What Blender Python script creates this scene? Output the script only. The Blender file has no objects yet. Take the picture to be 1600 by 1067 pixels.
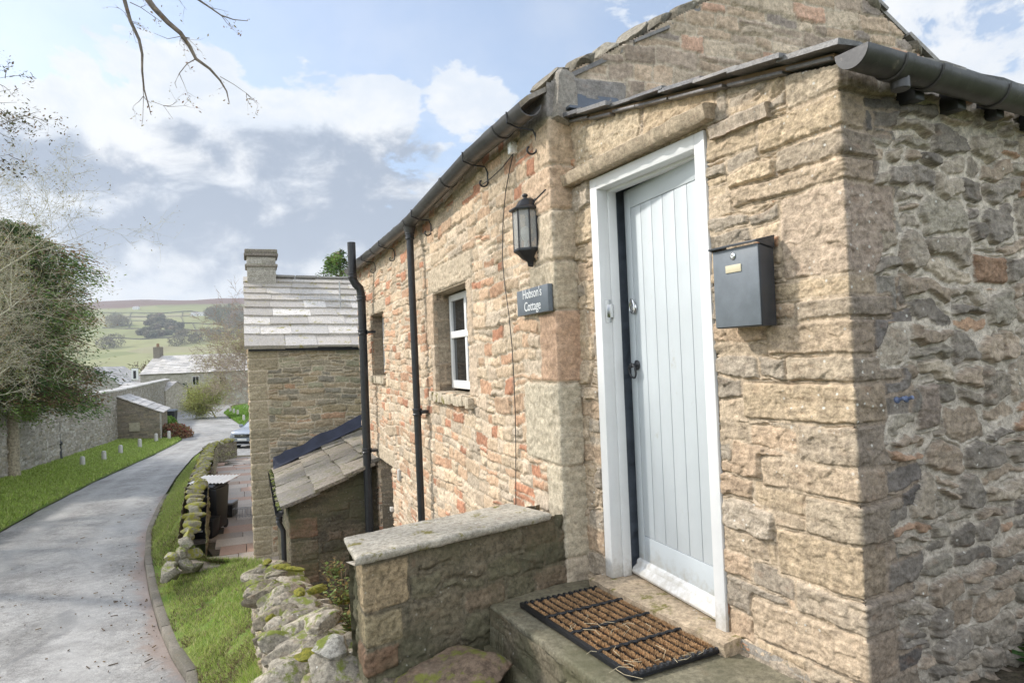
import bpy, bmesh, math, random
import numpy as np
from mathutils import Vector, Matrix
rad = math.radians
S = bpy.context.scene
COL = S.collection

# ------------------------------------------------------------------ camera
EYE = 5.0
F = 1067.0                      # focal length in pixels of the 1600 px photograph
PITCH, ROLL = rad(1.2), 0.040
f_ = Vector((0, math.cos(PITCH), math.sin(PITCH))); r0 = Vector((1, 0, 0)); u0 = r0.cross(f_)
r_ = r0*math.cos(ROLL) - u0*math.sin(ROLL); u_ = u0*math.cos(ROLL) + r0*math.sin(ROLL)
cam = bpy.data.objects.new('camera', bpy.data.cameras.new('camera')); COL.objects.link(cam)
m3 = Matrix((r_, u_, -f_)).transposed()
cam.matrix_world = Matrix.Translation((0, 0, EYE)) @ m3.to_4x4()
cam.data.sensor_width = 36; cam.data.lens = 24.0
cam.data.clip_start = 0.05; cam.data.clip_end = 12000
S.camera = cam

def ray(px, py):
    return r_*((px-800)/F) + u_*((533.5-py)/F) + f_
def at(px, py, D):              # point at forward distance D
    d = ray(px, py); return Vector((0, 0, EYE)) + d*(D/d.y)
def onz(px, py, h):             # point on the level h (relative to the eye)
    d = ray(px, py); return Vector((0, 0, EYE)) + d*(h/d.z)
def interp(x, xs, ys): return float(np.interp(x, xs, ys))
RD = [0, 8, 13, 26, 40, 60, 80, 120]; RH = [-3.68, -3.72, -3.78, -4.05, -4.4, -4.6, -4.7, -5.2]
def onroad(px, py):
    h = -4.0
    for _ in range(30):
        p = onz(px, py, h); h = 0.5*h + 0.5*interp(p.y, RD, RH)
    return p

# ------------------------------------------------------------------ world, sun, exposure
SUN_EL, SUN_DIR = rad(38), Vector((-0.97, 0.20, 0)).normalized()
w = bpy.data.worlds.new('World'); S.world = w; w.use_nodes = True
wn = w.node_tree; wn.nodes.clear()
def WN(t, **k):
    n = wn.nodes.new(t)
    for a, b in k.items(): setattr(n, a, b)
    return n
def wmath(op, a, b=None, c=None, clamp=False):
    n = WN('ShaderNodeMath', operation=op); n.use_clamp = clamp
    for i, v in enumerate((a, b, c)):
        if v is None: continue
        if isinstance(v, (int, float)): n.inputs[i].default_value = v
        else: wn.links.new(v, n.inputs[i])
    return n.outputs[0]
def wramp(v, a, b, lo=0.0, hi=1.0):
    n = WN('ShaderNodeMapRange'); n.interpolation_type = 'SMOOTHSTEP'
    wn.links.new(v, n.inputs['Value'])
    n.inputs['From Min'].default_value = a; n.inputs['From Max'].default_value = b
    n.inputs['To Min'].default_value = lo; n.inputs['To Max'].default_value = hi
    return n.outputs['Result']
tc = WN('ShaderNodeTexCoord'); sep = WN('ShaderNodeSeparateXYZ'); wn.links.new(tc.outputs['Generated'], sep.inputs[0])
az = wmath('MULTIPLY', wmath('ARCTAN2', sep.outputs[0], sep.outputs[1]), 57.2958)
el = wmath('MULTIPLY', wmath('ARCSINE', sep.outputs[2]), 57.2958)
def wnoise(scale, detail, rough, dist=0.0, off=(0, 0, 0), zs=1.6):
    mp = WN('ShaderNodeMapping'); wn.links.new(tc.outputs['Generated'], mp.inputs['Vector'])
    mp.inputs['Location'].default_value = off; mp.inputs['Scale'].default_value = (1, 1, zs)
    n = WN('ShaderNodeTexNoise'); wn.links.new(mp.outputs[0], n.inputs['Vector'])
    n.inputs['Scale'].default_value = scale; n.inputs['Detail'].default_value = detail
    n.inputs['Roughness'].default_value = rough; n.inputs['Distortion'].default_value = dist
    return n.outputs['Fac']
def blob(a0, e0, ra, re):
    x = wmath('POWER', wmath('ABSOLUTE', wmath('DIVIDE', wmath('SUBTRACT', az, a0), ra)), 2.0)
    y = wmath('POWER', wmath('ABSOLUTE', wmath('DIVIDE', wmath('SUBTRACT', el, e0), re)), 2.0)
    return wmath('SUBTRACT', 1.0, wmath('ADD', x, y))
def wmax(*a):
    r = a[0]
    for b in a[1:]: r = wmath('MAXIMUM', r, b)
    return r
n1 = wnoise(7.0, 12, 0.62, 0.25)
n2 = wnoise(11.0, 10, 0.6, 0.3, (3.1, 1.7, 0.4))
n3 = wnoise(3.0, 6, 0.55, 0.2, (7.1, 4.2, 2.0))
big = wmax(blob(-27, 14.5, 15, 8.6), blob(-16, 13, 13, 9.5), blob(-10, 9, 11, 7.5), blob(-36, 10, 16, 11),
           blob(-10.5, 18.8, 3.4, 3.8), wmath('MULTIPLY', blob(-2.9, 20.4, 3.2, 2.5), .42), blob(-30, 5, 22, 4.5))
far = wmax(blob(40, 22, 22, 11), blob(95, 30, 50, 22), blob(-110, 35, 50, 22), blob(180, 34, 60, 24), blob(-180, 34, 60, 24), blob(8, 34, 9, 6))
cov = wmax(wmath('MULTIPLY', big, 1.0), wmath('MULTIPLY', far, 0.45))
cov = wmath('MAXIMUM', cov, -1.2)
den = wmath('ADD', wmath('MULTIPLY', cov, 1.0), wmath('MULTIPLY', wmath('SUBTRACT', n1, 0.5), 3.3))
alpha = wramp(den, -0.02, 0.26)
# thin high veil everywhere
veil = wramp(n3, 0.42, 0.76, 0.16, 0.48)
alpha = wmath('MAXIMUM', alpha, veil)
dark = wmax(blob(-19, 10.8, 17, 4.6), blob(-11, 13, 8, 6.2), blob(-22, 16.0, 7, 2.6), blob(-34, 14, 9, 2.6))
darkf = wramp(wmath('ADD', dark, wmath('MULTIPLY', wmath('SUBTRACT', n2, 0.5), 5.0)), -0.30, 1.10)
lit = wramp(wmath('ADD', wmath('MULTIPLY', n1, 0.55), wmath('MULTIPLY', n2, 0.45)), 0.40, 0.62)
mixc = WN('ShaderNodeMix', data_type='RGBA'); wn.links.new(lit, mixc.inputs['Factor'])
mixc.inputs['A'].default_value = (0.98, 0.99, 1.0, 1); mixc.inputs['B'].default_value = (0.76, 0.83, 0.93, 1)
mixd = WN('ShaderNodeMix', data_type='RGBA'); wn.links.new(darkf, mixd.inputs['Factor'])
wn.links.new(mixc.outputs['Result'], mixd.inputs['A']); mixd.inputs['B'].default_value = (0.34, 0.41, 0.53, 1)
sky = WN('ShaderNodeTexSky', sky_type='NISHITA'); sky.sun_disc = False
sky.sun_elevation = SUN_EL; sky.sun_rotation = math.atan2(SUN_DIR.x, SUN_DIR.y)
sky.air_density = 1.0; sky.dust_density = 1.6; sky.ozone_density = 1.2
bg1 = WN('ShaderNodeBackground'); wn.links.new(sky.outputs[0], bg1.inputs[0]); bg1.inputs[1].default_value = 0.12
bg2 = WN('ShaderNodeBackground'); wn.links.new(mixd.outputs['Result'], bg2.inputs[0]); bs = wmax(wramp(wmath('MULTIPLY', sep.outputs[1], -1.0), -0.55, 0.1, 0.0, 1.0), wramp(el, 34, 55, 0.0, 1.0)); wn.links.new(wmath('ADD', 0.56, wmath('MULTIPLY', bs, 0.78)), bg2.inputs[1])  # bs: unseen sky behind the camera and overhead brightened to fill the shade
ms = WN('ShaderNodeMixShader'); wn.links.new(alpha, ms.inputs[0]); wn.links.new(bg1.outputs[0], ms.inputs[1]); wn.links.new(bg2.outputs[0], ms.inputs[2])
wo = WN('ShaderNodeOutputWorld'); wn.links.new(ms.outputs[0], wo.inputs[0])

sl = bpy.data.lights.new('sun', 'SUN'); sl.energy = 2.4; sl.angle = rad(3); sl.color = (1.0, 0.955, 0.89)
so = bpy.data.objects.new('sun', sl); COL.objects.link(so)
sd = Vector((SUN_DIR.x*math.cos(SUN_EL), SUN_DIR.y*math.cos(SUN_EL), math.sin(SUN_EL)))
so.rotation_euler = sd.to_track_quat('Z', 'Y').to_euler(); so.location = (0, 0, 60)
S.view_settings.view_transform = 'Standard'; S.view_settings.look = 'None'
S.view_settings.exposure = 0.90; S.view_settings.gamma = 1

# ------------------------------------------------------------------ noise
def _grad(ix, iy, seed):
    h = (ix.astype(np.int64)*374761393 + iy.astype(np.int64)*668265263 + seed*1442695041) & 0x7fffffff
    h = ((h ^ (h >> 13))*1274126177) & 0x7fffffff
    h = h ^ (h >> 16)
    a = (h & 0xffff)*(2*math.pi/65536)
    return np.cos(a), np.sin(a)
def perlin(x, y, seed=0):
    x0 = np.floor(x); y0 = np.floor(y); fx = x-x0; fy = y-y0
    u = fx*fx*fx*(fx*(fx*6-15)+10); v = fy*fy*fy*(fy*(fy*6-15)+10)
    def g(a, b):
        gx, gy = _grad(x0+a, y0+b, seed); return gx*(fx-a)+gy*(fy-b)
    return ((g(0, 0)*(1-u)+g(1, 0)*u)*(1-v) + (g(0, 1)*(1-u)+g(1, 1)*u)*v)*1.5
def fbm(x, y, octv=4, seed=0, gain=0.5):
    r = 0; a = 1.0; t = 0
    for i in range(octv):
        r = r + a*perlin(x*2**i, y*2**i, seed+i*17); t += a; a *= gain
    return r/t
def sstep(a, b, x):
    t = np.clip((x-a)/(b-a), 0, 1); return t*t*(3-2*t)

# ------------------------------------------------------------------ object helpers
def props(o, label=None, cat=None, group=None, kind=None):
    if label: o['label'] = label
    if cat: o['category'] = cat
    if group: o['group'] = group
    if kind: o['kind'] = kind
    return o
def thing(name, label, cat, loc=(0, 0, 0), group=None):
    o = bpy.data.objects.new(name, None); COL.objects.link(o); o.location = loc; o.empty_display_size = 0.1
    return props(o, label, cat, group)
def link(name, me, m, parent=None):
    o = bpy.data.objects.new(name, me); COL.objects.link(o)
    if m is not None:
        for k in (m if isinstance(m, (list, tuple)) else [m]): me.materials.append(k)
    if parent is not None:
        o.parent = parent
        t = Vector((0, 0, 0)); q = parent
        while q is not None: t += q.location; q = q.parent
        o.location = -t             # part meshes are in world coordinates
    return o
def np_mesh(name, V, Fq, col=None, smooth=True, tri=False):
    me = bpy.data.meshes.new(name); n = 3 if tri else 4
    V = np.asarray(V, np.float32); Fq = np.asarray(Fq, np.int32)
    me.vertices.add(len(V)); me.vertices.foreach_set('co', V.ravel())
    me.loops.add(Fq.size); me.loops.foreach_set('vertex_index', Fq.ravel())
    me.polygons.add(len(Fq)); me.polygons.foreach_set('loop_start', np.arange(0, Fq.size, n, dtype=np.int32))
    me.polygons.foreach_set('loop_total', np.full(len(Fq), n, np.int32))
    me.update(calc_edges=True)
    me.polygons.foreach_set('use_smooth', np.full(len(Fq), smooth, bool))
    if col is not None:
        a = me.color_attributes.new('Col', 'FLOAT_COLOR', 'POINT')
        c = np.ones((len(V), 4), np.float32); c[:, :col.shape[1]] = col; a.data.foreach_set('color', c.ravel())
    return me
class MB:
    """collects shapes into ONE mesh; colour per vertex in attribute Col"""
    def __init__(s): s.v = []; s.f = []; s.c = []
    def add(s, vs, fs, c=(1, 1, 1)):
        n = len(s.v); s.v += [tuple(q) for q in vs]; s.f += [tuple(i+n for i in q) for q in fs]; s.c += [c]*len(vs)
    def hexa(s, p, c=(1, 1, 1)):    # 8 points: bottom ring, top ring
        s.add(p, [(0, 3, 2, 1), (4, 5, 6, 7), (0, 1, 5, 4), (1, 2, 6, 5), (2, 3, 7, 6), (3, 0, 4, 7)], c)
    def box(s, O, A, B, C, c=(1, 1, 1)):
        O, A, B, C = map(Vector, (O, A, B, C))
        s.hexa([O, O+A, O+A+B, O+B, O+C, O+A+C, O+A+B+C, O+B+C], c)
    def tube(s, pts, r, n=10, c=(1, 1, 1), cap=True, closed=False):
        pts = [Vector(p) for p in pts]; R = r if isinstance(r, (list, tuple)) else [r]*len(pts)
        vs = []; up = None
        for i, p in enumerate(pts):
            if closed: t = pts[(i+1) % len(pts)]-pts[i-1]
            else: t = pts[min(i+1, len(pts)-1)]-pts[max(i-1, 0)]
            t = t.normalized() if t.length > 1e-9 else Vector((0, 0, 1))
            if up is None: up = Vector((0, 0, 1)) if abs(t.z) < .9 else Vector((1, 0, 0))
            a = t.cross(up)
            if a.length < 1e-6: a = t.orthogonal()
            a.normalize(); b = a.cross(t).normalized(); up = b
            for k in range(n):
                q = 2*math.pi*k/n; vs.append(p + a*(R[i]*math.cos(q)) + b*(R[i]*math.sin(q)))
        fs = []
        L = len(pts)
        for i in range(L if closed else L-1):
            j = (i+1) % L
            for k in range(n):
                fs.append((i*n+k, i*n+(k+1) % n, j*n+(k+1) % n, j*n+k))
        if cap and not closed:
            fs.append(tuple(range(n-1, -1, -1))); fs.append(tuple((L-1)*n+k for k in range(n)))
        s.add(vs, fs, c)
    def lathe(s, O, prof, n=16, c=(1, 1, 1), axis=(0, 0, 1)):
        ax = Vector(axis).normalized(); a = ax.orthogonal().normalized(); b = ax.cross(a); O = Vector(O); vs = []; fs = []
        for (rr, z) in prof:
            for k in range(n):
                q = 2*math.pi*k/n; vs.append(O + ax*z + a*(rr*math.cos(q)) + b*(rr*math.sin(q)))
        for i in range(len(prof)-1):
            for k in range(n): fs.append((i*n+k, i*n+(k+1) % n, (i+1)*n+(k+1) % n, (i+1)*n+k))
        fs.append(tuple(range(n-1, -1, -1))); fs.append(tuple((len(prof)-1)*n+k for k in range(n)))
        s.add(vs, fs, c)
    def build(s, name, m, parent=None, smooth=False, bevel=0):
        me = bpy.data.meshes.new(name); me.from_pydata(s.v, [], s.f); me.update()
        a = me.color_attributes.new('Col', 'FLOAT_COLOR', 'POINT')
        c = np.ones((len(s.v), 4), np.float32); c[:, :3] = np.array(s.c, np.float32).reshape(-1, 3)[:, :3]; a.data.foreach_set('color', c.ravel())
        if bevel:
            b = bmesh.new(); b.from_mesh(me); bmesh.ops.recalc_face_normals(b, faces=b.faces)
            es = [e for e in b.edges if len(e.link_faces) == 2 and e.calc_face_angle(0) > 0.5]
            bmesh.ops.bevel(b, geom=es, offset=bevel, segments=2, profile=0.5, affect='EDGES', clamp_overlap=True)
            b.to_mesh(me); b.free()
        else:
            b = bmesh.new(); b.from_mesh(me); bmesh.ops.recalc_face_normals(b, faces=b.faces); b.to_mesh(me); b.free()
        if smooth or bevel:
            me.polygons.foreach_set('use_smooth', np.ones(len(me.polygons), bool))
            try: me.set_sharp_from_angle(angle=rad(35))
            except Exception: pass
        return link(name, me, m, parent)

# ------------------------------------------------------------------ materials
def newmat(name):
    m = bpy.data.materials.new(name); m.use_nodes = True
    return m, m.node_tree, m.node_tree.nodes['Principled BSDF']
class G:
    def __init__(s, nt): s.nt = nt
    def n(s, t, **k):
        q = s.nt.nodes.new(t)
        for a, b in k.items(): setattr(q, a, b)
        return q
    def l(s, a, b): s.nt.links.new(a, b)
    def setin(s, sock, v):
        if isinstance(v, (int, float)): sock.default_value = v
        elif isinstance(v, (tuple, list)): sock.default_value = tuple(v)+((1,) if len(v) == 3 and len(sock.default_value) == 4 else ())
        else: s.l(v, sock)
    def math(s, op, a, b=0.0, clamp=False):
        q = s.n('ShaderNodeMath', operation=op); q.use_clamp = clamp; s.setin(q.inputs[0], a); s.setin(q.inputs[1], b); return q.outputs[0]
    def mix(s, f, a, b, mode='MIX'):
        q = s.n('ShaderNodeMix', data_type='RGBA', blend_type=mode); s.setin(q.inputs['Factor'], f); s.setin(q.inputs['A'], a); s.setin(q.inputs['B'], b); return q.outputs['Result']
    def pos(s, scale=(1, 1, 1)):
        g = s.n('ShaderNodeNewGeometry'); mp = s.n('ShaderNodeMapping'); s.l(g.outputs['Position'], mp.inputs['Vector']); mp.inputs['Scale'].default_value = scale; return mp.outputs[0]
    def noise(s, scale, detail=4, rough=0.6, vec=None, dist=0.0):
        q = s.n('ShaderNodeTexNoise'); s.l(vec if vec is not None else s.pos(), q.inputs['Vector'])
        q.inputs['Scale'].default_value = scale; q.inputs['Detail'].default_value = detail; q.inputs['Roughness'].default_value = rough; q.inputs['Distortion'].default_value = dist
        return q.outputs['Fac']
    def vor(s, scale, feat='F1', vec=None, rnd=1.0):
        q = s.n('ShaderNodeTexVoronoi', feature=feat); s.l(vec if vec is not None else s.pos(), q.inputs['Vector']); q.inputs['Scale'].default_value = scale
        q.inputs['Randomness'].default_value = rnd; return q
    def ramp(s, v, a, b, lo=0.0, hi=1.0):
        q = s.n('ShaderNodeMapRange', interpolation_type='SMOOTHSTEP'); s.l(v, q.inputs['Value'])
        q.inputs['From Min'].default_value = a; q.inputs['From Max'].default_value = b; q.inputs['To Min'].default_value = lo; q.inputs['To Max'].default_value = hi
        return q.outputs['Result']
    def bump(s, h, strength, dist, bsdf, nrm=None):
        q = s.n('ShaderNodeBump'); s.l(h, q.inputs['Height']); q.inputs['Strength'].default_value = strength; q.inputs['Distance'].default_value = dist
        if nrm is not None: s.l(nrm, q.inputs['Normal'])
        if bsdf is not None: s.l(q.outputs[0], bsdf.inputs['Normal'])
        return q.outputs[0]
    def up(s):
        g = s.n('ShaderNodeNewGeometry'); q = s.n('ShaderNodeSeparateXYZ'); s.l(g.outputs['Normal'], q.inputs[0]); return q.outputs[2]

def plain(name, col, rough=0.5, metal=0.0, var=0.12, vscale=6.0, bump=0.0, bscale=60, spec=0.5, dirt=None, foot=None):
    m, nt, b = newmat(name); g = G(nt)
    n = g.noise(vscale, 5, 0.65)
    k = g.ramp(n, 0.25, 0.75, 1-var, 1+var)
    c = g.mix(1.0, tuple(col), k, 'MULTIPLY')
    if dirt:
        d = g.ramp(g.noise(vscale*2.3, 6, 0.7), dirt[1], dirt[1]+0.12); c = g.mix(d, c, dirt[0])
    if foot:        # splash dirt just above the step, with its own ragged outline
        p = g.n('ShaderNodeSeparateXYZ'); g.l(g.pos(), p.inputs[0])
        zz = g.math('ADD', p.outputs[2], g.math('MULTIPLY', g.math('SUBTRACT', g.noise(22, 5, .7), .5), .35))
        c = g.mix(g.ramp(zz, foot, foot+.16, .55, 0), c, (.30, .26, .19))
    g.l(c, b.inputs['Base Color']); b.inputs['Roughness'].default_value = rough; b.inputs['Metallic'].default_value = metal
    b.inputs['Specular IOR Level'].default_value = spec
    if bump: g.bump(g.noise(bscale, 4, 0.6), bump, 0.003, b)
    return m

def stone_mat(name, tint=(1, 1, 1), contrast=0.30, lichen=0.0, moss=0.0, mossc=(0.10, 0.115, 0.025), bump=0.6, scale=1.0, green=0.0, rough=0.92, mossup=True, damp=None, spec=0.25):
    m, nt, b = newmat(name); g = G(nt)
    a = g.n('ShaderNodeVertexColor'); a.layer_name = 'Col'
    c = g.mix(1.0, a.outputs['Color'], tuple(tint), 'MULTIPLY')
    n1 = g.noise(38*scale, 6, 0.68); n2 = g.noise(6*scale, 5, 0.6); n3 = g.noise(160*scale, 3, 0.6)
    k = g.math('ADD', g.ramp(n1, 0.28, 0.72, -contrast, contrast), g.ramp(n3, 0.3, 0.7, -0.16, 0.16))
    k = g.math('ADD', k, 1.0)
    c = g.mix(1.0, c, k, 'MULTIPLY')
    # weathered grey-buff bloom and rust staining: patches with shapes of their own
    c = g.mix(g.ramp(n2, 0.50, 0.72, 0, 0.14), c, (0.36*tint[0], 0.31*tint[1], 0.24*tint[2]))
    n5 = g.noise(11*scale, 4, 0.6, g.pos((1, 1, 2.2)))
    c = g.mix(g.ramp(n5, 0.56, 0.74, 0, 0.12), c, (0.40*tint[0], 0.20*tint[1], 0.10*tint[2]))
    if green:
        c = g.mix(g.ramp(g.noise(2.2, 5, 0.6), 0.38, 0.66, 0, green), c, (0.085, 0.085, 0.045))
    if damp:
        p = g.n('ShaderNodeSeparateXYZ'); g.l(g.pos(), p.inputs[0])
        zz = g.math('ADD', p.outputs[2], g.math('MULTIPLY', g.noise(1.3, 4, 0.6), 1.2))
        c = g.mix(g.ramp(zz, damp[0], damp[1], damp[2], 0), c, (0.045, 0.044, 0.030))
    if lichen:
        v = g.vor(26*scale); d = g.ramp(v.outputs['Distance'], 0.10, 0.17, 1, 0)
        gate = g.ramp(g.noise(3.0, 3, 0.5), 0.5, 0.62, 0, lichen)
        c = g.mix(g.math('MULTIPLY', d, gate), c, (0.62, 0.60, 0.54))
    if moss:
        mk = g.noise(9*scale, 6, 0.7)
        mf = g.ramp(mk, 0.62-0.25*moss, 0.70-0.2*moss)
        if mossup: mf = g.math('MULTIPLY', mf, g.ramp(g.up(), 0.15, 0.6))
        mc = g.mix(g.noise(50, 3, 0.6), mossc, tuple(2.3*q for q in mossc))
        c = g.mix(mf, c, mc)
    g.l(c, b.inputs['Base Color'])
    b.inputs['Roughness'].default_value = rough; b.inputs['Specular IOR Level'].default_value = spec
    h = g.math('ADD', g.math('MULTIPLY', n1, 1.0), g.math('MULTIPLY', n3, 0.35))
    g.bump(h, bump, 0.006/scale, b)
    return m
# ------------------------------------------------------------------ rubble masonry relief
class Rubble:
    def __init__(s, u0, u1, v0, v1, seed, ch=(.07, .13), sw=(.14, .36), split=.35, pal=None, mortar=(.5, .4, .28),
                 warp=.012, wave=.03, joint=.007, bevel=.016, relief=(.006, .024), rough=.006, over=(), vor=None, flush=0.25):
        R = s.R = random.Random(seed); s.seed = seed
        s.warp, s.wave, s.joint, s.bevel, s.rough, s.mortar, s.over, s.vor = warp, wave, joint, bevel, rough, mortar, over, vor
        s.pal = pal; s.relief = relief
        s.vb = [v0-.3]
        while s.vb[-1] < v1+.3: s.vb.append(s.vb[-1]+R.uniform(*ch))
        s.base = []; s.ub = []; s.l1 = []; s.l2 = []
        P = []
        for c in range(len(s.vb)-1):
            a, b = s.vb[c], s.vb[c+1]; hgt = b-a
            ub = [u0-.5-R.random()*.2]
            while ub[-1] < u1+.5: ub.append(ub[-1]+R.uniform(*sw)*(0.7+0.5*(hgt/ch[1])))
            s.ub.append(np.array(ub)); s.base.append(len(P)); L1 = []; L2 = []
            for i in range(len(ub)-1):
                k = 1
                if hgt > ch[0]*1.25 and R.random() < split: k = 2
                if hgt > ch[0]*1.7 and R.random() < split*.5: k = 3
                fr = [0, 1, 1, 1]
                if k == 2: fr = [0, R.uniform(.35, .65), 1, 1]
                if k == 3: q = R.uniform(.28, .38); fr = [0, q, q+R.uniform(.28, .38), 1]
                L1.append(fr[1]); L2.append(fr[2])
                for j in range(3):
                    f0, f1 = fr[j], max(fr[j+1], fr[j]+1e-3)
                    uc, vc = (ub[i]+ub[i+1])/2, a+(f0+f1)/2*hgt
                    hs = R.uniform(*relief)
                    if R.random() < flush: hs *= .25
                    P.append([uc, vc, (ub[i+1]-ub[i])/2, (f1-f0)*hgt/2, R.uniform(-.05, .05), hs, R.uniform(-.05, .05), R.uniform(-.09, .05), *pal(uc, vc, R)])
            s.l1.append(np.array(L1+[1])); s.l2.append(np.array(L2+[1]))
        s.P = np.array(P)
    def eval(s, u, v):
        sh = u.shape; u = u.ravel().astype(float); v = v.ravel().astype(float); sd = s.seed
        uu = u + s.warp*fbm(u*7, v*9, 3, sd+1)*2
        vv = v + s.warp*fbm(u*6, v*9, 3, sd+2)*2 + s.wave*perlin(u*1.1, v*.9, sd+3)
        ci = np.clip(np.searchsorted(s.vb, vv)-1, 0, len(s.ub)-1)
        idx = np.zeros(len(u), np.int64)
        for c in range(len(s.ub)):
            m = ci == c
            if not m.any(): continue
            k = np.clip(np.searchsorted(s.ub[c], uu[m])-1, 0, len(s.ub[c])-2)
            fr = (vv[m]-s.vb[c])/(s.vb[c+1]-s.vb[c])
            lay = (fr > s.l1[c][k]).astype(int) + (fr > s.l2[c][k])
            idx[m] = s.base[c]+k*3+lay
        Q = s.P[idx]
        def sdf(uq, vq, hw, hh, rot, pr=getattr(s, 'pr', .30)):
            cu, su = np.cos(rot), np.sin(rot); x = uq*cu-vq*su; y = uq*su+vq*cu
            r = np.minimum(np.minimum(hw, hh)*pr, .03 if pr < .5 else .06)
            qx = np.abs(x)-(hw-r); qy = np.abs(y)-(hh-r)
            return -(np.hypot(np.maximum(qx, 0), np.maximum(qy, 0))+np.minimum(np.maximum(qx, qy), 0)-r)
        lu, lv = uu-Q[:, 0], vv-Q[:, 1]
        d = sdf(lu, lv, Q[:, 2], Q[:, 3], Q[:, 4])
        hs = Q[:, 5] + lu*Q[:, 6] + lv*Q[:, 7]
        col = Q[:, 8:11].copy()
        if s.vor:                                   # random rubble where vor.mask(u) holds
            sx, sy, mask = s.vor['sx'], s.vor['sy'], s.vor['mask'](u, v)
            m = mask > 0
            if m.any():
                x = (uu[m])/sx; y = (vv[m])/sy; x = x + .5*(np.floor(y) % 2)*0
                xi, yi = np.floor(x), np.floor(y); f1 = np.full(len(x), 9.); f2 = np.full(len(x), 9.)
                bx = np.zeros(len(x)); by = np.zeros(len(x))
                for dx in (-2, -1, 0, 1, 2):
                    for dy in (-2, -1, 0, 1, 2):
                        gx, gy = _grad(xi+dx, yi+dy, sd+77); jx, jy = xi+dx+.5+gx*.42, yi+dy+.5+gy*.40
                        g2, _ = _grad(xi+dx, yi+dy, sd+99)
                        dd = np.sqrt(np.abs(x-jx)**2.6*(1) + np.abs((y-jy)*(1.15+.3*g2))**2.6)**(2/2.6)
                        c1 = dd < f1
                        f2 = np.where(c1, f1, np.minimum(f2, dd)); bx = np.where(c1, xi+dx, bx); by = np.where(c1, yi+dy, by); f1 = np.where(c1, dd, f1)
                dv = (f2-f1)*.5*min(sx, sy)
                h1, h2 = _grad(bx, by, sd+5); h3, h4 = _grad(bx, by, sd+6)
                dist = mask[m]
                d[m] = np.minimum(dv, dist)
                hs[m] = s.relief[0] + (s.relief[1]-s.relief[0])*(.5+.5*h1) + (x-bx-.5)*sx*.07*h3 + (y-by-.5)*sy*.07*h4
                cp = s.vor['cols']; ii = ((h2*.5+.5)*len(cp)).astype(int).clip(0, len(cp)-1)
                col[m] = np.array(cp)[ii]*(1+.22*h3)[:, None]
        for (a, b, e, f, oc, oh) in s.over:         # big dressed stones, lintels, quoins
            wu = u + .010*fbm(u*6, v*6, 3, sd+8); wv = v + .012*fbm(u*6, v*6, 3, sd+9)
            q = sdf(wu-(a+b)/2, wv-(e+f)/2, (b-a)/2, (f-e)/2, 0*u, .12)
            ins = q > 0
            d = np.where(ins, q, np.minimum(d, np.maximum(-q, 0)+.0))
            hs = np.where(ins, oh, hs); col[ins] = oc
        e1 = fbm(u*60, v*60, 2, sd+11)
        jt = s.joint; mcol = np.array(s.mortar)[None, :]
        if s.vor:
            vm = (mask > 0)&True; jt = s.joint + s.vor['joint']*vm
            mcol = mcol + (np.array(s.vor['mortar'])[None, :]-mcol)*sstep(-.1, .25, u-s.vor['uc'])[:, None]
        dj = d - jt + .0045*e1
        bmask = sstep(0, s.bevel*(1.7 if s.vor and 0 else 1), dj); cm = sstep(0, .0032, dj)
        rf = fbm(u*14, v*22, 5, sd+12, .6)          # rock face
        # broken facets: a random plane in every jittered cell
        fx_, fy_ = u*17+.35*fbm(u*9, v*9, 2, sd+31), v*26; gx0, gy0 = np.floor(fx_), np.floor(fy_); bd = np.full(len(u), 9.); fc = np.zeros(len(u))
        for dx in (-1, 0, 1):
            for dy in (-1, 0, 1):
                a1, a2 = _grad(gx0+dx, gy0+dy, sd+41); a3, a4 = _grad(gx0+dx, gy0+dy, sd+42)
                ex, ey = fx_-(gx0+dx+.5+.45*a1), fy_-(gy0+dy+.5+.45*a2); dd = ex*ex+ey*ey; c1 = dd < bd
                bd = np.where(c1, dd, bd); fc = np.where(c1, .5*a3+.55*a4*ex+.45*a1*ey, fc)
        rid = 1-np.abs(fbm(u*9, v*26, 4, sd+13, .55))*2.2
        step = np.floor((fbm(u*5, v*16, 3, sd+21)+1)*5)/5   # cleft laminations
        stone = hs + s.rough*(.55*rf + .30*(rid-.5) + .7*(step-1) + .62*fc) + s.rough*.22*fbm(u*80, v*80, 3, sd+14)
        mort = .007*fbm(u*5, v*5, 4, sd+15) + .0028*fbm(u*50, v*50, 3, sd+16) + .002
        crev = np.exp(-((d-s.joint*.8)/.0032)**2)*sstep(-.05, .35, fbm(u*4, v*6, 4, sd+18)+.1)
        h = mort + np.maximum(stone-mort, -.002)*bmask
        h = h - .016*crev
        k = 1 + .26*fbm(u*9, v*30, 4, sd+17) + .16*fbm(u*40, v*40, 3, sd+18)
        mc = mcol*(1+.16*fbm(u*5, v*5, 4, sd+19)+.10*fbm(u*60, v*60, 2, sd+20))[:, None]
        C = mc + (col*k[:, None]-mc)*cm[:, None]
        return h.reshape(sh), np.clip(C, .01, .9).reshape(sh+(3,))

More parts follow.
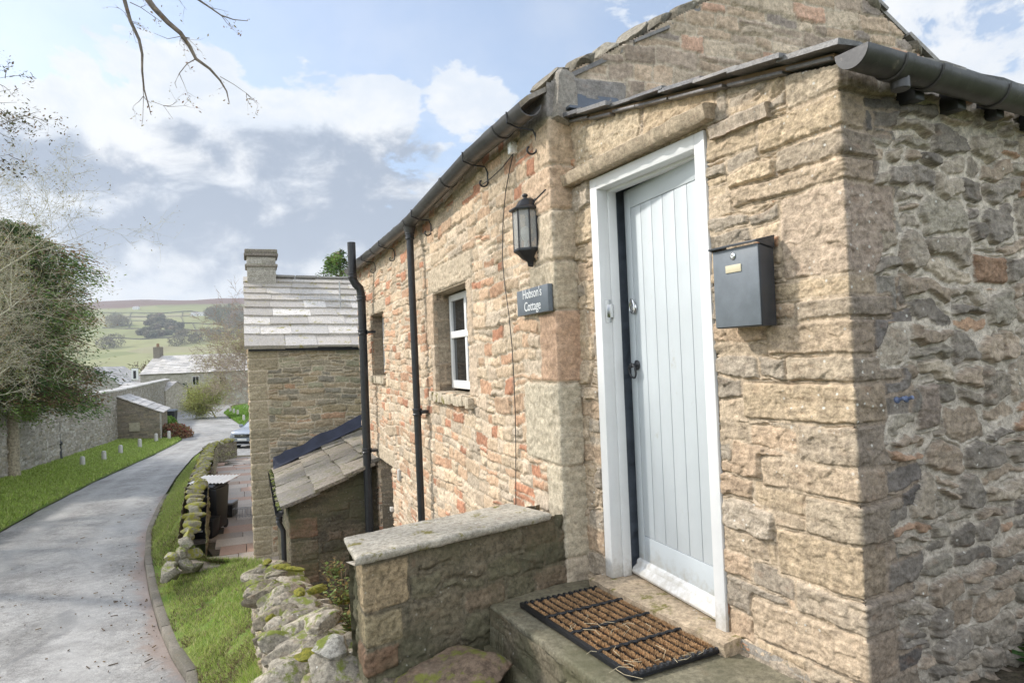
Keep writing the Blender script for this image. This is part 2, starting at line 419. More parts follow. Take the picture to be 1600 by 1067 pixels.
def path_frame(pts, us, rr=.02):
    """pts: 2D polyline; returns position and outward normal (right-hand side of travel) for arclengths us"""
    pts = [Vector((p[0], p[1])) for p in pts]; cum = [0]
    for a, b in zip(pts, pts[1:]): cum.append(cum[-1]+(b-a).length)
    pos = np.zeros((len(us), 2)); nor = np.zeros((len(us), 2))
    for i, u in enumerate(us):
        k = min(max(int(np.searchsorted(cum, u, 'right'))-1, 0), len(pts)-2)
        t = (pts[k+1]-pts[k]).normalized(); n = Vector((t.y, -t.x)); p = pts[k]+t*(u-cum[k])
        for j in range(1, len(pts)-1):
            if abs(u-cum[j]) < .0012:      # mitred arris
                t0 = (pts[j]-pts[j-1]).normalized(); t1 = (pts[j+1]-pts[j]).normalized()
                tt = t0+t1; n = Vector((tt.y, -tt.x)).normalized()*1.25
        pos[i] = p; nor[i] = n
    return pos, nor, cum

def relief_wall(name, pts, us, vs, field, top=None, holes=(), m=None, parent=None, extra=None):
    us = np.array(sorted(set([round(float(x), 5) for x in us] + [round(x, 5) for h in holes for x in h[:2]])))
    vs = np.array(sorted(set([round(float(x), 5) for x in vs] + [round(x, 5) for h in holes for x in h[2:4]])))
    pts = [Vector((p[0], p[1])) for p in pts]; cs = np.cumsum([(b-a).length for a, b in zip(pts, pts[1:])])[:-1]
    for c in cs: us = us[np.abs(us-c) > .0015]
    us = np.sort(np.concatenate([us, cs]))
    pos, nor, cum = path_frame(pts, us)
    U, Vv = np.meshgrid(us, vs, indexing='ij')
    h, C = field.eval(U, Vv)
    if extra is not None: h = h + extra(U, Vv)
    for (a, b, c, d) in holes:      # fold the skin back into the opening
        e = 2e-5; iu = (U > a-e) & (U < b+e); iv = (Vv > c-e) & (Vv < d+e)
        ed = (iu & iv) & ((np.abs(U-a) < e) | (np.abs(U-b) < e) | (np.abs(Vv-c) < e) | (np.abs(Vv-d) < e))
        h = np.where(ed, -.03, h)
    X = pos[:, None, 0]+nor[:, None, 0]*h; Y = pos[:, None, 1]+nor[:, None, 1]*h
    Vt = np.stack([X, Y, Vv+EYE], -1).reshape(-1, 3)
    nu, nv = len(us), len(vs); I = np.arange(nu*nv).reshape(nu, nv)
    Fq = np.stack([I[:-1, :-1], I[1:, :-1], I[1:, 1:], I[:-1, 1:]], -1)
    uc = (us[:-1]+us[1:])[:, None]/2; vc = (vs[:-1]+vs[1:])[None, :]/2
    keep = np.ones((nu-1, nv-1), bool)
    for (a, b, c, d) in holes: keep &= ~((uc > a) & (uc < b) & (vc > c) & (vc < d))
    if top is not None: keep &= vc < top(uc)
    Fq = Fq[keep].reshape(-1, 4)
    used = np.unique(Fq); remap = np.zeros(nu*nv, np.int64); remap[used] = np.arange(len(used))
    return link(name, np_mesh(name, Vt[used], remap[Fq], C.reshape(-1, 3)[used]), m, parent)

def rock_mesh(mb_v, mb_f, mb_c, c, size, rot, seed, col, sub=3, facets=9, rough=.08):
    """a faceted natural stone appended to lists"""
    R = random.Random(seed); bm = bmesh.new(); bmesh.ops.create_icosphere(bm, subdivisions=sub, radius=1)
    V = np.array([v.co for v in bm.verts]); Fc = [[q.index for q in f.verts] for f in bm.faces]; bm.free()
    for _ in range(facets):
        n = np.array([R.gauss(0, 1), R.gauss(0, 1), R.gauss(0, 1)]); n /= np.linalg.norm(n)
        d = R.uniform(.45, .85); q = V@n; V = V - np.maximum(q-d, 0)[:, None]*n[None, :]*.95
    nz = fbm(V[:, 0]*1.7+seed*3.1, V[:, 1]*1.7+V[:, 2]*1.3, 4, seed)
    nz2 = fbm(V[:, 2]*6+seed, V[:, 0]*2+V[:, 1]*2, 3, seed+3)
    V = V*(1+rough*2*nz+rough*.7*nz2)[:, None]
    V = V*np.array(size)[None, :]
    M = np.array(rot.to_matrix() if hasattr(rot, 'to_matrix') else rot)
    V = V@M.T + np.array(c)[None, :]
    b = sum(len(x) for x in mb_v); mb_v.append(V); mb_f.append(np.array(Fc)+b)
    k = 1+.25*nz
    mb_c.append(np.clip(np.array(col)[None, :]*k[:, None], .01, .9))
def rocks_build(name, L, m, parent=None):
    me = np_mesh(name, np.concatenate(L[0]), np.concatenate(L[1]), np.concatenate(L[2]), tri=True)
    me.set_sharp_from_angle(angle=rad(24))
    return link(name, me, m, parent)
from mathutils import Euler
def one_rock(name, c, size, rot, seed, col, m, parent=None, **k):
    L = ([], [], []); rock_mesh(*L, c, size, Euler(rot), seed, col, **k); return rocks_build(name, L, m, parent)

# ------------------------------------------------------------------ plan of the cottage
C0 = Vector((.254, 3.76)); D2 = Vector((-.3586, .9335)); N2 = Vector((.9335, .3586))     # west wall runs along D2, gable along N2
J = C0 + N2*.13; PC = Vector((1.143, 2.300)); DD = (J-PC).normalized(); NR = Vector((-DD.y, DD.x))*-1   # porch wall from J to corner PC
if NR.x < 0: NR = -NR
LW = 7.3
def W(s, o=0.0, h=0.0):         # point on the west wall: s along, o outwards, h rel. to eye
    p = C0 + D2*s - N2*o; return Vector((p.x, p.y, EYE+h))
def PW(s, o=0.0, h=0.0):        # porch door wall: s from junction towards the corner, o outwards (west)
    p = J - DD*s - NR*o; return Vector((p.x, p.y, EYE+h))
def RW(t, o=0.0, h=0.0):        # porch end wall: t from corner to the right, o outwards (towards the viewer)
    p = PC + NR*t - DD*o; return Vector((p.x, p.y, EYE+h))
PL = (J-PC).length
THR = -1.18
LAND = -1.245
YARD = -3.45

def pick(cols, wts=None, var=.16):
    def f(u, v, R):
        c = R.choices(cols, wts)[0]; k = 1+R.uniform(-var, var); return [c[0]*k, c[1]*k, c[2]*k]
    return f
WEST = pick([(.45, .275, .175), (.47, .325, .215), (.51, .385, .265), (.47, .37, .26), (.54, .43, .315), (.41, .205, .125), (.42, .345, .26)], [3.4, 4, 6, 6, 5, 2.6, 3], .18)
DOORP = pick([(.40, .325, .235), (.45, .36, .25), (.35, .30, .235), (.44, .335, .235), (.43, .25, .15), (.33, .285, .225)], [6, 6, 4, 3, .8, 3])
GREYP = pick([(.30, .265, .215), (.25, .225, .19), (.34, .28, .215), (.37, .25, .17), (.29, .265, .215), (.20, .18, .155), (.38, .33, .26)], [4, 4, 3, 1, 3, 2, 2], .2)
GABP = pick([(.46, .35, .25), (.38, .30, .23), (.48, .31, .22), (.52, .42, .31), (.30, .25, .21)], [4, 4, 2, 3, 2], .18)
MAT = {}
MAT['west'] = stone_mat('sandstone_orange', contrast=.30, lichen=.25, bump=.55)
MAT['porch'] = stone_mat('sandstone_buff', tint=(1.02, .995, .98), contrast=.34, lichen=.9, bump=.8, damp=(EYE-1.6, EYE-.7, .6))
MAT['gable'] = stone_mat('sandstone_gable', contrast=.32, lichen=.6, bump=.6)
MAT['dark'] = stone_mat('damp_stone', tint=(.50, .48, .44), contrast=.45, bump=.6, green=.75, lichen=.3)
MAT['grey'] = stone_mat('grey_rubble', contrast=.35, bump=.6, green=.35, lichen=.3)
MAT['dry'] = stone_mat('dry_wall_stone', tint=(.86, .84, .80), contrast=.5, bump=1.0, moss=.5, lichen=.8)
MAT['drymoss'] = stone_mat('mossy_wall_stone', contrast=.35, bump=.8, moss=1.05, mossc=(.13, .14, .025), lichen=.5, mossup=False)
MAT['cap'] = stone_mat('coping_stone', contrast=.34, bump=.7, moss=.25, lichen=1.0, mossup=False, mossc=(.12, .105, .035))
MAT['slate'] = stone_mat('stone_slate', contrast=.30, bump=.5, lichen=.6, rough=.42, spec=.55)
MAT['slateb'] = stone_mat('stone_slate_house', contrast=.30, bump=.4, lichen=.4, moss=.22, mossup=False, mossc=(.2, .17, .05), rough=.46, spec=.6)
MAT['lead'] = plain('lead', (.10, .115, .14), .45, .4, .2, 8, .2)
MAT['ciron'] = plain('black_iron', (.022, .023, .026), .38, 0, .3, 20, .15, 120)
MAT['giron'] = plain('grey_gutter', (.060, .058, .057), .36, .0, .35, 9, .2, 90, dirt=((.16, .14, .12), .60))
MAT['white'] = plain('white_paint', (.72, .72, .71), .45, 0, .05, 4, .12, 90, dirt=((.60, .57, .50), .66), foot=EYE-1.20)
MAT['door'] = plain('pale_grey_paint', (.51, .545, .56), .42, 0, .04, 3, .10, 90, dirt=((.44, .45, .42), .64), foot=EYE-1.17)
MAT['chrome'] = plain('chrome', (.62, .62, .62), .18, 1, .05)
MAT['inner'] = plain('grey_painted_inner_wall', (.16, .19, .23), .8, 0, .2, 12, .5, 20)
MAT['blackpl'] = plain('black_plastic', (.008, .009, .012), .42, 0, .2, 12)
MAT['dkgrey'] = plain('sky_lit_grey_paint', (.15, .17, .19), .42, 0, .12, 14, .1, 120)  # lightened so the colour holds the sky's reflection on the post box front
MAT['dkgreys'] = plain('dark_box_paint', (.035, .040, .048), .33, 0, .15, 14, .1, 120)
MAT['letter'] = plain('white_letter', (.8, .8, .78), .5)
MAT['slatesign'] = plain('slate_sign', (.13, .15, .17), .5, 0, .15, 10, .2, 90)
MAT['wood'] = plain('timber', (.20, .13, .07), .8, 0, .3, 10, .4, 40)
m, nt, b = newmat('window_glass'); b.inputs['Base Color'].default_value = (.02, .025, .03, 1); b.inputs['Roughness'].default_value = .04
b.inputs['Transmission Weight'].default_value = .55; b.inputs['IOR'].default_value = 1.45; MAT['glass'] = m
m, nt, b = newmat('lantern_glass'); b.inputs['Base Color'].default_value = (.85, .85, .82, 1); b.inputs['Roughness'].default_value = .22
b.inputs['Transmission Weight'].default_value = .75; b.inputs['IOR'].default_value = 1.2; MAT['lglass'] = m
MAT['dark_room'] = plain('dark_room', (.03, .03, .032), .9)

cottage = thing('stone_cottage', 'orange sandstone cottage with white framed pale door and porch, nearest on the right', 'cottage', W(0, 0, YARD))

# west wall + gable, one surface round the corner
GAB = 3.66
pA = [C0+D2*LW, C0, C0+N2*GAB]
EAVE = 1.36
def gtop(t): return min(1.57+.57*t, 4.02-.67*t) - .03
def top_w(u):
    u = np.asarray(u); t = u-LW
    return np.where(t < 0, EAVE+.10, np.minimum(1.50+.57*np.maximum(t, 0), 3.97-.67*t))
holesA = [(LW-2.67, LW-1.63, -.295, .59), (LW-6.17, LW-5.18, -.20, .63), (LW-5.95, LW-4.97, -3.6, -1.30)]
ss = [0.0]
while ss[-1] < LW:
    D = 3.76+ss[-1]*.93; ss.append(ss[-1]+.0017*D)
ss[-1] = LW
uw = [LW-x for x in ss]
ug = list(np.arange(LW+.006, LW+GAB, .0095))
qc = (.50, .42, .31)
R = random.Random(5)
over = []
vq = -3.5
k = 0
for (a, b, e, f, c) in [(.42, .20, -3.5, -2.7, (.45, .37, .27)), (.25, .3, -2.7, -2.1, (.40, .32, .24)), (.45, .3, -2.1, -1.55, (.42, .36, .27)), (.24, .25, -1.55, -1.12, (.43, .36, .27)), (.20, .16, -1.12, -.62, (.45, .39, .29)),
                        (.50, .14, -.62, -.16, (.46, .40, .30)), (.22, .2, -.16, .24, (.46, .31, .21)), (.34, .14, .24, .52, (.44, .37, .27)), (.20, .3, .52, .80, (.46, .38, .28)),
                        (.42, .16, .80, 1.05, (.49, .36, .25)), (.22, .3, 1.05, 1.30, (.47, .36, .25)), (.40, .5, 1.30, 1.56, (.24, .22, .20))]:
    over.append((LW-a, LW+b, e, f, c, .014))
for (a, b, e, f) in [(1.48, 2.82, .60, .82), (5.05, 6.3, .64, .80), (4.8, 6.1, -1.30, -1.10)]:
    over.append((LW-b, LW-a, e, f, (.45, .37, .27), .012))
over += [(LW-2.78, LW-2.66, -.3, .12, (.42, .33, .24), .010), (LW-2.95, LW-2.66, .12, .6, (.44, .33, .23), .010), (LW-1.64, LW-1.42, -.3, .1, (.48, .38, .28), .010), (LW-1.64, LW-1.50, .1, .6, (.46, .36, .26), .012)]
fieldA = Rubble(0, LW+GAB, -3.6, 2.8, 41, ch=(.062, .118), sw=(.10, .30), split=.22, pal=lambda u, v, R: (WEST if u < LW else GABP)(u, v, R),
                mortar=(.50, .42, .32), warp=.010, wave=.06, joint=.005, bevel=.005, relief=(.003, .018), rough=.0075, over=over, flush=.25)
relief_wall('wall', pA, uw+ug, np.arange(-3.6, 2.75, .0105), fieldA, top_w, holesA, MAT['west'], cottage)

def reveal(name, pts2, zs, seed, m, parent, pal, step=.012, mortar=(.42, .34, .25), ch=(.14, .24), sw=(.2, .4)):
    """vertical stone reveal along a short 2D path"""
    L = sum((b-a).length for a, b in zip(pts2, pts2[1:])); us = np.linspace(0, L, max(4, int(L/step)+1))
    fld = Rubble(-.2, L+.2, zs[0], zs[1], seed, ch=ch, sw=sw, pal=pal, mortar=mortar, relief=(.0, .010), rough=.004, wave=.0)
    return relief_wall(name, pts2, us, np.linspace(zs[0], zs[1], max(3, int((zs[1]-zs[0])/step))), fld, m=m, parent=parent)
def P2(v): return Vector((v.x, v.y))

# windows of the west wall
def stone_box_opening(s0, s1, z0, z1, depth, seed):
    """reveals, soffit and bed of an opening, joined into the wall part look"""
    reveal('reveal', [P2(W(s1, -.001)), P2(W(s1, -depth))][::-1], (z0, z1), seed, MAT['porch'], cottage, pick([(.34, .29, .22), (.30, .25, .19)]))
    reveal('reveal', [P2(W(s0, -.001)), P2(W(s0, -depth))], (z0, z1), seed+1, MAT['porch'], cottage, pick([(.45, .36, .25), (.42, .30, .2)]))
    mb = MB(); a = W(s0-.01, .0, z1-.001); mb.box(W(s0-.01, -.003, z1), (D2.x*(s1-s0+.02), D2.y*(s1-s0+.02), 0), (N2.x*depth, N2.y*depth, 0), (0, 0, .08), (.36, .30, .22)); mb.build('lintel', MAT['porch'], cottage)
def sash(s0, s1, z0, z1, o, dark=1.0):
    win = MB(); fw = .055
    def bar(a, b, c, d, th=.05, oo=o): win.box(W(a, oo, c), D3(D2*(b-a)), D3(N2*th), (0, 0, d-c), (1, 1, 1))
    bar(s0, s0+fw, z0, z1); bar(s1-fw, s1, z0, z1); bar(s0+fw, s1-fw, z1-fw, z1); bar(s0+fw, s1-fw, z0, z0+fw+.015)
    zm = (z0+z1)/2+.06; bar(s0+fw, s1-fw, zm-.03, zm+.03, .055, o+.008)
    sm = (s0+s1)/2
    bar(sm-.03, sm+.03, z0+fw+.015, zm-.03); bar(sm-.03, sm+.03, zm+.03, z1-fw)
    f = win.build('window', MAT['white'], cottage, bevel=.004)
    for (a, b) in ((s0+fw, sm-.03), (sm+.03, s1-fw)):
        for (c, d) in ((z0+fw+.015, zm-.03), (zm+.03, z1-fw)):
            p = MB(); p.box(W(a, o-.022, c), D3(D2*(b-a)), D3(N2*.006), (0, 0, d-c)); p.build('pane', MAT['glass'], f)
    return f
def D3(v, z=0): return (v.x, v.y, z)
stone_box_opening(1.63, 2.67, -.295, .59, .20, 60)
f = sash(1.66, 2.64, -.27, .57, -.135)
stone_box_opening(5.18, 6.17, -.20, .63, .22, 64)
f = sash(5.21, 6.14, -.17, .61, -.155)
for (s0, s1, z) in ((1.55, 2.76, -.295), (5.12, 6.24, -.20)):
    mb = MB(); n = 14
    R = random.Random(int(s0*10))
    for i in range(n):      # rough sill slab, one mesh
        a = s0+(s1-s0)*i/n; b2 = s0+(s1-s0)*(i+1)/n
        mb.box(W(a, .05+R.uniform(-.006, .006), z-.085+R.uniform(-.012, .006)), D3(D2*(b2-a+.001)), D3(N2*.26), (0, 0, .085+R.uniform(-.012, .003)), (.47, .40, .30))
    mb.build('sill', MAT['cap'], cottage, bevel=.006)
# lower doorway
stone_box_opening(4.97, 5.95, -3.6, -1.30, .30, 70)
mb = MB(); mb.box(W(5.0, -.20, -3.5), D3(D2*.08), D3(N2*.07), (0, 0, 2.2)); mb.box(W(5.84, -.20, -3.5), D3(D2*.08), D3(N2*.07), (0, 0, 2.2)); mb.box(W(5.08, -.20, -1.38), D3(D2*.76), D3(N2*.07), (0, 0, .08)); mb.build('door_frame', MAT['white'], cottage)
mb = MB(); mb.box(W(5.08, -.23, -3.5), D3(D2*.76), D3(N2*.05), (0, 0, 2.12)); mb.build('door', MAT['door'], cottage)
# dark room behind the windows
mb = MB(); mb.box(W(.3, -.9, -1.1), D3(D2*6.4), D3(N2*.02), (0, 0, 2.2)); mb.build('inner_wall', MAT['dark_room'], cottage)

# porch wall round the corner
pB = [J, PC, PC+NR*2.5]
hB = [(.175, 1.058, THR-.02, .925)]
def vmask(u, v):
    # distance beyond the quoin zone of the end wall; quoin length alternates with height
    q = PL + .16 + .14*(((v*3.1+.3) % 1) > .5) + .03*np.sin(v*23)
    return np.maximum(u-q, 0)
overB = []
zq = [(-1.55, -1.33), (-1.33, -1.15), (-1.15, -.99), (-.99, -.87), (-.87, -.69), (-.69, -.545), (-.545, -.43), (-.43, -.285), (-.285, -.14), (-.14, -.04), (-.04, .08), (.08, .16), (.16, .235), (.235, .55), (.55, .635), (.635, .73), (.73, .855), (.855, .99)]
for i, (e, f2) in enumerate(zq):
    big = (e == .235)
    a = [.42, .24, .50, .28, .36, .22][i % 6]; b2 = [.14, .34, .16, .26, .12, .22][i % 6]
    if big: a, b2 = .27, .27
    R = random.Random(i+3); k = R.uniform(.88, 1.08)
    overB.append((PL-a, PL+b2, e, f2, [(.42*k, .335*k, .23*k), (.36*k, .30*k, .225*k), (.42*k, .335*k, .24*k), (.39*k, .325*k, .24*k)][(i*7)%4] if not big else (.43, .345, .26), R.uniform(.003, .015) if not big else .004))
# flat lintel face over the door, jamb side stones
overB += [(.03, .62, .99, 1.22, (.46, .38, .27), .004), (.64, 1.12, .99, 1.16, (.44, .35, .24), .008)]
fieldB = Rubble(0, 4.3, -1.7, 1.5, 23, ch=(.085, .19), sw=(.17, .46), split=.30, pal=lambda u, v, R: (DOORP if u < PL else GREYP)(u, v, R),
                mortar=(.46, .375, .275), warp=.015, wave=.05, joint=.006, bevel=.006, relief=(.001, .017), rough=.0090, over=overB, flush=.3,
                vor=None and dict(sx=.185, sy=.135, joint=.0015, uc=PL, mortar=(.40, .365, .31), mask=vmask, cols=[(.25, .215, .17), (.21, .19, .155), (.29, .235, .175), (.30, .19, .125), (.22, .215, .165), (.33, .27, .20), (.19, .165, .145), (.27, .24, .18)]))
def topB(u):
    u = np.asarray(u); return np.where(u < PL, 1.30-.36*u/PL, .93)
ub = list(np.arange(0, PL+.3, .0042))+list(np.arange(PL+.3, PL+2.5, .0055))
class TwoTone:      # the end wall has paler, wider mortar than the door wall
    def eval(s, u, v):
        h, C = fieldB.eval(u, v); k = sstep(-.12, .30, u-PL)[..., None]*.0
        mk = vmask(u, v); m = (mk > 0) | (u > PL+.5)
        if m.any():
            h2, C2 = fieldR.eval(u[m], v[m]); e = sstep(0, .010, np.where(u[m] > PL+.5, 1, mk[m]))
            C2 = C2*np.interp(v[m], [-1.4, -.5, .3, .9], [.58, .78, .98, 1.12])[:, None]  # end-wall stones painted darker downwards, damp and shade together
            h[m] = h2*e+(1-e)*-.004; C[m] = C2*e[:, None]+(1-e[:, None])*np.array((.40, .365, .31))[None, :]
        side = (u > PL)[..., None]; C = np.where(side & ~m[..., None], C*np.array((.70, .71, .76))*np.interp(v, [-1.4, -.5, .3, .9], [.62, .8, 1.0, 1.1])[..., None], C)  # shaded faces of the quoins painted darker and greyer than their door side
        return h, C
fieldR = Rubble(1.7, 4.3, -1.7, 1.5, 37, ch=(.075, .175), sw=(.09, .27), split=.45, pal=GREYP, mortar=(.50, .455, .385), warp=.026, wave=.11, joint=.010, bevel=.009,
                relief=(.008, .034), rough=.0095, flush=.08, over=[(2.42, 2.66, .20, .33, (.25, .165, .11), .02), (3.02, 3.30, .55, .63, (.62, .58, .52), .012), (2.0, 2.13, -.33, -.15, (.24, .20, .165), .024)])
fieldR.pr = .75
def extraB(U, V):    # the end wall bulges a little
    return np.where(U > PL+.02, .02*perlin(U*1.3, V*1.3, 5), .008*perlin(U*1.5, V*1.5, 6))
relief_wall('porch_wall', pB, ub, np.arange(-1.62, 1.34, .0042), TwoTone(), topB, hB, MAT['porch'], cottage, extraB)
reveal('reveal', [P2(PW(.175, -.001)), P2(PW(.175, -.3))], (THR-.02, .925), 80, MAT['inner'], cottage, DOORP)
reveal('reveal', [P2(PW(1.058, -.3)), P2(PW(1.058, -.001))], (THR-.02, .925), 81, MAT['porch'], cottage, DOORP)
mb = MB(); mb.box(PW(.16, -.004, .925), D3(-DD*.91), D3(NR*.3), (0, 0, .07), (.36, .27, .19)); mb.build('lintel', MAT['porch'], cottage)

# projecting lintel slab over the door: a strip of grid with ragged edge
def ragged_slab(name, f_pt, L, depth, th, seed, m, parent, col, nl=90, amp=.012, drop=0.0):
    """f_pt(s,o,z) -> world point; slab with ragged front edge"""
    ns = 10; prof = []
    V = []; C = []
    us = np.linspace(0, L, nl)
    e = amp*2*fbm(us*9, us*0+seed, 4, seed); e2 = amp*fbm(us*14, us*0+3+seed, 4, seed+1)
    e3 = amp*.8*fbm(us*17, us*0+5+seed, 4, seed+2)
    for i, s in enumerate(us):
        z = drop*s/L
        ring = [(-.05, th), (depth*.4, th+e2[i]*.6), (depth*.85+e[i], th+e2[i]*.6-.004), (depth+e[i], th-.012+e2[i]*.3), (depth+e[i]-.004+e3[i]*.5, th*.5+e3[i]), (depth+e[i]-.010, .010+e3[i]), (depth*.8+e[i], e3[i]), (depth*.3, e3[i]*.4), (-.05, 0)]
        for (o, h) in ring: V.append(f_pt(s, o, h+z)); C.append(np.array(col)*(1+.15*e[i]/amp))
    k = 9; Fq = []
    for i in range(nl-1):
        for j in range(k): Fq.append((i*k+j, i*k+(j+1) % k, (i+1)*k+(j+1) % k, (i+1)*k+j))
    mb = MB(); mb.v = [tuple(v) for v in V]; mb.c = [tuple(c) for c in C]; mb.f = Fq+[tuple(range(k)), tuple((nl-1)*k+j for j in range(k))]
    return mb.build(name, m, parent, smooth=True)
ragged_slab('lintel', lambda s, o, z: PW(.0+s, o, .925+z), 1.13, .085, .070, 3, MAT['porch'], cottage, (.40, .33, .24), drop=.012)
# upper broken course above the slab, right of the door head
ragged_slab('lintel', lambda s, o, z: PW(1.10+s, o, .86+z), .30, .035, .06, 9, MAT['porch'], cottage, (.38, .32, .25))

# threshold stone
def thresh(s, o, z): return PW(.12+s, o-.30, z)
ragged_slab('threshold', lambda s, o, z: PW(.14+s, o-.28, LAND-.02+z), .98, .375, (THR-LAND)+.02, 12, MAT['cap'], cottage, (.42, .33, .23), amp=.006)
# white frame
def pb(mb, s0, s1, o0, o1, z0, z1, c=(1, 1, 1)):
    mb.box(PW(s0, o0, z0), D3(-DD*(s1-s0)), D3(-NR*(o1-o0)), (0, 0, z1-z0), c)
FO = .012   # frame face stands proud of the wall line
S0, S1, FH = .182, 1.052, .92
mb = MB(); jw = .062
pb(mb, S0, S0+jw, -.055, FO, THR, FH); pb(mb, S1-jw, S1, -.055, FO, THR-.03, FH); pb(mb, S0+jw, S1-jw, -.055, FO, FH-jw, FH)
pb(mb, S0, S0+jw+.012, -.105, -.0552, THR, FH); pb(mb, S1-jw-.012, S1, -.105, -.0552, THR, FH); pb(mb, S0+jw+.012, S1-jw-.012, -.105, -.0552, FH-jw-.012, FH)
dfr = mb.build('door_frame', MAT['white'], cottage, bevel=.003)
mb = MB(); pb(mb, S0+jw+.0005, S0+jw+.004, -.05, -.012, .155, .275); pb(mb, S0+jw+.0042, S0+jw+.022, -.053, -.030, .18, .25); mb.build('strike_plate', MAT['chrome'], dfr, bevel=.002)
# door: hinged on the near jamb, ajar inwards
hinge = PW(S1-jw-.004, -.060, 0); DW_ = (S1-jw)-(S0+jw)-.008; ang = rad(7.5)
ddir = Vector((DD.x, DD.y)); nin = Vector((NR.x, NR.y))
da = (ddir*math.cos(ang)+nin*math.sin(ang)); dn = (nin*math.cos(ang)-ddir*math.sin(ang))   # along the leaf, inwards
def DP(a, o, z): p = Vector((hinge.x, hinge.y))+da*a-dn*o; return Vector((p.x, p.y, EYE+z))
DZ0, DZ1 = THR+.012, FH-jw-.004
mb = MB()
def db(a0, a1, o0, o1, z0, z1): mb.box(DP(a0, o0, z0), D3(da*(a1-a0)), D3(-dn*(o1-o0)), (0, 0, z1-z0))
st = .060; zr0, zr1 = DZ0+.20, DZ1-.10
db(0, st, -.044, 0, DZ0, DZ1); db(DW_-st, DW_, -.044, 0, DZ0, DZ1); db(st, DW_-st, -.044, 0, DZ0, zr0); db(st, DW_-st, -.044, 0, zr1, DZ1)
nb = 6; bw = (DW_-2*st)/nb
for i in range(nb): db(st+i*bw+.0020, st+(i+1)*bw-.0020, -.036, -.0030, zr0+.002, zr1-.002)
db(st, DW_-st, -.034, -.013, zr0, zr1)
door = mb.build('door', MAT['door'], cottage, bevel=.002)
mb = MB()
for (o, z, hh) in ((0.0005, 0, .07),):
    pr = [(0, DZ0+.002), (.046, DZ0+.002), (.050, DZ0+.014), (.040, DZ0+.030), (.020, DZ0+.044), (.014, DZ0+.066), (0, DZ0+.074)]
    A = [DP(.004, q+.0006, zz) for q, zz in pr]; B = [DP(DW_-.004, q+.0006, zz) for q, zz in pr]; n = len(pr)
    mb.add(A+B, [tuple(range(n)), tuple(range(2*n-1, n-1, -1))]+[(i, (i+1) % n, n+(i+1) % n, n+i) for i in range(n)])
mb.build('weather_bar', MAT['white'], door, smooth=True)
# cylinder lock
def dax(v): return (-dn.x, -dn.y, 0)
LA = DW_-.062
mb = MB(); O = DP(LA, .0, .225); prof = [(.0, .0), (.030, .0), (.031, .006), (.028, .012), (.020, .014), (.016, .010), (.015, .018), (.0, .018)]
mb.lathe(O, prof, 24, axis=dax(0)); o = mb.build('lock', MAT['chrome'], door, smooth=True)
mb = MB(); pts = [DP(LA+.022*math.cos(t), .014, .225+.045*math.sin(t)) for t in np.linspace(-.3, math.pi*1.0+.3, 14)]; mb.tube(pts, .006, 8); mb.build('pull', MAT['chrome'], door, smooth=True)
mb = MB(); z = -.075; O = DP(LA-.005, 0, z); mb.lathe(O, [(0, 0), (.026, 0), (.027, .004), (.018, .009), (.010, .012), (.010, .03), (.014, .034), (.012, .042), (0, .044)], 18, axis=dax(0))
rp = MB(); pts = [DP(LA-.005+.033*math.sin(t), .030+.006*math.cos(t), z-.030+.036*math.cos(t)) for t in np.linspace(0, 2*math.pi, 25)[:-1]]; rp.tube(pts, .0055, 8, closed=True)
mb.build('handle', MAT['ciron'], door, smooth=True); rp.build('ring', MAT['ciron'], door, smooth=True)
# interior of the porch (dark, painted)
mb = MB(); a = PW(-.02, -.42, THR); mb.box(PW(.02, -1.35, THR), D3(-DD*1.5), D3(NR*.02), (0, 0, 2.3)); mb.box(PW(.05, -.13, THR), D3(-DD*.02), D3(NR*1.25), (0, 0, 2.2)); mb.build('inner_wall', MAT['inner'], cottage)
mb = MB(); mb.box(PW(.0, -.0, THR-.05), D3(-DD*1.65), D3(NR*2.3), (0, 0, .04), (.3, .27, .23)); mb.build('porch_floor', MAT['cap'], cottage)
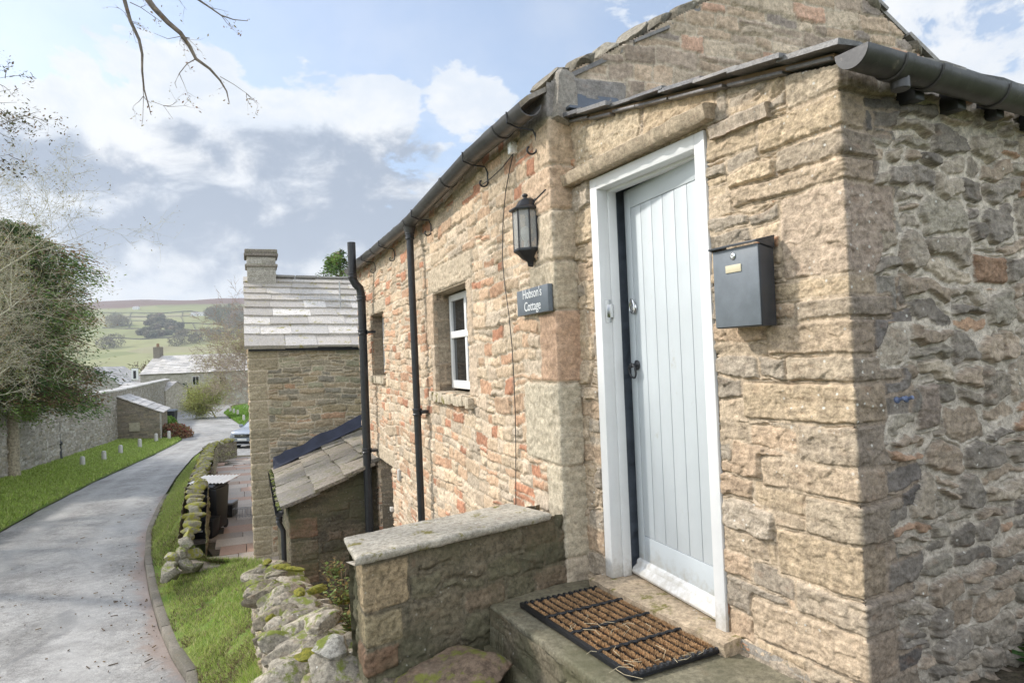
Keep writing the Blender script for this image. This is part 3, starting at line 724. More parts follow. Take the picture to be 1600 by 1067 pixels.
# ------------------------------------------------------------------ roofs
def slates(name, O, A, U, N, length, rows, wr, th, seed, m, parent, cols, over=.03, jit=.01, lift=.0, seg=3, lean=.5):
    """rows of stone slates: O eave corner, A along the eave, U up the slope, N out of the roof"""
    R = random.Random(seed); mb = MB(); O, A, U, N = map(Vector, (O, A, U, N)); y = 0
    for ri, rh in enumerate(rows):
        x = -over - (R.uniform(0, wr[0]) if ri % 2 else 0)
        while x < length+over:
            wd = R.uniform(*wr); x1 = min(x+wd, length+over); x0 = max(x, -over+R.uniform(-jit, jit)) 
            if x1-x0 > .03:
                t = th*R.uniform(.75, 1.3); c = R.choice(cols); k = R.uniform(.82, 1.18); c = tuple(q*k for q in c)
                yb = y - over*(ri == 0) + R.uniform(-jit, jit); yt = y+rh*1.12
                gz = lift + th*(1.0+lean) ; g = .004
                tw = R.uniform(-.004, .004)
                pts_b = []; n = seg
                low = []; upv = []
                for i in range(n+1):
                    f = i/n; xx = x0+g/2+(x1-x0-g)*f; yy = yb+R.uniform(-jit, jit)*.6
                    low.append((O+A*xx+U*yy+N*(gz-t+tw*f+R.uniform(-.002, .002)), O+A*xx+U*(yy+R.uniform(-.003, .003))+N*(gz+tw*f+R.uniform(-.002, .002))))
                    upv.append((O+A*xx+U*yt+N*(lift-t*.2), O+A*xx+U*yt+N*(lift+t*.8)))
                vs = []; fs = []
                for i in range(n+1): vs += [low[i][0], low[i][1], upv[i][1], upv[i][0]]
                for i in range(n):
                    a = 4*i; b2 = a+4
                    fs += [(a, b2, b2+1, a+1), (a+1, b2+1, b2+2, a+2), (a+2, b2+2, b2+3, a+3), (a+3, b2+3, b2, a)]
                fs += [(0, 1, 2, 3), (4*n+3, 4*n+2, 4*n+1, 4*n)]
                mb.add(vs, fs, c)
            x = x1 if x1 < length+over else length+over+1
        y += rh
    return mb.build(name, m, parent)
SLC = [(.20, .185, .165), (.26, .24, .21), (.16, .15, .14), (.23, .20, .16)]
# main cottage roof, west slope
pz = .57; cl = math.hypot(1, pz)
Uw = Vector((N2.x, N2.y, pz))/cl; Aw = Vector((D2.x, D2.y, 0)); Nw = Uw.cross(Aw); Nw = Nw if Nw.z > 0 else -Nw
def sagz(s): return interp(s, [-.2, 0, 1, 3, 5, 6.6, 7.5], [1.37, 1.37, 1.40, 1.335, 1.37, 1.42, 1.42])
mbs = []
O = W(0.02, .10, EAVE+.04)
ro = slates('roof', O, Aw, Uw, Nw, LW+.05, [.26, .26, .25, .25, .24, .24, .22, .22, .20, .2], (.20, .38), .022, 11, MAT['slate'], cottage, SLC, jit=.014)
for v in ro.data.vertices:      # the old roof sags
    q = Vector((v.co.x, v.co.y))-C0; v.co.z += sagz(q.dot(D2))-1.37
Ue = Vector((-N2.x, -N2.y, .67)).normalized(); Ne = Ue.cross(Aw); Ne = Ne if Ne.z > 0 else -Ne
O = Vector((C0.x, C0.y, 0))+Vector((N2.x*3.76, N2.y*3.76, EYE+1.50))+Aw*.02
slates('roof', O, Aw, Ue, Ne, LW+.05, [.28]*7, (.22, .4), .022, 12, MAT['slate'], cottage, SLC, jit=.014)
# verge stones on the gable: ragged coping of flat stones
R = random.Random(4)
mb = MB()
def gpt(t, z, o): p = C0+N2*t-D2*o; return Vector((p.x, p.y, EYE+z))
def verge(t0, t1, z0, z1, seed):
    R = random.Random(seed); n = int(abs(t1-t0)/.20)+1
    L = ([], [], [])
    for i in range(n):
        f = (i+.5)/n; t = t0+(t1-t0)*f; z = z0+(z1-z0)*f; sl = math.atan2(z1-z0, t1-t0)
        M = Matrix(((N2.x, D2.x, 0), (N2.y, D2.y, 0), (0, 0, 1))) @ Matrix.Rotation(-sl+R.uniform(-.06, .06), 3, 'Y')
        k = R.uniform(.8, 1.2)
        rock_mesh(*L, gpt(t, z-.045, -.12), (.13*R.uniform(.8, 1.1), .17, .055*R.uniform(.8, 1.2)), M, seed+i, (.25*k, .225*k, .18*k), facets=12, sub=3)
    return rocks_build('verge_stones', L, MAT['gable'], cottage)
verge(-.02, 1.98, 1.56, 2.70, 31); verge(2.0, 3.7, 2.69, 1.54, 61)
# kneeler at the foot of the gable
one_rock('kneeler', gpt(.10, 1.40, -.02), (.15, .12, .19), (0, 0, .36), 77, (.26, .235, .20), MAT['gable'], cottage, facets=14)
# lead flashing where the porch roof meets the gable
mb = MB(); mb.box(gpt(.10, 1.335, .0), D3(-D2*.016), (N2.x*2.6, N2.y*2.6, 0), (0, 0, .12)); mb.box(gpt(.08, 1.34, .0), D3(-D2*.10), (N2.x*2.6, N2.y*2.6, 0), (0, 0, .014)); mb.build('lead_flashing', MAT['lead'], cottage)
# porch roof: rises from the end wall back to the gable
zl, zh = .985, 1.315
Ap = Vector((NR.x, NR.y, 0)); Up = Vector((DD.x*PL, DD.y*PL, zh-zl)).normalized(); Np = Up.cross(Ap); Np = Np if Np.z > 0 else -Np
slates('porch_roof', RW(-.03, .03, zl-.01), Ap, Up, Np, 2.6, [.20, .22, .21, .23, .21, .22, .24, .2], (.22, .42), .016, 21, MAT['slate'], cottage, [(.10, .10, .105), (.14, .135, .13), (.17, .16, .15)], over=.055, jit=.016)
mb = MB(); mb.box(RW(-.02, .0, zl-.03), Up*1.74, Ap*2.6, Np*.022, (.2, .18, .15)); mb.build('roof_deck', MAT['wood'], cottage)
# second thin slates below the verge (tilting course)
R = random.Random(8); mb = MB(); x = 0
while x < 1.72:
    L = R.uniform(.16, .34); z = zl+(zh-zl)*x/PL
    p = PW(PL-x, .0, z-.035+R.uniform(-.006, .004)); o = R.uniform(.03, .055)
    mb.box(p+Vector((NR.x*.1, NR.y*.1, 0)), Up*(min(L, 1.74-x)-.01), D3(-NR*(.1+o)), (0, 0, .014), (.13, .12, .115)); x += L
mb.build('verge_slates', MAT['slate'], cottage, bevel=.003)

# ------------------------------------------------------------------ gutters and pipes
def gutter(name, pts, r, m, parent, upv=Vector((0, 0, 1)), th=.004, stop=True, joints=()):
    mb = MB(); n = 14
    pts = [Vector(p) for p in pts]; V = []; fs = []
    for i, p in enumerate(pts):
        t = (pts[min(i+1, len(pts)-1)]-pts[max(i-1, 0)]).normalized(); a = t.cross(upv).normalized(); b = Vector((0, 0, 1))
        for rr in (r, r-th):
            for k in range(n+1):
                q = math.pi*k/n; V.append(p + a*(rr*math.cos(q)) - b*(rr*math.sin(q)))
    k2 = 2*(n+1)
    for i in range(len(pts)-1):
        for k in range(n):
            a = i*k2+k; fs.append((a, a+1, a+k2+1, a+k2)); a += n+1; fs.append((a, a+k2, a+k2+1, a+1))
        for k in (0, n): a = i*k2+k; b = a+n+1; fs.append((a, a+k2, b+k2, b))
    for i in (0, len(pts)-1):
        for k in range(n): a = i*k2+k; fs.append((a, a+1, a+n+2, a+n+1))
    mb.add(V, fs)
    if stop:
        for i in ([0] if stop == 1 else [0, len(pts)-1]):
            fs = []; vv = [V[i*k2+k] for k in range(n+1)]; t = (pts[1]-pts[0]).normalized() if i == 0 else (pts[-1]-pts[-2]).normalized()
            mb.add([v-t*.003 for v in vv]+[v+t*.003 for v in vv], [tuple(range(n+1)), tuple(range(2*n+1, n, -1))]+[(k, k+1, n+2+k, n+1+k) for k in range(n)])
    o = mb.build(name, m, parent, smooth=True)
    for (c, wd) in joints:      # union collars
        q = MB(); V = []; fs = []
        seglen = (pts[-1]-pts[0]).length; d = (pts[-1]-pts[0]).normalized(); c0 = pts[0]+d*c
        zc = interp(c, [ (p-pts[0]).length for p in pts], [p.z for p in pts]); a = d.cross(upv).normalized()
        ringp = [(0, r+.002), (.004, r+.007), (wd-.004, r+.007), (wd, r+.002)]
        for (dx, rr) in ringp:
            for k in range(n+1):
                an = math.pi*k/n; pp = c0+d*dx; V.append(Vector((pp.x, pp.y, zc))+a*(rr*math.cos(an))-Vector((0, 0, 1))*(rr*math.sin(an)))
        for i in range(3):
            for k in range(n): b2 = i*(n+1)+k; fs.append((b2, b2+1, b2+n+2, b2+n+1))
        q.add(V, fs); q.build('gutter_joint', m, o, smooth=True)
    return o
gs = [-.02, .5, 1, 1.5, 2, 3, 4, 5, 6, 7, 7.35]
gutter('gutter', [W(s, .12, sagz(s)-.0) for s in gs], .068, MAT['giron'], cottage, stop=0, joints=[(.42, .05), (1.62, .05), (3.0, .09), (4.9, .05), (6.5, .05)])
gutter('gutter', [RW(t, .115, .93-.02*t) for t in (-.085, .3, .8, 1.5, 2.6)], .060, MAT['giron'], cottage, stop=1, joints=[(.185, .05), (.38, .05), (.78, .05)])
# outlet stub under the porch gutter, black rafter feet
mb = MB(); p = RW(.155, .115, .87); mb.lathe(p+Vector((0, 0, -.035)), [(0, 0), (.026, 0), (.03, .004), (.03, .05), (0, .05)], 16); mb.build('gutter_outlet', MAT['giron'], cottage, smooth=True)
for t in (.30, .55, .80, 1.1, 1.4, 1.8, 2.2):
    mb = MB(); mb.box(RW(t, .0, .84), Ap*.055, D3(-DD*.075), (0, 0, .08)); mb.build('rafter_foot', MAT['ciron'], cottage, bevel=.006)
# downpipe and soil pipe
def pipe(name, pts, r, collars, m, parent, smooth=True):
    mb = MB(); mb.tube(pts, r, 16)
    for z in collars:
        i = max(k for k in range(len(pts)) if pts[k].z >= z-.0); 
        a = pts[i]; b = pts[min(i+1, len(pts)-1)]; f = 0 if a.z == b.z else (a.z-z)/(a.z-b.z); c = a.lerp(b, f)
        mb.lathe(c-Vector((0, 0, .035)), [(r, 0), (r+.010, .002), (r+.012, .015), (r+.007, .022), (r+.007, .05), (r+.013, .056), (r+.011, .068), (r, .07)], 16)
    return mb.build(name, m, parent, smooth=True)
s = 3.02; zt = sagz(s)
pipe('downpipe', [W(s, .12, zt-.05), W(s, .12, zt-.16), W(s, .11, -.6), W(s, .10, YARD)], .034, [EYE+zt-.15, EYE-.50, EYE-2.2], MAT['ciron'], cottage)
mb = MB(); mb.lathe(W(s, .12, zt-.13), [(0, 0), (.045, 0), (.048, .02), (.062, .07), (.0, .07)], 16); mb.build('gutter_outlet', MAT['giron'], cottage, smooth=True)
mb = MB(); mb.box(W(s-.06, .085, -.515), D3(D2*.12), D3(N2*.08), (0, 0, .03)); mb.build('pipe_bracket', MAT['ciron'], cottage, bevel=.003)
s = 5.95
top = W(s, .26, 1.62); 
pipe('soil_pipe', [top, W(s, .26, 1.17), W(s, .255, 1.12), W(s, .22, 1.05), W(s, .17, 1.0), W(s, .155, .93), W(s, .15, .8), W(s, .15, YARD)], .055, [EYE+1.17, EYE+.86, EYE+.40, EYE-1.20, EYE-2.4], MAT['ciron'], cottage)
for z in (.40, -1.20): 
    mb = MB(); mb.box(W(s-.09, .10, z-.015), D3(D2*.18), D3(N2*.11), (0, 0, .03)); mb.build('pipe_bracket', MAT['ciron'], cottage, bevel=.003)
# scroll brackets of the gutter
for s in (.16, 1.02, 2.62, 4.3, 5.6):
    z = sagz(s)-.075; mb = MB()
    pts = [W(s, .19, z+.08), W(s, .19, z+.02), W(s, .12, z-.005), W(s, .03, z-.01), W(s, .012, z-.05), W(s, .012, z-.11)]
    for k in range(14):
        t = k/13*4.2; rr = .040*(1-k/18); pts.append(W(s, .052-rr*math.cos(t), z-.12-rr*math.sin(t)))
    mb.tube(pts, .006, 6); mb.build('gutter_bracket', MAT['ciron'], cottage, smooth=True)
# cable down the wall
def wpt(px, py, o=.025):     # point on the west wall seen at a pixel of the photo
    d = ray(px, py); q = Vector((d.x, d.y)); base = C0-N2*o
    k = base.dot(N2)/q.dot(N2); p = Vector((0, 0, EYE))+d*k; return p
mb = MB(); R = random.Random(2)
cp = [(802, 240), (797, 262), (790, 300), (786, 345), (785, 400), (788, 440), (795, 490), (800, 540), (803, 590), (805, 640), (806, 700), (806, 760), (806, 800)]
mb.tube([wpt(*p) for p in cp], .0032, 6); mb.tube([wpt(802, 240), wpt(785, 262), wpt(768, 278), wpt(752, 290)], .0032, 6)
mb.build('cable', MAT['ciron'], cottage, smooth=True)
mb = MB(); p = wpt(798, 238, .05); mb.box(p, D3(D2*.06), D3(N2*.05), (0, 0, .07)); mb.build('junction_box', MAT['cap'], cottage, bevel=.01)
for (px, py, hh) in ((623, 752, .13), (611, 800, .05)):
    mb = MB(); p = wpt(px, py, .04); mb.box(p, D3(D2*.09), D3(N2*.04), (0, 0, hh)); mb.build('vent', MAT['white'], cottage, bevel=.006)

# ------------------------------------------------------------------ wall lantern
lp = wpt(833, 350, .0); ls = (Vector((lp.x, lp.y))-C0).dot(D2)
LS, LZ = ls-.0, None
lant = thing('wall_lantern', 'black half lantern with clear glass panes fixed beside the cottage corner', 'lantern', W(LS, 0, .62))
def lw(a, o, z): return W(LS+a, o, z)      # a along wall
zt, zb = .82, .63   # glass top, bottom
zt = (555-322)/F*3.9; zb = (555-386)/F*3.9
hw, dp = .078, .098
def half(z, s, dd): return [lw(s*hw, .012, z), lw(s*hw, .012+dd*.45, z), lw(s*hw*.5, .012+dd, z), lw(-s*hw*.5, .012+dd, z), lw(-s*hw, .012+dd*.45, z), lw(-s*hw, .012, z)]
def loft(mb, rings, cap=True):
    n = len(rings[0]); vs = [p for r_ in rings for p in r_]; fs = []
    for i in range(len(rings)-1):
        for k in range(n): fs.append((i*n+k, i*n+(k+1) % n, (i+1)*n+(k+1) % n, (i+1)*n+k))
    if cap: fs += [tuple(range(n)), tuple((len(rings)-1)*n+k for k in range(n))]
    mb.add(vs, fs)
mb = MB(); loft(mb, [half(zt-.006, 1.22, dp*1.22), half(zt+.006, 1.24, dp*1.24), half(zt+.022, .86, dp*.88), half(zt+.060, .60, dp*.66), half(zt+.072, .28, dp*.42)])
mb.lathe(lw(0, .045, zt+.068), [(0, 0), (.014, 0), (.010, .010), (.018, .016), (.016, .028), (0, .034)], 12); mb.build('lamp_roof', MAT['ciron'], lant, bevel=.002)
mb = MB(); loft(mb, [half(zb+.006, 1.06, dp*1.06), half(zb-.010, 1.06, dp*1.06), half(zb-.024, .78, dp*.86), half(zb-.055, .45, dp*.6), half(zb-.070, .18, dp*.35), half(zb-.095, .14, dp*.3), half(zb-.10, .05, dp*.15)]); mb.build('lamp_base', MAT['ciron'], lant, bevel=.002)
mb = MB(); h0, h1 = half(zb, 1, dp), half(zt, 1, dp)
for a, b2 in zip(h0, h1): mb.tube([a, b2], .0062, 6)
mb.box(lw(-.075, 0, zb-.06), D3(D2*.15), D3(-N2*.012), (0, 0, zt-zb+.12)); mb.build('lamp_frame', MAT['ciron'], lant)
for k in (0, 1, 2, 3, 4):
    g0, g1, g2, g3 = h0[k], h0[k+1], h1[k+1], h1[k]; nn = (g1-g0).cross(g3-g0).normalized()*.003
    mb = MB(); mb.hexa([g0-nn, g1-nn, g1+nn, g0+nn, g3-nn, g2-nn, g2+nn, g3+nn]); mb.build('glass_pane', MAT['lglass'], lant)
mb = MB(); mb.lathe(lw(0, .05, zb+.0), [(0, 0), (.014, 0), (.014, .04), (.010, .045), (.026, .08), (.030, .105), (.022, .13), (0, .14)], 14); mb.build('bulb', plain('frosted_bulb', (.75, .74, .70), .3), lant, smooth=True)
mb = MB(); mb.tube([lw(-.05, .02, zt+.02), lw(-.11, .03, zt+.035), W(.02, .03, zt+.06)], .005, 6); mb.build('lamp_cable', MAT['ciron'], lant)

# ------------------------------------------------------------------ name sign
def text_mesh(name, txt, size, m, parent, M, ext=.001, align='CENTER'):
    cu = bpy.data.curves.new(name, 'FONT'); cu.body = txt; cu.size = size; cu.extrude = ext; cu.align_x = align; cu.align_y = 'CENTER'; cu.space_line = .95; cu.resolution_u = 4
    to = bpy.data.objects.new(name, cu); COL.objects.link(to); bpy.context.view_layer.update()
    me = bpy.data.meshes.new_from_object(to.evaluated_get(bpy.context.evaluated_depsgraph_get())); bpy.data.objects.remove(to)
    me.transform(M); me.name = name
    return link(name, me, m, parent)
a, b2, c, d_ = wpt(808, 455.5, .045), wpt(856, 443.6, .045), wpt(856.5, 486.5, .045), wpt(809.5, 494, .045)
sA = (Vector((a.x, a.y))-C0).dot(D2); sB = (Vector((b2.x, b2.y))-C0).dot(D2)
zS1, zS0 = (a.z+b2.z)/2-EYE, (c.z+d_.z)/2-EYE
sign = thing('name_sign', 'small grey slate name sign lettered in white, on the wall below the lantern', 'sign', W((sA+sB)/2, 0, zS0))
mb = MB(); mb.box(W(sB, .048, zS0), D3(D2*(sA-sB)), D3(N2*.03), (0, 0, zS1-zS0)); mb.build('sign_plate', MAT['slatesign'], sign, bevel=.002)
X = Vector((-D2.x, -D2.y, 0)); Z = X.cross(Vector((0, 0, 1))); cpt = W((sA+sB)/2-.006, (.0485), (zS0+zS1)/2+.006)
M = Matrix.Translation(cpt) @ Matrix((X, Vector((0, 0, 1)), Z)).transposed().to_4x4()
sw_ = abs(sA-sB)
text_mesh('lettering', "Hobson's\nCottage", sw_*.172, MAT['letter'], sign, M @ Matrix.Diagonal((.95, .98, 1, 1)), .0008)

# ------------------------------------------------------------------ post box on the porch wall
def ppt(px, py, o):
    d = ray(px, py); q = Vector((d.x, d.y)); base = J-NR*o; k = base.dot(NR)/q.dot(NR); return Vector((0, 0, EYE))+d*k
o1 = .105
a, b2, c, d_ = ppt(1115, 390, o1), ppt(1186, 373, o1), ppt(1191, 510, o1), ppt(1120, 513, o1)
def sof(p): return -(Vector((p.x, p.y))-J).dot(DD)
q0, q1 = (sof(a)+sof(d_))/2, (sof(b2)+sof(c))/2; z1, z0 = (a.z+b2.z)/2-EYE, (c.z+d_.z)/2-EYE
box = thing('post_box', 'dark grey metal post box with pale name label, right of the door', 'post box', PW((q0+q1)/2, 0, z0))
mb = MB(); pb(mb, q0, q1, .03, o1, z0, z1-.012); mb.build('body', MAT['dkgreys'], box, bevel=.003)
mb = MB(); pb(mb, q0+.001, q1-.001, o1+.0005, o1+.006, z0+.004, z1-.014); mb.build('front_panel', MAT['dkgrey'], box, bevel=.002)
mb = MB()
A = [PW(q0-.006, .028, z1+.012), PW(q1+.006, .028, z1+.012), PW(q1+.006, o1+.022, z1-.010), PW(q0-.006, o1+.022, z1-.010)]
B = [p+Vector((0, 0, .008)) for p in A]; mb.hexa(A+B)
for q in (q0-.0058, q1+.0038):
    mb.add([PW(q, .03, z1+.012), PW(q, o1+.02, z1-.009), PW(q, .03, z1-.03), PW(q+.002, .03, z1+.012), PW(q+.002, o1+.02, z1-.009), PW(q+.002, .03, z1-.03)], [(0, 1, 2), (5, 4, 3), (0, 3, 4, 1), (1, 4, 5, 2), (2, 5, 3, 0)])
mb.build('lid', MAT['dkgreys'], box, bevel=.0015)
wq = q1-q0; hq = z1-z0
mb = MB(); mb.lathe(PW(q0+wq*.47, o1+.006, z1-hq*.14), [(0, 0), (.0125, 0), (.0135, .003), (.010, .006), (.006, .0065), (0, .0045)], 20, axis=(-NR.x, -NR.y, 0)); mb.build('lock', MAT['chrome'], box, smooth=True)
mb = MB(); pb(mb, q0+wq*.30, q0+wq*.64, o1+.006, o1+.0095, z1-hq*.335, z1-hq*.245); mb.build('name_label', plain('cream_label', (.62, .55, .38), .5), box, bevel=.001)
R = random.Random(3)
mb = MB(); L = ([], [], [])
# small paired wall fixing on the end wall
vf = thing('wall_fixing', 'two small blue and white cable clips on the grey end wall', 'cable clip', RW(.17, 0, -.2))
for k, t in enumerate((.165, .215)):
    mb = MB(); p = RW(t, .035, -.205); mb.lathe(p, [(0, 0), (.011, 0), (.012, .006), (.006, .014), (.007, .03), (0, .032)], 10, axis=(-DD.x, -DD.y, .3)); mb.build('clip', plain('clip_blue', (.10, .13, .22), .4), vf, smooth=True)

# ------------------------------------------------------------------ low wall with coping beside the landing
ca, cb2, cc, cd = (onz(880, 797, -.845), onz(555, 871, -.845), onz(537, 838, -.845), onz(836, 773, -.845))
lowwall = thing('low_wall', 'low stone wall with wide flat weathered coping beside the landing', 'wall', Vector((cb2.x, cb2.y, EYE-1.5)))
dl = Vector((ca.x-cb2.x, ca.y-cb2.y)); LLen = dl.length; dl.normalize(); pl_ = Vector((-dl.y, dl.x))       # pl_ points to the far side
wid = (Vector((cc.x, cc.y))-Vector((cb2.x, cb2.y))).dot(pl_)
c2 = Vector((cb2.x, cb2.y)); SH = (Vector((cc.x, cc.y))-c2).dot(dl)/wid
R = random.Random(6)
# coping: grid slab in two stones with uneven faces
def coping(x0, x1, seed):
    nx, ny = int((x1-x0)/.008), int(wid/.008); xs = np.linspace(x0, x1, nx); ys = np.linspace(0, wid, ny)
    X, Y = np.meshgrid(xs, ys, indexing='ij'); hgt = .006*fbm(X*5, Y*5, 5, seed)+.0015*fbm(X*50, Y*50, 2, seed+4)
    ed = np.minimum(np.minimum(X-x0, x1-X), np.minimum(Y, wid-Y)); hgt -= .006*(1-sstep(0, .012, ed))
    jx = .010*fbm(Y*12, X*0+seed, 3, seed+2); jy = .009*fbm(X*10, X*0+seed, 4, seed+3)
    fx = (1-sstep(0, .06, X-x0)); fx2 = (1-sstep(0, .06, x1-X)); fy = 1-sstep(0, .08, Y); fy2 = 1-sstep(0, .08, wid-Y)
    Xo = X+jx*(fx+fx2*.2); Yo = Y+jy*(fy+fy2); Z = -.845+hgt
    def w3(Xa, Ya, Za):
        Xa = Xa+SH*Ya*(1-Xa/LLen)
        return np.stack([c2.x+dl.x*Xa+pl_.x*Ya, c2.y+dl.y*Xa+pl_.y*Ya, Za+EYE], -1).reshape(-1, 3)
    I = np.arange(nx*ny).reshape(nx, ny); Fq = [np.stack([I[:-1, :-1], I[1:, :-1], I[1:, 1:], I[:-1, 1:]], -1).reshape(-1, 4)]
    V = [w3(Xo, Yo, Z)]; n = nx*ny
    border = list(I[:, 0])+list(I[-1, 1:])+list(I[-2::-1, -1])+list(I[0, -2:0:-1]); top = V[0][border]; k = len(border); s_ = np.arange(k)*.008
    prev = np.array(border); base = n
    for (dz, ins) in ((-.012, -.003), (-.026, .004), (-.038, .008), (-.040, .10)):
        ctr = V[0].mean(0); dirv = top-ctr; dirv[:, 2] = 0
        cx = np.where(np.arange(k) < nx, 1, 0)
        q = top.copy(); q[:, 2] = EYE-.845+dz+.004*fbm(s_*8, s_*0+dz*50, 3, seed+9)
        inn = ins+.004*fbm(s_*9, s_*0+dz*90, 3, seed+8)
        # inward direction per side
        side = np.zeros((k, 2)); side[:nx] = (pl_.x, pl_.y); side[nx:nx+ny-1] = (-dl.x, -dl.y); side[nx+ny-1:2*nx+ny-2] = (-pl_.x, -pl_.y); side[2*nx+ny-2:] = (dl.x, dl.y)
        q[:, :2] += side*inn[:, None]
        V.append(q); idx = np.arange(base, base+k); Fq.append(np.stack([prev, np.roll(prev, -1), np.roll(idx, -1), idx], -1)[:, ::-1]); prev = idx; base += k
    V = np.concatenate(V); C = np.zeros((len(V), 3)); C[:] = (.40, .365, .30); C *= (1+.25*fbm(V[:, 0]*6, V[:, 1]*6, 4, seed))[:, None]
    return link('coping', np_mesh('coping', V, np.concatenate(Fq), C), MAT['cap'], lowwall)
coping(0, LLen*.93, 3)
mb = MB()
# body: end face + front face, wrapped round the near corner, plus back
ins = .045
fp = c2+dl*ins*1.3+pl_*ins; ep = fp+(pl_+dl*SH)*(wid-2*ins); gp = fp+dl*(LLen+.05)
LOWP = pick([(.30, .26, .19), (.26, .24, .17), (.34, .27, .20), (.22, .20, .15)])
ovl = [(wid-2*ins-.2, wid-2*ins+.24, -1.12, -.90, (.40, .32, .23), .008), (wid-2*ins-.2, wid-2*ins+.20, -1.28, -1.12, (.33, .28, .2), .006), (wid-2*ins-.2, wid-2*ins+.18, -1.40, -1.28, (.42, .20, .12), .012)]
fL = Rubble(0, 2, -2.6, -.8, 55, ch=(.09, .17), sw=(.16, .36), split=.2, pal=LOWP, mortar=(.30, .265, .20), warp=.02, wave=.04, joint=.008, bevel=.016, relief=(.002, .020), rough=.010, over=[(a,b,c,d,(e[0]*1.5,e[1]*1.5,e[2]*1.4) if d>-1.25 else (.36,.235,.165),f) for a,b,c,d,e,f in ovl], flush=.4)
relief_wall('body', [gp+pl_*(wid-2*ins), ep, fp, gp][1:], np.arange(0, wid-2*ins+LLen+.0, .0075), np.arange(-2.6, -.872, .0075), fL, m=MAT['dark'], parent=lowwall)
relief_wall('body', [gp+pl_*(wid-2*ins), ep], np.arange(0, LLen, .02), np.arange(-3.5, -.872, .02), fL, m=MAT['dark'], parent=lowwall)

# ------------------------------------------------------------------ landing (step) and door mat
land = thing('landing_step', 'worn grey green concrete landing step in front of the pale door', 'step', PW(.6, .3, LAND-.2))
e0, e1 = onz(762, 945, LAND), onz(935, 1078, LAND)
dle = Vector((e1.x-e0.x, e1.y-e0.y)).normalized()
def slab_poly(name, poly, z, th, m, parent, col, step=.012, rough=.004, seed=1, edge=.012, skirt=.0):
    """flat stone slab from a 2D polygon, finely gridded and uneven"""
    P = [Vector(p) for p in poly]; xs = [p.x for p in P]; ys = [p.y for p in P]
    gx = np.arange(min(xs), max(xs)+step, step); gy = np.arange(min(ys), max(ys)+step, step); X, Y = np.meshgrid(gx, gy, indexing='ij')
    d = np.full(X.shape, 1e9)
    area = sum(a.x*b.y-b.x*a.y for a, b in zip(P, P[1:]+P[:1])); sg = 1 if area > 0 else -1
    for a, b in zip(P, P[1:]+P[:1]):
        t = (b-a).normalized(); n = Vector((-t.y, t.x))*sg; d = np.minimum(d, (X-a.x)*n.x+(Y-a.y)*n.y)
    d = d + .010*fbm(X*9, Y*9, 4, seed+7)
    Z = z+rough*fbm(X*4, Y*4, 5, seed)+rough*.3*fbm(X*40, Y*40, 3, seed+2)
    Z = np.where(d < 0, z-th, Z-edge*.8*(1-sstep(0, edge, d)))
    keep = (d > -step*1.5); I = np.arange(X.size).reshape(X.shape)
    k4 = keep[:-1, :-1] & keep[1:, :-1] & keep[1:, 1:] & keep[:-1, 1:]
    Fq = np.stack([I[:-1, :-1], I[1:, :-1], I[1:, 1:], I[:-1, 1:]], -1)[k4].reshape(-1, 4); used = np.unique(Fq); rm = np.zeros(X.size, int); rm[used] = np.arange(len(used))
    V = np.stack([X, Y, Z+EYE], -1).reshape(-1, 3)[used]; C = np.array(col)[None, :]*(1+.25*fbm(V[:, 0]*5, V[:, 1]*5, 5, seed+3))[:, None]
    return link(name, np_mesh(name, V, rm[Fq], C), m, parent)
A0 = P2(e0); A1 = P2(e1)+dle*.35; B0 = A0+pl_*0+Vector((dl.x, dl.y))*.75; 
MAT['landing'] = stone_mat('landing_stone', tint=(.72, .70, .64), contrast=.34, bump=.5, green=.75, lichen=.4, rough=.7)
slab_poly('tread', [A0, A1, A1+NR*1.0, P2(W(-.3, -.5)), P2(W(.25, -.2)), P2(onz(738, 926, LAND))+pl_*.05], LAND, .3, MAT['landing'], land, (.27, .25, .19), seed=4)
RISE = pick([(.28, .25, .19), (.31, .27, .2)])
fr = Rubble(0, 2, -1.7, -1.2, 71, ch=(.1, .16), sw=(.3, .6), pal=RISE, mortar=(.27, .24, .18), relief=(.0, .012), rough=.008)
relief_wall('riser', [A0+pl_*.2-dle*.0, A0+NR*.004, A1+NR*.004], np.arange(0, 1.6, .008), np.arange(-1.62, LAND-.006, .008), fr, m=MAT['dark'], parent=land)
# lower ledge in front of the riser
slab_poly('ledge', [A0-NR*.05-dle*.12, A1-NR*.03, A1+NR*.1, A0+NR*.1-dle*.12], -1.435, .2, MAT['landing'], land, (.30, .26, .19), seed=9)

mt = thing('door_mat', 'black rubber door mat with rows of brown coir bristle on the landing', 'door mat', onz(950, 985, LAND))
ml, mbk, mr, mf = [onz(*p, LAND+.014) for p in ((812, 946), (922, 908), (1118, 1007), (986, 1061))]
mo = Vector((ml.x, ml.y)); mL = Vector((mf.x-ml.x, mf.y-ml.y)); mlen = mL.length; mu = mL/mlen; mv = Vector((-mu.y, mu.x)); mwid = (Vector((mbk.x, mbk.y))-mo).dot(mv)
mwid = min(mwid, .50); mlen = .90; mz = LAND+.008
def MP(a, b, z): p = mo+mu*a+mv*b; return Vector((p.x, p.y, EYE+mz+z))
def mbx(mb, a0, a1, b0, b1, z0, z1): mb.box(MP(a0, b0, z0), D3(mu*(a1-a0)), D3(mv*(b1-b0)), (0, 0, z1-z0))
mb = MB(); mbx(mb, .0, mlen, 0, mwid, 0, .004); t = .020
mbx(mb, 0, mlen, 0, t, .0042, .022); mbx(mb, 0, mlen, mwid-t, mwid, .0042, .022)
n = 10; pitch = (mwid-2*t)/n
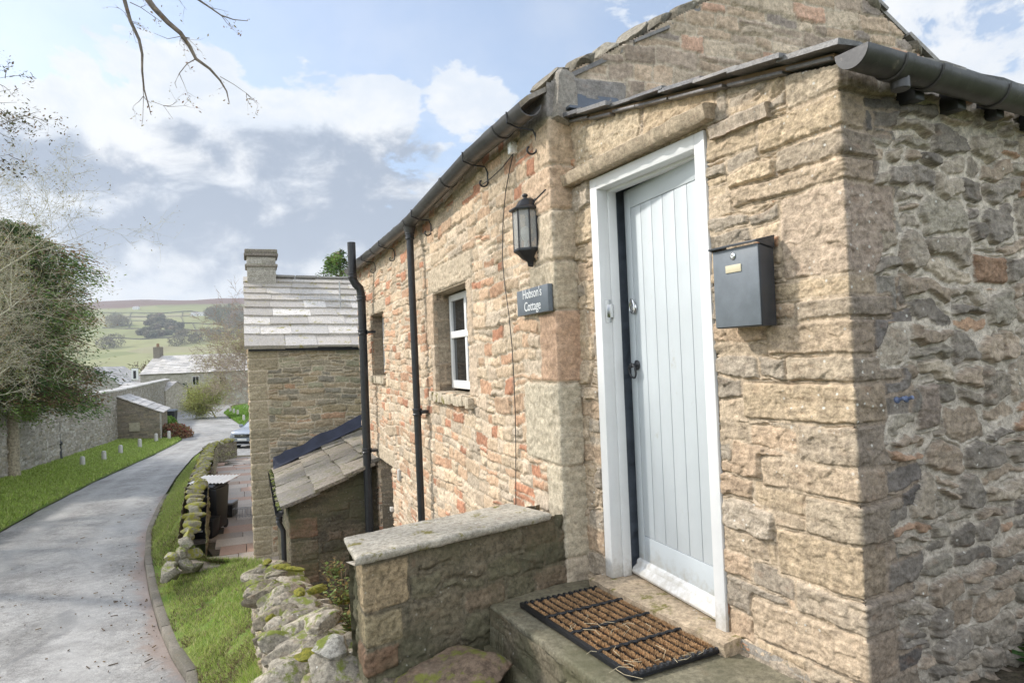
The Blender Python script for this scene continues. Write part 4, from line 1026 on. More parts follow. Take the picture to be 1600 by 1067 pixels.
# ribbed short ends
for a in (0, mlen-t*1.2):
    for k in range(14):
        b0 = t+(mwid-2*t)*k/14; mb.hexa([MP(a, b0, .0042), MP(a+t*1.2, b0, .0042), MP(a+t*1.2, b0+.024, .0042), MP(a, b0+.024, .0042), MP(a+.003, b0+.005, .024), MP(a+t*1.2-.003, b0+.005, .024), MP(a+t*1.2-.003, b0+.019, .024), MP(a+.003, b0+.019, .024)])
    mbx(mb, a, a+t*1.2, t, mwid-t, .0042, .016)
for fb in (.26, .50, .74):
    mb.tube([MP(mlen*fb+.004*math.sin(b_*130), b_, .021) for b_ in np.linspace(.01, mwid-.01, 60)], .008, 8)
mb.build('rubber_frame', MAT['blackpl'], mt, bevel=.0015)
# rubber studs
V = []; mbn = MB()
for i in range(n):
    for k in range(220):
        a = t*1.2+.004+(mlen-2.4*t-.01)*(k//2)/110; b0 = t+pitch*(i+.80)+(.0042 if k % 2 else -.0042)
        p = MP(a, b0, .004); h_ = .017; r2 = .0042
        mbn.add([p+D3V(mu*r2) if False else p+Vector((mu.x*r2, mu.y*r2, 0)), p+Vector((mv.x*r2, mv.y*r2, 0)), p-Vector((mu.x*r2, mu.y*r2, 0)), p-Vector((mv.x*r2, mv.y*r2, 0)), p+Vector((0, 0, h_))], [(0, 1, 4), (1, 2, 4), (2, 3, 4), (3, 0, 4)])
mbn.build('rubber_studs', MAT['blackpl'], mt)
# bristle rows: thousands of coir fibres, one mesh per row
MAT['coir'] = stone_mat('coir', tint=(1, 1, 1), contrast=.35, bump=.2, rough=.95)
R = random.Random(9)
for i in range(n):
    V = []; Fq = []; C = []
    a0 = t+pitch*(i+.06); a1 = t+pitch*(i+.56)
    for q in range(2600):
        b0 = R.uniform(a0, a1); a = R.uniform(t*1.3, mlen-t*1.3); h_ = .022*R.uniform(.8, 1.12)*(1-.25*abs((b0-(a0+a1)/2)/(a1-a0)*2)**2); p = MP(a, b0, .004); q2 = R.uniform(0, 6.28); r2 = .0016
        la, lb = R.gauss(0, .004), R.gauss(0, .004); tp = MP(a+la, b0+lb, h_); s1 = Vector((math.cos(q2)*r2, math.sin(q2)*r2, 0)); k0 = len(V)
        V += [p-s1, p+s1, tp+s1*.6, tp-s1*.6]; Fq.append((k0, k0+1, k0+2, k0+3)); k = R.uniform(.65, 1.35); C += [(.46*k, .29*k, .15*k)]*4
    link('bristle_row', np_mesh('bristle_row', [tuple(v) for v in V], Fq, np.array(C), smooth=False), MAT['coir'], mt)
# dry straws on the mat and landing
mb = MB()
for q in range(26):
    a, b0 = R.uniform(.3, .95), R.uniform(-.05, mwid); p = MP(a, b0, .028); q2 = R.uniform(0, 6.28); L_ = R.uniform(.03, .13)
    mb.tube([p, p+Vector((math.cos(q2)*L_*.5, math.sin(q2)*L_*.5, R.uniform(0, .006))), p+Vector((math.cos(q2+.4)*L_, math.sin(q2+.4)*L_, -.002))], .0011, 4, (.5, .42, .28))
o = mb.build('dry_grass_straws', MAT['coir']); props(o, 'loose dry grass straws scattered over the door mat', 'straw', kind='stuff')
# ------------------------------------------------------------------ materials of the ground
m, nt, b = newmat('wet_tarmac'); g = G(nt)
n1 = g.noise(1.1, 6, .65, dist=.4); n2 = g.noise(60, 3, .6); n3 = g.noise(.35, 5, .6, g.pos((1, .35, 1)))
a = g.n('ShaderNodeVertexColor'); a.layer_name = 'Col'; sp_ = g.n('ShaderNodeSeparateColor'); g.l(a.outputs['Color'], sp_.inputs[0])
c = g.mix(g.ramp(n1, .35, .65), (.25, .24, .225), (.36, .35, .33)); c = g.mix(1.0, c, g.ramp(n2, .3, .7, .70, 1.30), 'MULTIPLY'); c = g.mix(1.0, c, g.ramp(g.noise(9, 5, .7), .3, .7, .78, 1.2), 'MULTIPLY')
mud = g.ramp(g.math('ADD', sp_.outputs[0], g.math('MULTIPLY', g.math('SUBTRACT', n1, .5), 1.6)), .45, .8)
c = g.mix(g.math('MULTIPLY', mud, .75), c, (.24, .175, .14))
crk = g.n('ShaderNodeTexVoronoi', feature='DISTANCE_TO_EDGE'); crk.inputs['Scale'].default_value = 1.1; _v = g.n('ShaderNodeVectorMath', operation='ADD'); _n = g.n('ShaderNodeTexNoise'); _n.inputs['Scale'].default_value = 3; _n.inputs['Detail'].default_value = 5; g.l(g.pos(), _n.inputs['Vector']); g.l(g.pos(), _v.inputs[0]); g.l(_n.outputs['Color'], _v.inputs[1]); g.l(_v.outputs[0], crk.inputs['Vector']); 
ck = g.ramp(crk.outputs['Distance'], .0, .022, 1, 0); ck = g.math('MULTIPLY', ck, g.ramp(g.noise(.45, 3, .5), .52, .6)); c = g.mix(g.math('MULTIPLY', ck, .75), c, (.10, .09, .08)); c = g.mix(g.math('MULTIPLY', sp_.outputs[1], .35), c, (.46, .45, .43))
pat = g.ramp(g.noise(.6, 4, .6, g.pos((1.6, .5, 1)), 1.0), .60, .66); c = g.mix(g.math('MULTIPLY', pat, .45), c, (.15, .15, .15))
g.l(c, b.inputs['Base Color']); g.l(g.ramp(n3, .35, .62, .30, .75), b.inputs['Roughness']); b.inputs['Specular IOR Level'].default_value = .5
g.bump(g.math('ADD', n2, g.math('MULTIPLY', n1, 3.0)), .45, .010, b); MAT['tarmac'] = m
def ground_mat(name, c1, c2, c3, s1=3, s2=18):
    m, nt, b = newmat(name); g = G(nt)
    c = g.mix(g.ramp(g.noise(s1, 5, .65), .38, .62), c1, c2); c = g.mix(g.ramp(g.noise(s2, 5, .7), .55, .68), c, c3)
    c = g.mix(1.0, c, g.ramp(g.noise(60, 3, .6), .3, .7, .7, 1.3), 'MULTIPLY')
    g.l(c, b.inputs['Base Color']); b.inputs['Roughness'].default_value = .95; b.inputs['Specular IOR Level'].default_value = .2
    g.bump(g.noise(35, 5, .7), .8, .02, b); return m
MAT['turf'] = ground_mat('turf', (.11, .18, .03), (.16, .19, .05), (.17, .12, .07), 2.2, 5)
MAT['field'] = ground_mat('rough_ground', (.075, .105, .03), (.11, .12, .045), (.10, .08, .05), .3, 1.3)
MAT['earth'] = ground_mat('earth', (.12, .095, .07), (.085, .075, .05), (.10, .11, .03), 3, 12)
m, nt, b = newmat('grass_blade'); g = G(nt); a = g.n('ShaderNodeVertexColor'); a.layer_name = 'Col'
g.l(a.outputs['Color'], b.inputs['Base Color']); b.inputs['Roughness'].default_value = .55; b.inputs['Specular IOR Level'].default_value = .3
tr = g.n('ShaderNodeBsdfTranslucent'); g.l(a.outputs['Color'], tr.inputs[0]); mx = g.n('ShaderNodeMixShader'); mx.inputs[0].default_value = .42
out = nt.nodes['Material Output']; g.l(b.outputs[0], mx.inputs[1]); g.l(tr.outputs[0], mx.inputs[2]); g.l(mx.outputs[0], out.inputs[0]); MAT['blade'] = m
m, nt, b = newmat('bark'); g = G(nt); a = g.n('ShaderNodeVertexColor'); a.layer_name = 'Col'
c = g.mix(1.0, a.outputs['Color'], g.ramp(g.noise(14, 5, .7), .3, .7, .55, 1.45), 'MULTIPLY'); g.l(c, b.inputs['Base Color']); b.inputs['Roughness'].default_value = .9
g.bump(g.noise(30, 4, .7), .6, .01, b); MAT['bark'] = m

# ------------------------------------------------------------------ ground sheet to the horizon
def hgt_global(x, y):
    r = np.sqrt(x*x+y*y)
    prof = np.interp(y, [-200, 0, 8, 13, 26, 40, 60, 80, 120, 200, 320, 500, 700, 900, 1150, 1500, 1800, 2050, 2300, 4000],
                     [-3.8, -3.8, -3.85, -3.95, -4.2, -4.55, -4.75, -4.9, -5.8, -13, -24, -27, -14, 10, 55, 118, 168, 206, 222, 232])
    n = fbm(x/420+3.3, y/420, 4, 9)
    amp = np.interp(y, [0, 120, 400, 900, 2000, 4000], [0, .2, 5, 14, 22, 12])
    return prof + n*amp + np.interp(x, [-3000, -1200, 0, 600, 3000], [0, 0, 0, 14, 60])*np.interp(y, [300, 1500], [0, 1])
ys = np.concatenate([np.arange(-60, 130, 2.5), np.geomspace(130, 4200, 150)]); xs = np.concatenate([-np.geomspace(60, 4500, 90)[::-1], np.arange(-58, 60, 2.5), np.geomspace(60, 4500, 60)])
X, Y = np.meshgrid(xs, ys, indexing='ij'); Z = hgt_global(X, Y)+EYE
I = np.arange(X.size).reshape(X.shape); Fq = np.stack([I[:-1, :-1], I[1:, :-1], I[1:, 1:], I[:-1, 1:]], -1).reshape(-1, 4)
m, nt, b = newmat('dale_fields'); g = G(nt)
pv = g.pos((.0045, .0075, 0)); v = g.vor(1.0, 'F1', pv); hs = g.n('ShaderNodeSeparateColor'); g.l(v.outputs['Color'], hs.inputs[0])
c = g.mix(hs.outputs[0], (.18, .20, .08), (.27, .27, .125)); c = g.mix(g.ramp(hs.outputs[1], .6, .75), c, (.27, .25, .14))
c = g.mix(g.ramp(g.noise(.02, 6, .65), .45, .65, 0, .4), c, (.17, .16, .08))
p = g.n('ShaderNodeSeparateXYZ'); g.l(g.pos(), p.inputs[0])
zn = g.math('ADD', p.outputs[2], g.math('MULTIPLY', g.noise(.004, 5, .6), 60))
c = g.mix(g.ramp(zn, 192, 206), c, (.135, .078, .060))
near = g.ramp(p.outputs[1], 60, 140); nearc = g.mix(g.ramp(g.noise(.8, 5, .65), .4, .6), (.075, .11, .03), (.12, .13, .05)); c = g.mix(near, nearc, c)
g.l(c, b.inputs['Base Color']); b.inputs['Roughness'].default_value = .95; b.inputs['Specular IOR Level'].default_value = .1; MAT['dale'] = m
o = link('hillside', np_mesh('hillside', np.stack([X, Y, Z], -1).reshape(-1, 3), Fq), MAT['dale']); props(o, kind='structure')
def gz(x, y): return float(hgt_global(np.array([float(x)]), np.array([float(y)]))[0])+EYE

# ------------------------------------------------------------------ road
KP = [onroad(*p) for p in ((292, 1067), (268, 1030), (247, 980), (233, 930), (225, 880), (228, 835), (247, 790), (275, 745), (300, 715), (326, 694))]
LP = [onroad(*p) for p in ((0, 832), (56, 800), (150, 752), (240, 711), (285, 687))]
def ext(P, n0, dist):
    d = (P[0]-P[1]); d.normalize(); return [P[0]+d*dist]+P
kx = [KP[0].x+4.6, KP[0].x+1.9]+[p.x for p in KP]; ky = [KP[0].y-10, KP[0].y-4]+[p.y for p in KP]
kx += [-15.5, -15, -12, -10]; ky += [KP[-1].y+2.5, 42, 50, 54]
lx = [LP[0].x+8, LP[0].x+3.2]+[p.x for p in LP]; ly = [LP[0].y-18, LP[0].y-7.5]+[p.y for p in LP]
p1, p2 = onroad(276, 657), onroad(266, 644)
lx += [p1.x, p2.x, p2.x-3]; ly += [p1.y, p2.y, p2.y+22]
# order by y for interpolation
def road_l(y): return np.interp(y, ly, lx)
def road_r(y): return np.interp(y, ky, kx)
ysr = np.concatenate([np.arange(-2, 20, .12), np.arange(20, 56, .3), np.arange(56, 84, .6)]); T = np.linspace(0, 1, 46)
ysr = ysr[(ysr > -1.9)]
XL, XR = road_l(ysr), road_r(ysr); XR = np.where(ysr > 50, np.interp(ysr, [50, 54, 62, 84], [-13.5, -20, -26, -30]), XR)
# the junction widens to the right past the courtyard wall
X = XL[:, None]+(XR-XL)[:, None]*T[None, :]; Y = np.repeat(ysr[:, None], len(T), 1)
Z = np.interp(Y, RD, RH)+.04*(1-(2*T-1)**2)[None, :]+.020*fbm(X*.9, Y*.5, 4, 3)+EYE
C = np.zeros(X.shape+(3,)); trk = np.exp(-((T-.27)/.07)**2)+np.exp(-((T-.74)/.07)**2); edge = np.exp(-(1-T)*9)+.55*np.exp(-T*12)+.25*np.exp(-((T-.5)/.10)**2); C[:] = edge[None, :, None]*np.interp(ysr, [0, 16, 30], [1, .9, .35])[:, None, None]; C[..., 1] = trk[None, :]; C[..., 2] = 0
I = np.arange(X.size).reshape(X.shape); Fq = np.stack([I[:-1, :-1], I[:-1, 1:], I[1:, 1:], I[1:, :-1]], -1).reshape(-1, 4)
o = link('road', np_mesh('road', np.stack([X, Y, Z], -1).reshape(-1, 3), Fq, C.reshape(-1, 3)), MAT['tarmac']); props(o, kind='structure')
# tarmac apron on which the car stands
def patch(name, pix, h, m, lift, col=(.2, .2, .2), n=1):
    P = [onroad(*p) if h is None else onz(*p, h) for p in pix]; mb = MB(); mb.add([p+Vector((0, 0, lift)) for p in P], [tuple(range(len(P)))], col); return mb.build(name, m)
mb = MB(); ring = [(-15.6, 37), (-13.2, 29.5), (-9.0, 27.5), (-6, 30), (-6, 62), (-20, 58), (-24.5, 52)]
mb.add([(x, y, interp(y, RD, RH)+EYE+.006+.012) for x, y in ring], [tuple(range(len(ring)))], (.1, .1, .1)); o = mb.build('road', MAT['tarmac']); props(o, kind='structure')
# twigs and leaf litter on the road
R = random.Random(21); mb = MB()
for i in range(170):
    y = 7.5+abs(R.gauss(0, 5)); f = R.choice([R.random(), 1-abs(R.gauss(0, .08)), 1-abs(R.gauss(0, .2))]); x = float(road_l(y)+(road_r(y)-road_l(y))*f)
    if x > road_r(y)-.05 or x < road_l(y): continue
    z = interp(y, RD, RH)+.045*(1-(2*f-1)**2)+EYE+.02; a = R.uniform(0, 6.28); L_ = R.choice([.02, .03, .03, .04, .10])*R.uniform(.6, 1.3)
    mb.box((x, y, z-.01), (math.cos(a)*L_, math.sin(a)*L_, 0), (-math.sin(a)*.008, math.cos(a)*.008, 0), (0, 0, .012), R.choice([(.10, .075, .05), (.16, .11, .06), (.22, .16, .09)]))
o = mb.build('leaf_litter', MAT['bark']); props(o, 'twigs and dead leaves scattered on the wet lane', 'leaf litter', kind='stuff')
# kerb stones along the right edge
m = stone_mat('kerb_stone', contrast=.3, bump=.6, green=.3); R = random.Random(12)
d = 2.0; mbk = MB(); yk = [4.0]
while yk[-1] < 21: yk.append(yk[-1]+R.uniform(.55, .95))
for y0, y1 in zip(yk, yk[1:]):
    x0, x1 = float(road_r(y0)), float(road_r(y1)); a = Vector((x0, y0, 0)); b2 = Vector((x1, y1, 0)); t = (b2-a).normalized(); n = Vector((t.y, -t.x, 0))
    z0, z1 = interp(y0, RD, RH)+EYE, interp(y1, RD, RH)+EYE; hh = .115+R.uniform(-.012, .012); hh *= interp(y0, [4, 16, 21], [1, 1, .5])
    k = R.uniform(.8, 1.15); g2 = t*.006
    mbk.hexa([Vector((a.x, a.y, z0-.1))+g2, Vector((b2.x, b2.y, z1-.1))-g2, Vector((b2.x, b2.y, z1-.1))-g2+n*.13, Vector((a.x, a.y, z0-.1))+g2+n*.13,
              Vector((a.x, a.y, z0+hh))+g2+n*.01, Vector((b2.x, b2.y, z1+hh))-g2+n*.01, Vector((b2.x, b2.y, z1+hh))-g2+n*.13, Vector((a.x, a.y, z0+hh))+g2+n*.13], (.20*k, .18*k, .15*k))
o = mbk.build('kerb', m, bevel=.012); props(o, kind='structure')

# ------------------------------------------------------------------ grass bank between kerb and dry stone walls
A0w, A1w = Vector((-.86, 3.22)), Vector((-2.92, 8.0)); tA = (A1w-A0w).normalized(); nA = Vector((-tA.y, tA.x)); 
if nA.x > 0: nA = -nA       # to the road side
def Ak(y): f = (y-A0w.y)/(A1w.y-A0w.y); p = A0w.lerp(A1w, f) + nA*.20; return p.x, p.y
IN = [(-.9, 1.0, -2.2), (-1.05, 3.0, -2.25), (*Ak(4.5), -2.42), (*Ak(5.6), -2.62), (*Ak(7.2), -2.92), (-2.80, 8.5, -3.02), (-3.7, 10.4, -3.22), (-4.45, 11.8, -3.34), (-5.45, 12.05, -3.36), (-6.1, 12.6, -3.2), (-6.85, 14.2, -2.95), (-8.6, 18, -3.1), (-11.2, 24.5, -3.45), (-12.3, 29, -3.8), (-13.3, 31.5, -4.0)]
nb_ = 220
ti = np.linspace(0, 1, nb_)
inD = np.cumsum([0]+[math.dist(a[:2], b[:2]) for a, b in zip(IN, IN[1:])]); inD /= inD[-1]
ix, iy, iz = [np.interp(ti, inD, [q[k] for q in IN]) for k in range(3)]
yk2 = np.interp(ti, [0, .12, 1], [1.5, 5.5, 33.5]); oy = yk2; ox = road_r(oy)+.12; oz = np.interp(oy, RD, RH)+np.interp(oy, [0, 14, 21, 40], [.105, .105, .05, .03])
nt_ = 60; Tt = np.linspace(0, 1, nt_)
def bank(ti_, tt):
    a = np.stack([np.interp(ti_, ti, q) for q in (ox, oy, oz)], -1); b = np.stack([np.interp(ti_, ti, q) for q in (ix, iy, iz)], -1)
    p = a+(b-a)*tt[..., None]
    p[..., 2] = a[..., 2]+(b[..., 2]-a[..., 2])*(tt*.35+.65*sstep(0, 1, tt)) + (.045*fbm(p[..., 0]*1.6, p[..., 1]*1.6, 4, 31)+.02*fbm(p[..., 0]*7, p[..., 1]*7, 3, 32))*np.minimum(1, 6*tt) + EYE
    return p
TI, TT = np.meshgrid(ti, Tt, indexing='ij'); V = bank(TI, TT); I = np.arange(TI.size).reshape(TI.shape); Fq = np.stack([I[:-1, :-1], I[:-1, 1:], I[1:, 1:], I[1:, :-1]], -1).reshape(-1, 4)
o = link('grass_bank', np_mesh('grass_bank', V.reshape(-1, 3), Fq), MAT['turf']); props(o, kind='structure')
rng = np.random.default_rng(5)
def blades(name, P, h, w, cols, lean=.5, label='', cat='grass'):
    n = len(P); a = rng.uniform(0, 2*np.pi, n); L = rng.uniform(.3, 1, n)*lean; hh = h*rng.uniform(.45, 1.25, n); ww = w*rng.uniform(.6, 1.3, n)
    side = np.stack([np.cos(a), np.sin(a), 0*a], -1)*ww[:, None]; b2 = a+rng.uniform(.8, 2.3, n); dirv = np.stack([np.cos(b2)*L, np.sin(b2)*L, 0*a+1], -1); dirv /= np.linalg.norm(dirv, axis=1)[:, None]
    mid = P+dirv*hh[:, None]*.55; tip = P+dirv*hh[:, None]*1.0+np.stack([np.cos(b2), np.sin(b2), -.2+0*a], -1)*(hh*.35*L)[:, None]
    V = np.stack([P-side, P+side, mid+side*.7, mid-side*.7, tip+side*.1, tip-side*.1], 1).reshape(-1, 3); k = np.arange(n)*6
    Fq = np.concatenate([np.stack([k, k+1, k+2, k+3], -1), np.stack([k+3, k+2, k+4, k+5], -1)])
    ci = rng.integers(0, len(cols), n); C = np.array(cols)[ci]*rng.uniform(.7, 1.3, n)[:, None]; C = np.repeat(C, 6, 0)
    o = link(name, np_mesh(name, V, Fq, C, smooth=False), MAT['blade']); props(o, label, cat, kind='stuff'); return o
GC = [(.33, .43, .09), (.38, .48, .11), (.27, .36, .08), (.43, .47, .15), (.46, .42, .21), (.22, .29, .06)]
n = 120000; a = rng.uniform(.06, 1, n)**1.2; b2 = rng.uniform(.02, .995, n); P = bank(a, b2)
dn = fbm(P[:, 0]*1.1, P[:, 1]*1.1, 4, 51)+.5*fbm(P[:, 0]*4, P[:, 1]*4, 3, 52); keep = (dn > -.10-.25*rng.random(n)) & (b2 > .04+.10*rng.random(n)); P = P[keep]; P[:, 2] -= .005
sc = np.interp(P[:, 1], [5, 12, 30], [1, 1.2, 2.2])
blades('bank_grass', P, .075*sc**.5, .0034*sc, GC, .9, 'short bright green grass on the bank beside the kerb')
n = 34000; a = rng.uniform(.06, .6, n); b2 = rng.uniform(.02, .99, n); P = bank(a, b2); dn = fbm(P[:, 0]*1.3+9, P[:, 1]*1.3, 4, 61); P = P[dn > -.02]
blades('dead_grass', P, .05, .007, [(.20, .15, .08), (.14, .10, .06), (.24, .19, .10), (.12, .13, .03)], 1.6, 'dead brown grass and moss tufts lying in the bank')

# left verge
WL = [(-9.5, 2), (-12.5, 9), (-18.8, 26), (-25.1, 43.5), (-38.8, 77)]
def wallx(y): return np.interp(y, [p[1] for p in WL], [p[0] for p in WL])
yv = np.arange(4, 51, .3); tv = np.linspace(0, 1, 30); XL = road_l(yv); XW = wallx(yv)-.1
XL2 = np.where(yv > 43, np.interp(yv, [43, 51], [float(road_l(43.)), -25.6]), XL)
def verge_pt(y, t):
    a = np.where(y > 43, np.interp(y, [43, 51], [float(road_l(43.)), -25.6]), road_l(y)); x = a+(wallx(y)-.1-a)*t
    z = np.interp(y, RD, RH)+.03+.30*sstep(0, 1, t)*np.interp(y, [20, 43], [1.3, .4])+.05*fbm(x*.7, y*.7, 4, 8)*np.minimum(1, 5*t)+EYE
    return np.stack([x, y+0*x, z], -1)
Yv, Tv = np.meshgrid(yv, tv, indexing='ij'); V = verge_pt(Yv, Tv); I = np.arange(Yv.size).reshape(Yv.shape); Fq = np.stack([I[:-1, :-1], I[1:, :-1], I[1:, 1:], I[:-1, 1:]], -1).reshape(-1, 4)
o = link('grass_verge', np_mesh('grass_verge', V.reshape(-1, 3), Fq), MAT['turf']); props(o, kind='structure')
n = 90000; y = rng.uniform(15, 50, n); t = rng.uniform(.0, 1, n)**.9; P = verge_pt(y, t); P = P[(t > .05*rng.random(n)+.02)]
blades('verge_grass', P, .13, .020, [(.38, .50, .10), (.43, .55, .12), (.32, .42, .09), (.48, .54, .18)], .8, 'bright green grass verge below the long garden wall')
# right far verge
def rverge(u, v):
    P = [onroad(*p) for p in ((349, 646), (380, 668), (392, 630), (364, 634))]; a = np.array(P[0]); b = np.array(P[1]); c = np.array(P[2]); d = np.array(P[3]); b = b+(b-a)*.6; c = c+(c-d)*.8; q = a*((1-u)*(1-v))[:, None]+b*(u*(1-v))[:, None]+c*(u*v)[:, None]+d*((1-u)*v)[:, None]; q[:, 2] += .04; return q
g1, g2 = np.meshgrid(np.linspace(0, 1, 8), np.linspace(0, 1, 8), indexing='ij'); V = rverge(g1.ravel(), g2.ravel()); I = np.arange(64).reshape(8, 8)
o = link('grass_verge', np_mesh('grass_verge', V, np.stack([I[:-1, :-1], I[1:, :-1], I[1:, 1:], I[:-1, 1:]], -1).reshape(-1, 4)), MAT['turf']); props(o, kind='structure')
P = rverge(rng.random(9000), rng.random(9000)); blades('far_grass', P, .16, .03, [(.15, .28, .03), (.18, .31, .04), (.12, .22, .03)], .8, 'grass on the far side of the lane past the car')

# ------------------------------------------------------------------ courtyard paving, yard and platform
m = stone_mat('flagstone', contrast=.22, bump=.3, lichen=.2, rough=.6, spec=.4)
mb = MB(); R = random.Random(14); y = 4.0
base = MB(); base.add([(-13.3, 30.5, EYE-3.93), (-11.5, 27, EYE-3.75), (-6.0, 13.2, EYE-3.475), (-5.0, 11.6, EYE-3.475), (-2.8, 8.1, EYE-3.475), (-.7, 3.3, EYE-3.475), (.5, 3.2, EYE-3.475), (-2.5, 12, EYE-3.475), (-5, 30, EYE-3.93)], [(0, 1, 2, 3, 4, 5, 6, 7, 8)], (.2, .16, .12))
o = base.build('courtyard_bed', MAT['earth']); props(o, kind='structure')
cx = Vector((.93, .36, 0)).normalized(); cy = Vector((-.36, .93, 0))
def yz(y): return interp(y, [0, 14, 24, 30], [-3.45, -3.45, -3.66, -3.86])
def rightface(y): return interp(y, [3.2, 8.4, 10.4, 11.8, 12.1, 14.1, 24.5, 29], [-.45, -2.55, -3.5, -4.3, -5.4, -6.37, -10.8, -12.4])
yrow = 3.0
v_ = -2.0
while v_ < 31:
    rh = R.uniform(.45, .8); u = -6
    while u < 9:
        wd = R.uniform(.45, 1.0); c0 = cx*(u+wd/2)+cy*(v_+rh/2)
        if c0.x > rightface(c0.y)-.10 and c0.y > 3.3 and (c0.to_2d()-C0).dot(N2) < 0.1 and c0.y < 30.0:
            z = EYE+yz(c0.y)+R.uniform(-.006, .006); p = cx*(u+.006)+cy*(v_+.006); k = R.uniform(.85, 1.12)
            c = R.choice([(.42, .27, .19), (.44, .31, .22), (.40, .34, .28), (.45, .38, .31), (.38, .31, .25)]); c = tuple(q*k for q in c)
            mb.box(Vector((p.x, p.y, z-.05)), cx*(wd-.012), cy*(rh-.012), Vector((0, 0, .05))+Vector((0, 0, 0)), c)
        u += wd
    v_ += rh
o = mb.build('courtyard_paving', m); props(o, kind='structure')
# platform under the viewer: retained earth with stones
mb_p = [(-.78, 3.3), (-1.0, 2.0), (-1.0, -3), (4.5, -3), (4.5, 3.2), (.6, 4.0), (-.2, 3.6)]
slab_poly('platform', [Vector(p) for p in [(-.80, 3.05), (-1.05, -2.5), (4.2, -2.5), (4.2, 3.6), (.5, 4.0)]], -1.50, 2.4, MAT['earth'], None, (.2, .17, .12), step=.03, rough=.05, seed=3, edge=.05)
props(bpy.data.objects['platform'], kind='structure'); bpy.data.objects['platform'].name = 'ground'
bo = thing('mossy_boulder', 'rounded boulder with green moss rim, lowest in front of the step', 'boulder', onz(720, 1050, -1.45))
c0 = onz(716, 1062, -1.46)
one_rock('rock', c0, (.33, .24, .13), (0, 0, .5), 7, (.16, .115, .08), stone_mat('boulder', contrast=.4, bump=.9, moss=.55, mossc=(.10, .10, .025)), bo, facets=9, sub=5, rough=.08)
for i, (px, py, s) in enumerate(((650, 1100, .12), (830, 1090, .07), (600, 1050, .10), (580, 1085, .14))):
    o = one_rock('loose_rock', onz(px, py, -1.5), (s*1.2, s, s*.7), (0, 0, i*1.3), 70+i, (.25, .21, .16), MAT['dry'], facets=8)
    props(o, ['brown rock below the mossy boulder', 'small stone at the foot of the landing step', 'grey rock between the low wall and the boulder', 'rock lowest at the dry stone wall end'][i], 'rock', 'loose rocks round the boulder')

# ------------------------------------------------------------------ dry stone walls
DRYP = pick([(.30, .26, .21), (.36, .32, .26), (.25, .22, .18), (.40, .36, .30), (.33, .27, .19)])
wa = thing('dry_stone_wall', 'dry stone wall with slumped pale cap stones and moss dropping to the yard, nearest the steps', 'wall', Vector((A0w.x, A0w.y, EYE-2.3)))
fA2 = Rubble(0, 8, -4, -1, 91, ch=(.08, .15), sw=(.13, .34), split=.3, pal=DRYP, mortar=(.17, .145, .11), warp=.03, wave=.05, joint=.008, bevel=.022, relief=(.0, .045), rough=.014, flush=.1)
def wtop(y): return interp(y, [3.2, 5.6, 8.0, 8.3], [-1.52, -1.93, -2.38, -2.5])
hw_ = .20
l0 = A0w-tA*.25; LA_ = (A1w-l0).length
pR = [l0-nA*hw_, l0+nA*hw_, A1w+nA*hw_*.9, A1w-nA*hw_*.9]   # clockwise or not decided below
def topA(u):
    u = np.asarray(u); y = l0.y+(np.clip(u, .4, .4+LA_)-.4)*tA.y; y = np.where(u > .4+LA_, A1w.y, y)
    return np.interp(y, [3.0, 5.6, 8.0, 8.3], [-1.47, -1.90, -2.34, -2.42])-.06
# travel so that the right hand side is outwards: path order chosen by test
def outward(path, inside):
    a, b = path[0], path[1]; t = (b-a).normalized(); n = Vector((t.y, -t.x)); return n.dot(inside-a) < 0
ctr = (A0w+A1w)/2
path = pR if outward(pR, ctr) else None
if path is None:
    path = pR[::-1]; LP_ = sum((b-a).length for a, b in zip(path, path[1:])); ta = lambda u: topA(LP_-np.asarray(u))
else: LP_ = sum((b-a).length for a, b in zip(path, path[1:])); ta = topA
relief_wall('wall_body', path, np.arange(0, LP_, .011), np.arange(-3.5, -1.45, .011), fA2, ta, m=MAT['dry'], parent=wa)
path = [A1w-nA*hw_*.9, l0-nA*hw_]; 
if not outward(path, ctr): path = path[::-1]
relief_wall('wall_body', path, np.arange(0, LA_, .03), np.arange(-3.5, -1.45, .03), fA2, lambda u: np.minimum(-1.55, -1.55+0*u)-(.18*np.asarray(u) if path[0].y < 5 else .18*(LA_-np.asarray(u))), m=MAT['dry'], parent=wa)
R = random.Random(33); i = 0; s = -.15
while s < LA_-.1:
    for row in (-1, 0, 1):
        if R.random() < .12 and row: continue
        p = A0w+tA*(s+R.uniform(-.05, .05))+nA*(row*.135+R.uniform(-.03, .03)); z = wtop(p.y)+(.02 if row == 0 else -.03)+R.uniform(-.03, .03)
        k = R.uniform(.75, 1.25); sx = R.uniform(.12, .20)*(1.15 if s < 1.2 else 1); col = R.choice([(.34, .31, .26), (.29, .265, .215), (.38, .345, .285), (.25, .22, .17)])
        M = Matrix.Rotation(math.atan2(nA.y, nA.x)+R.uniform(-.5, .5), 3, 'Z') @ Matrix.Rotation(R.uniform(-.25, .25), 3, 'Y') @ Matrix.Rotation(R.uniform(-.6, .1), 3, 'X')
        one_rock('capstone', (p.x, p.y, EYE+z), (sx*1.15, sx*.62, sx*.58), M.to_euler(), 300+i, tuple(q*k for q in col), MAT['dry'], wa, facets=13, sub=4 if s < 2.5 else 3, rough=.07); i += 1
    s += R.uniform(.17, .25)
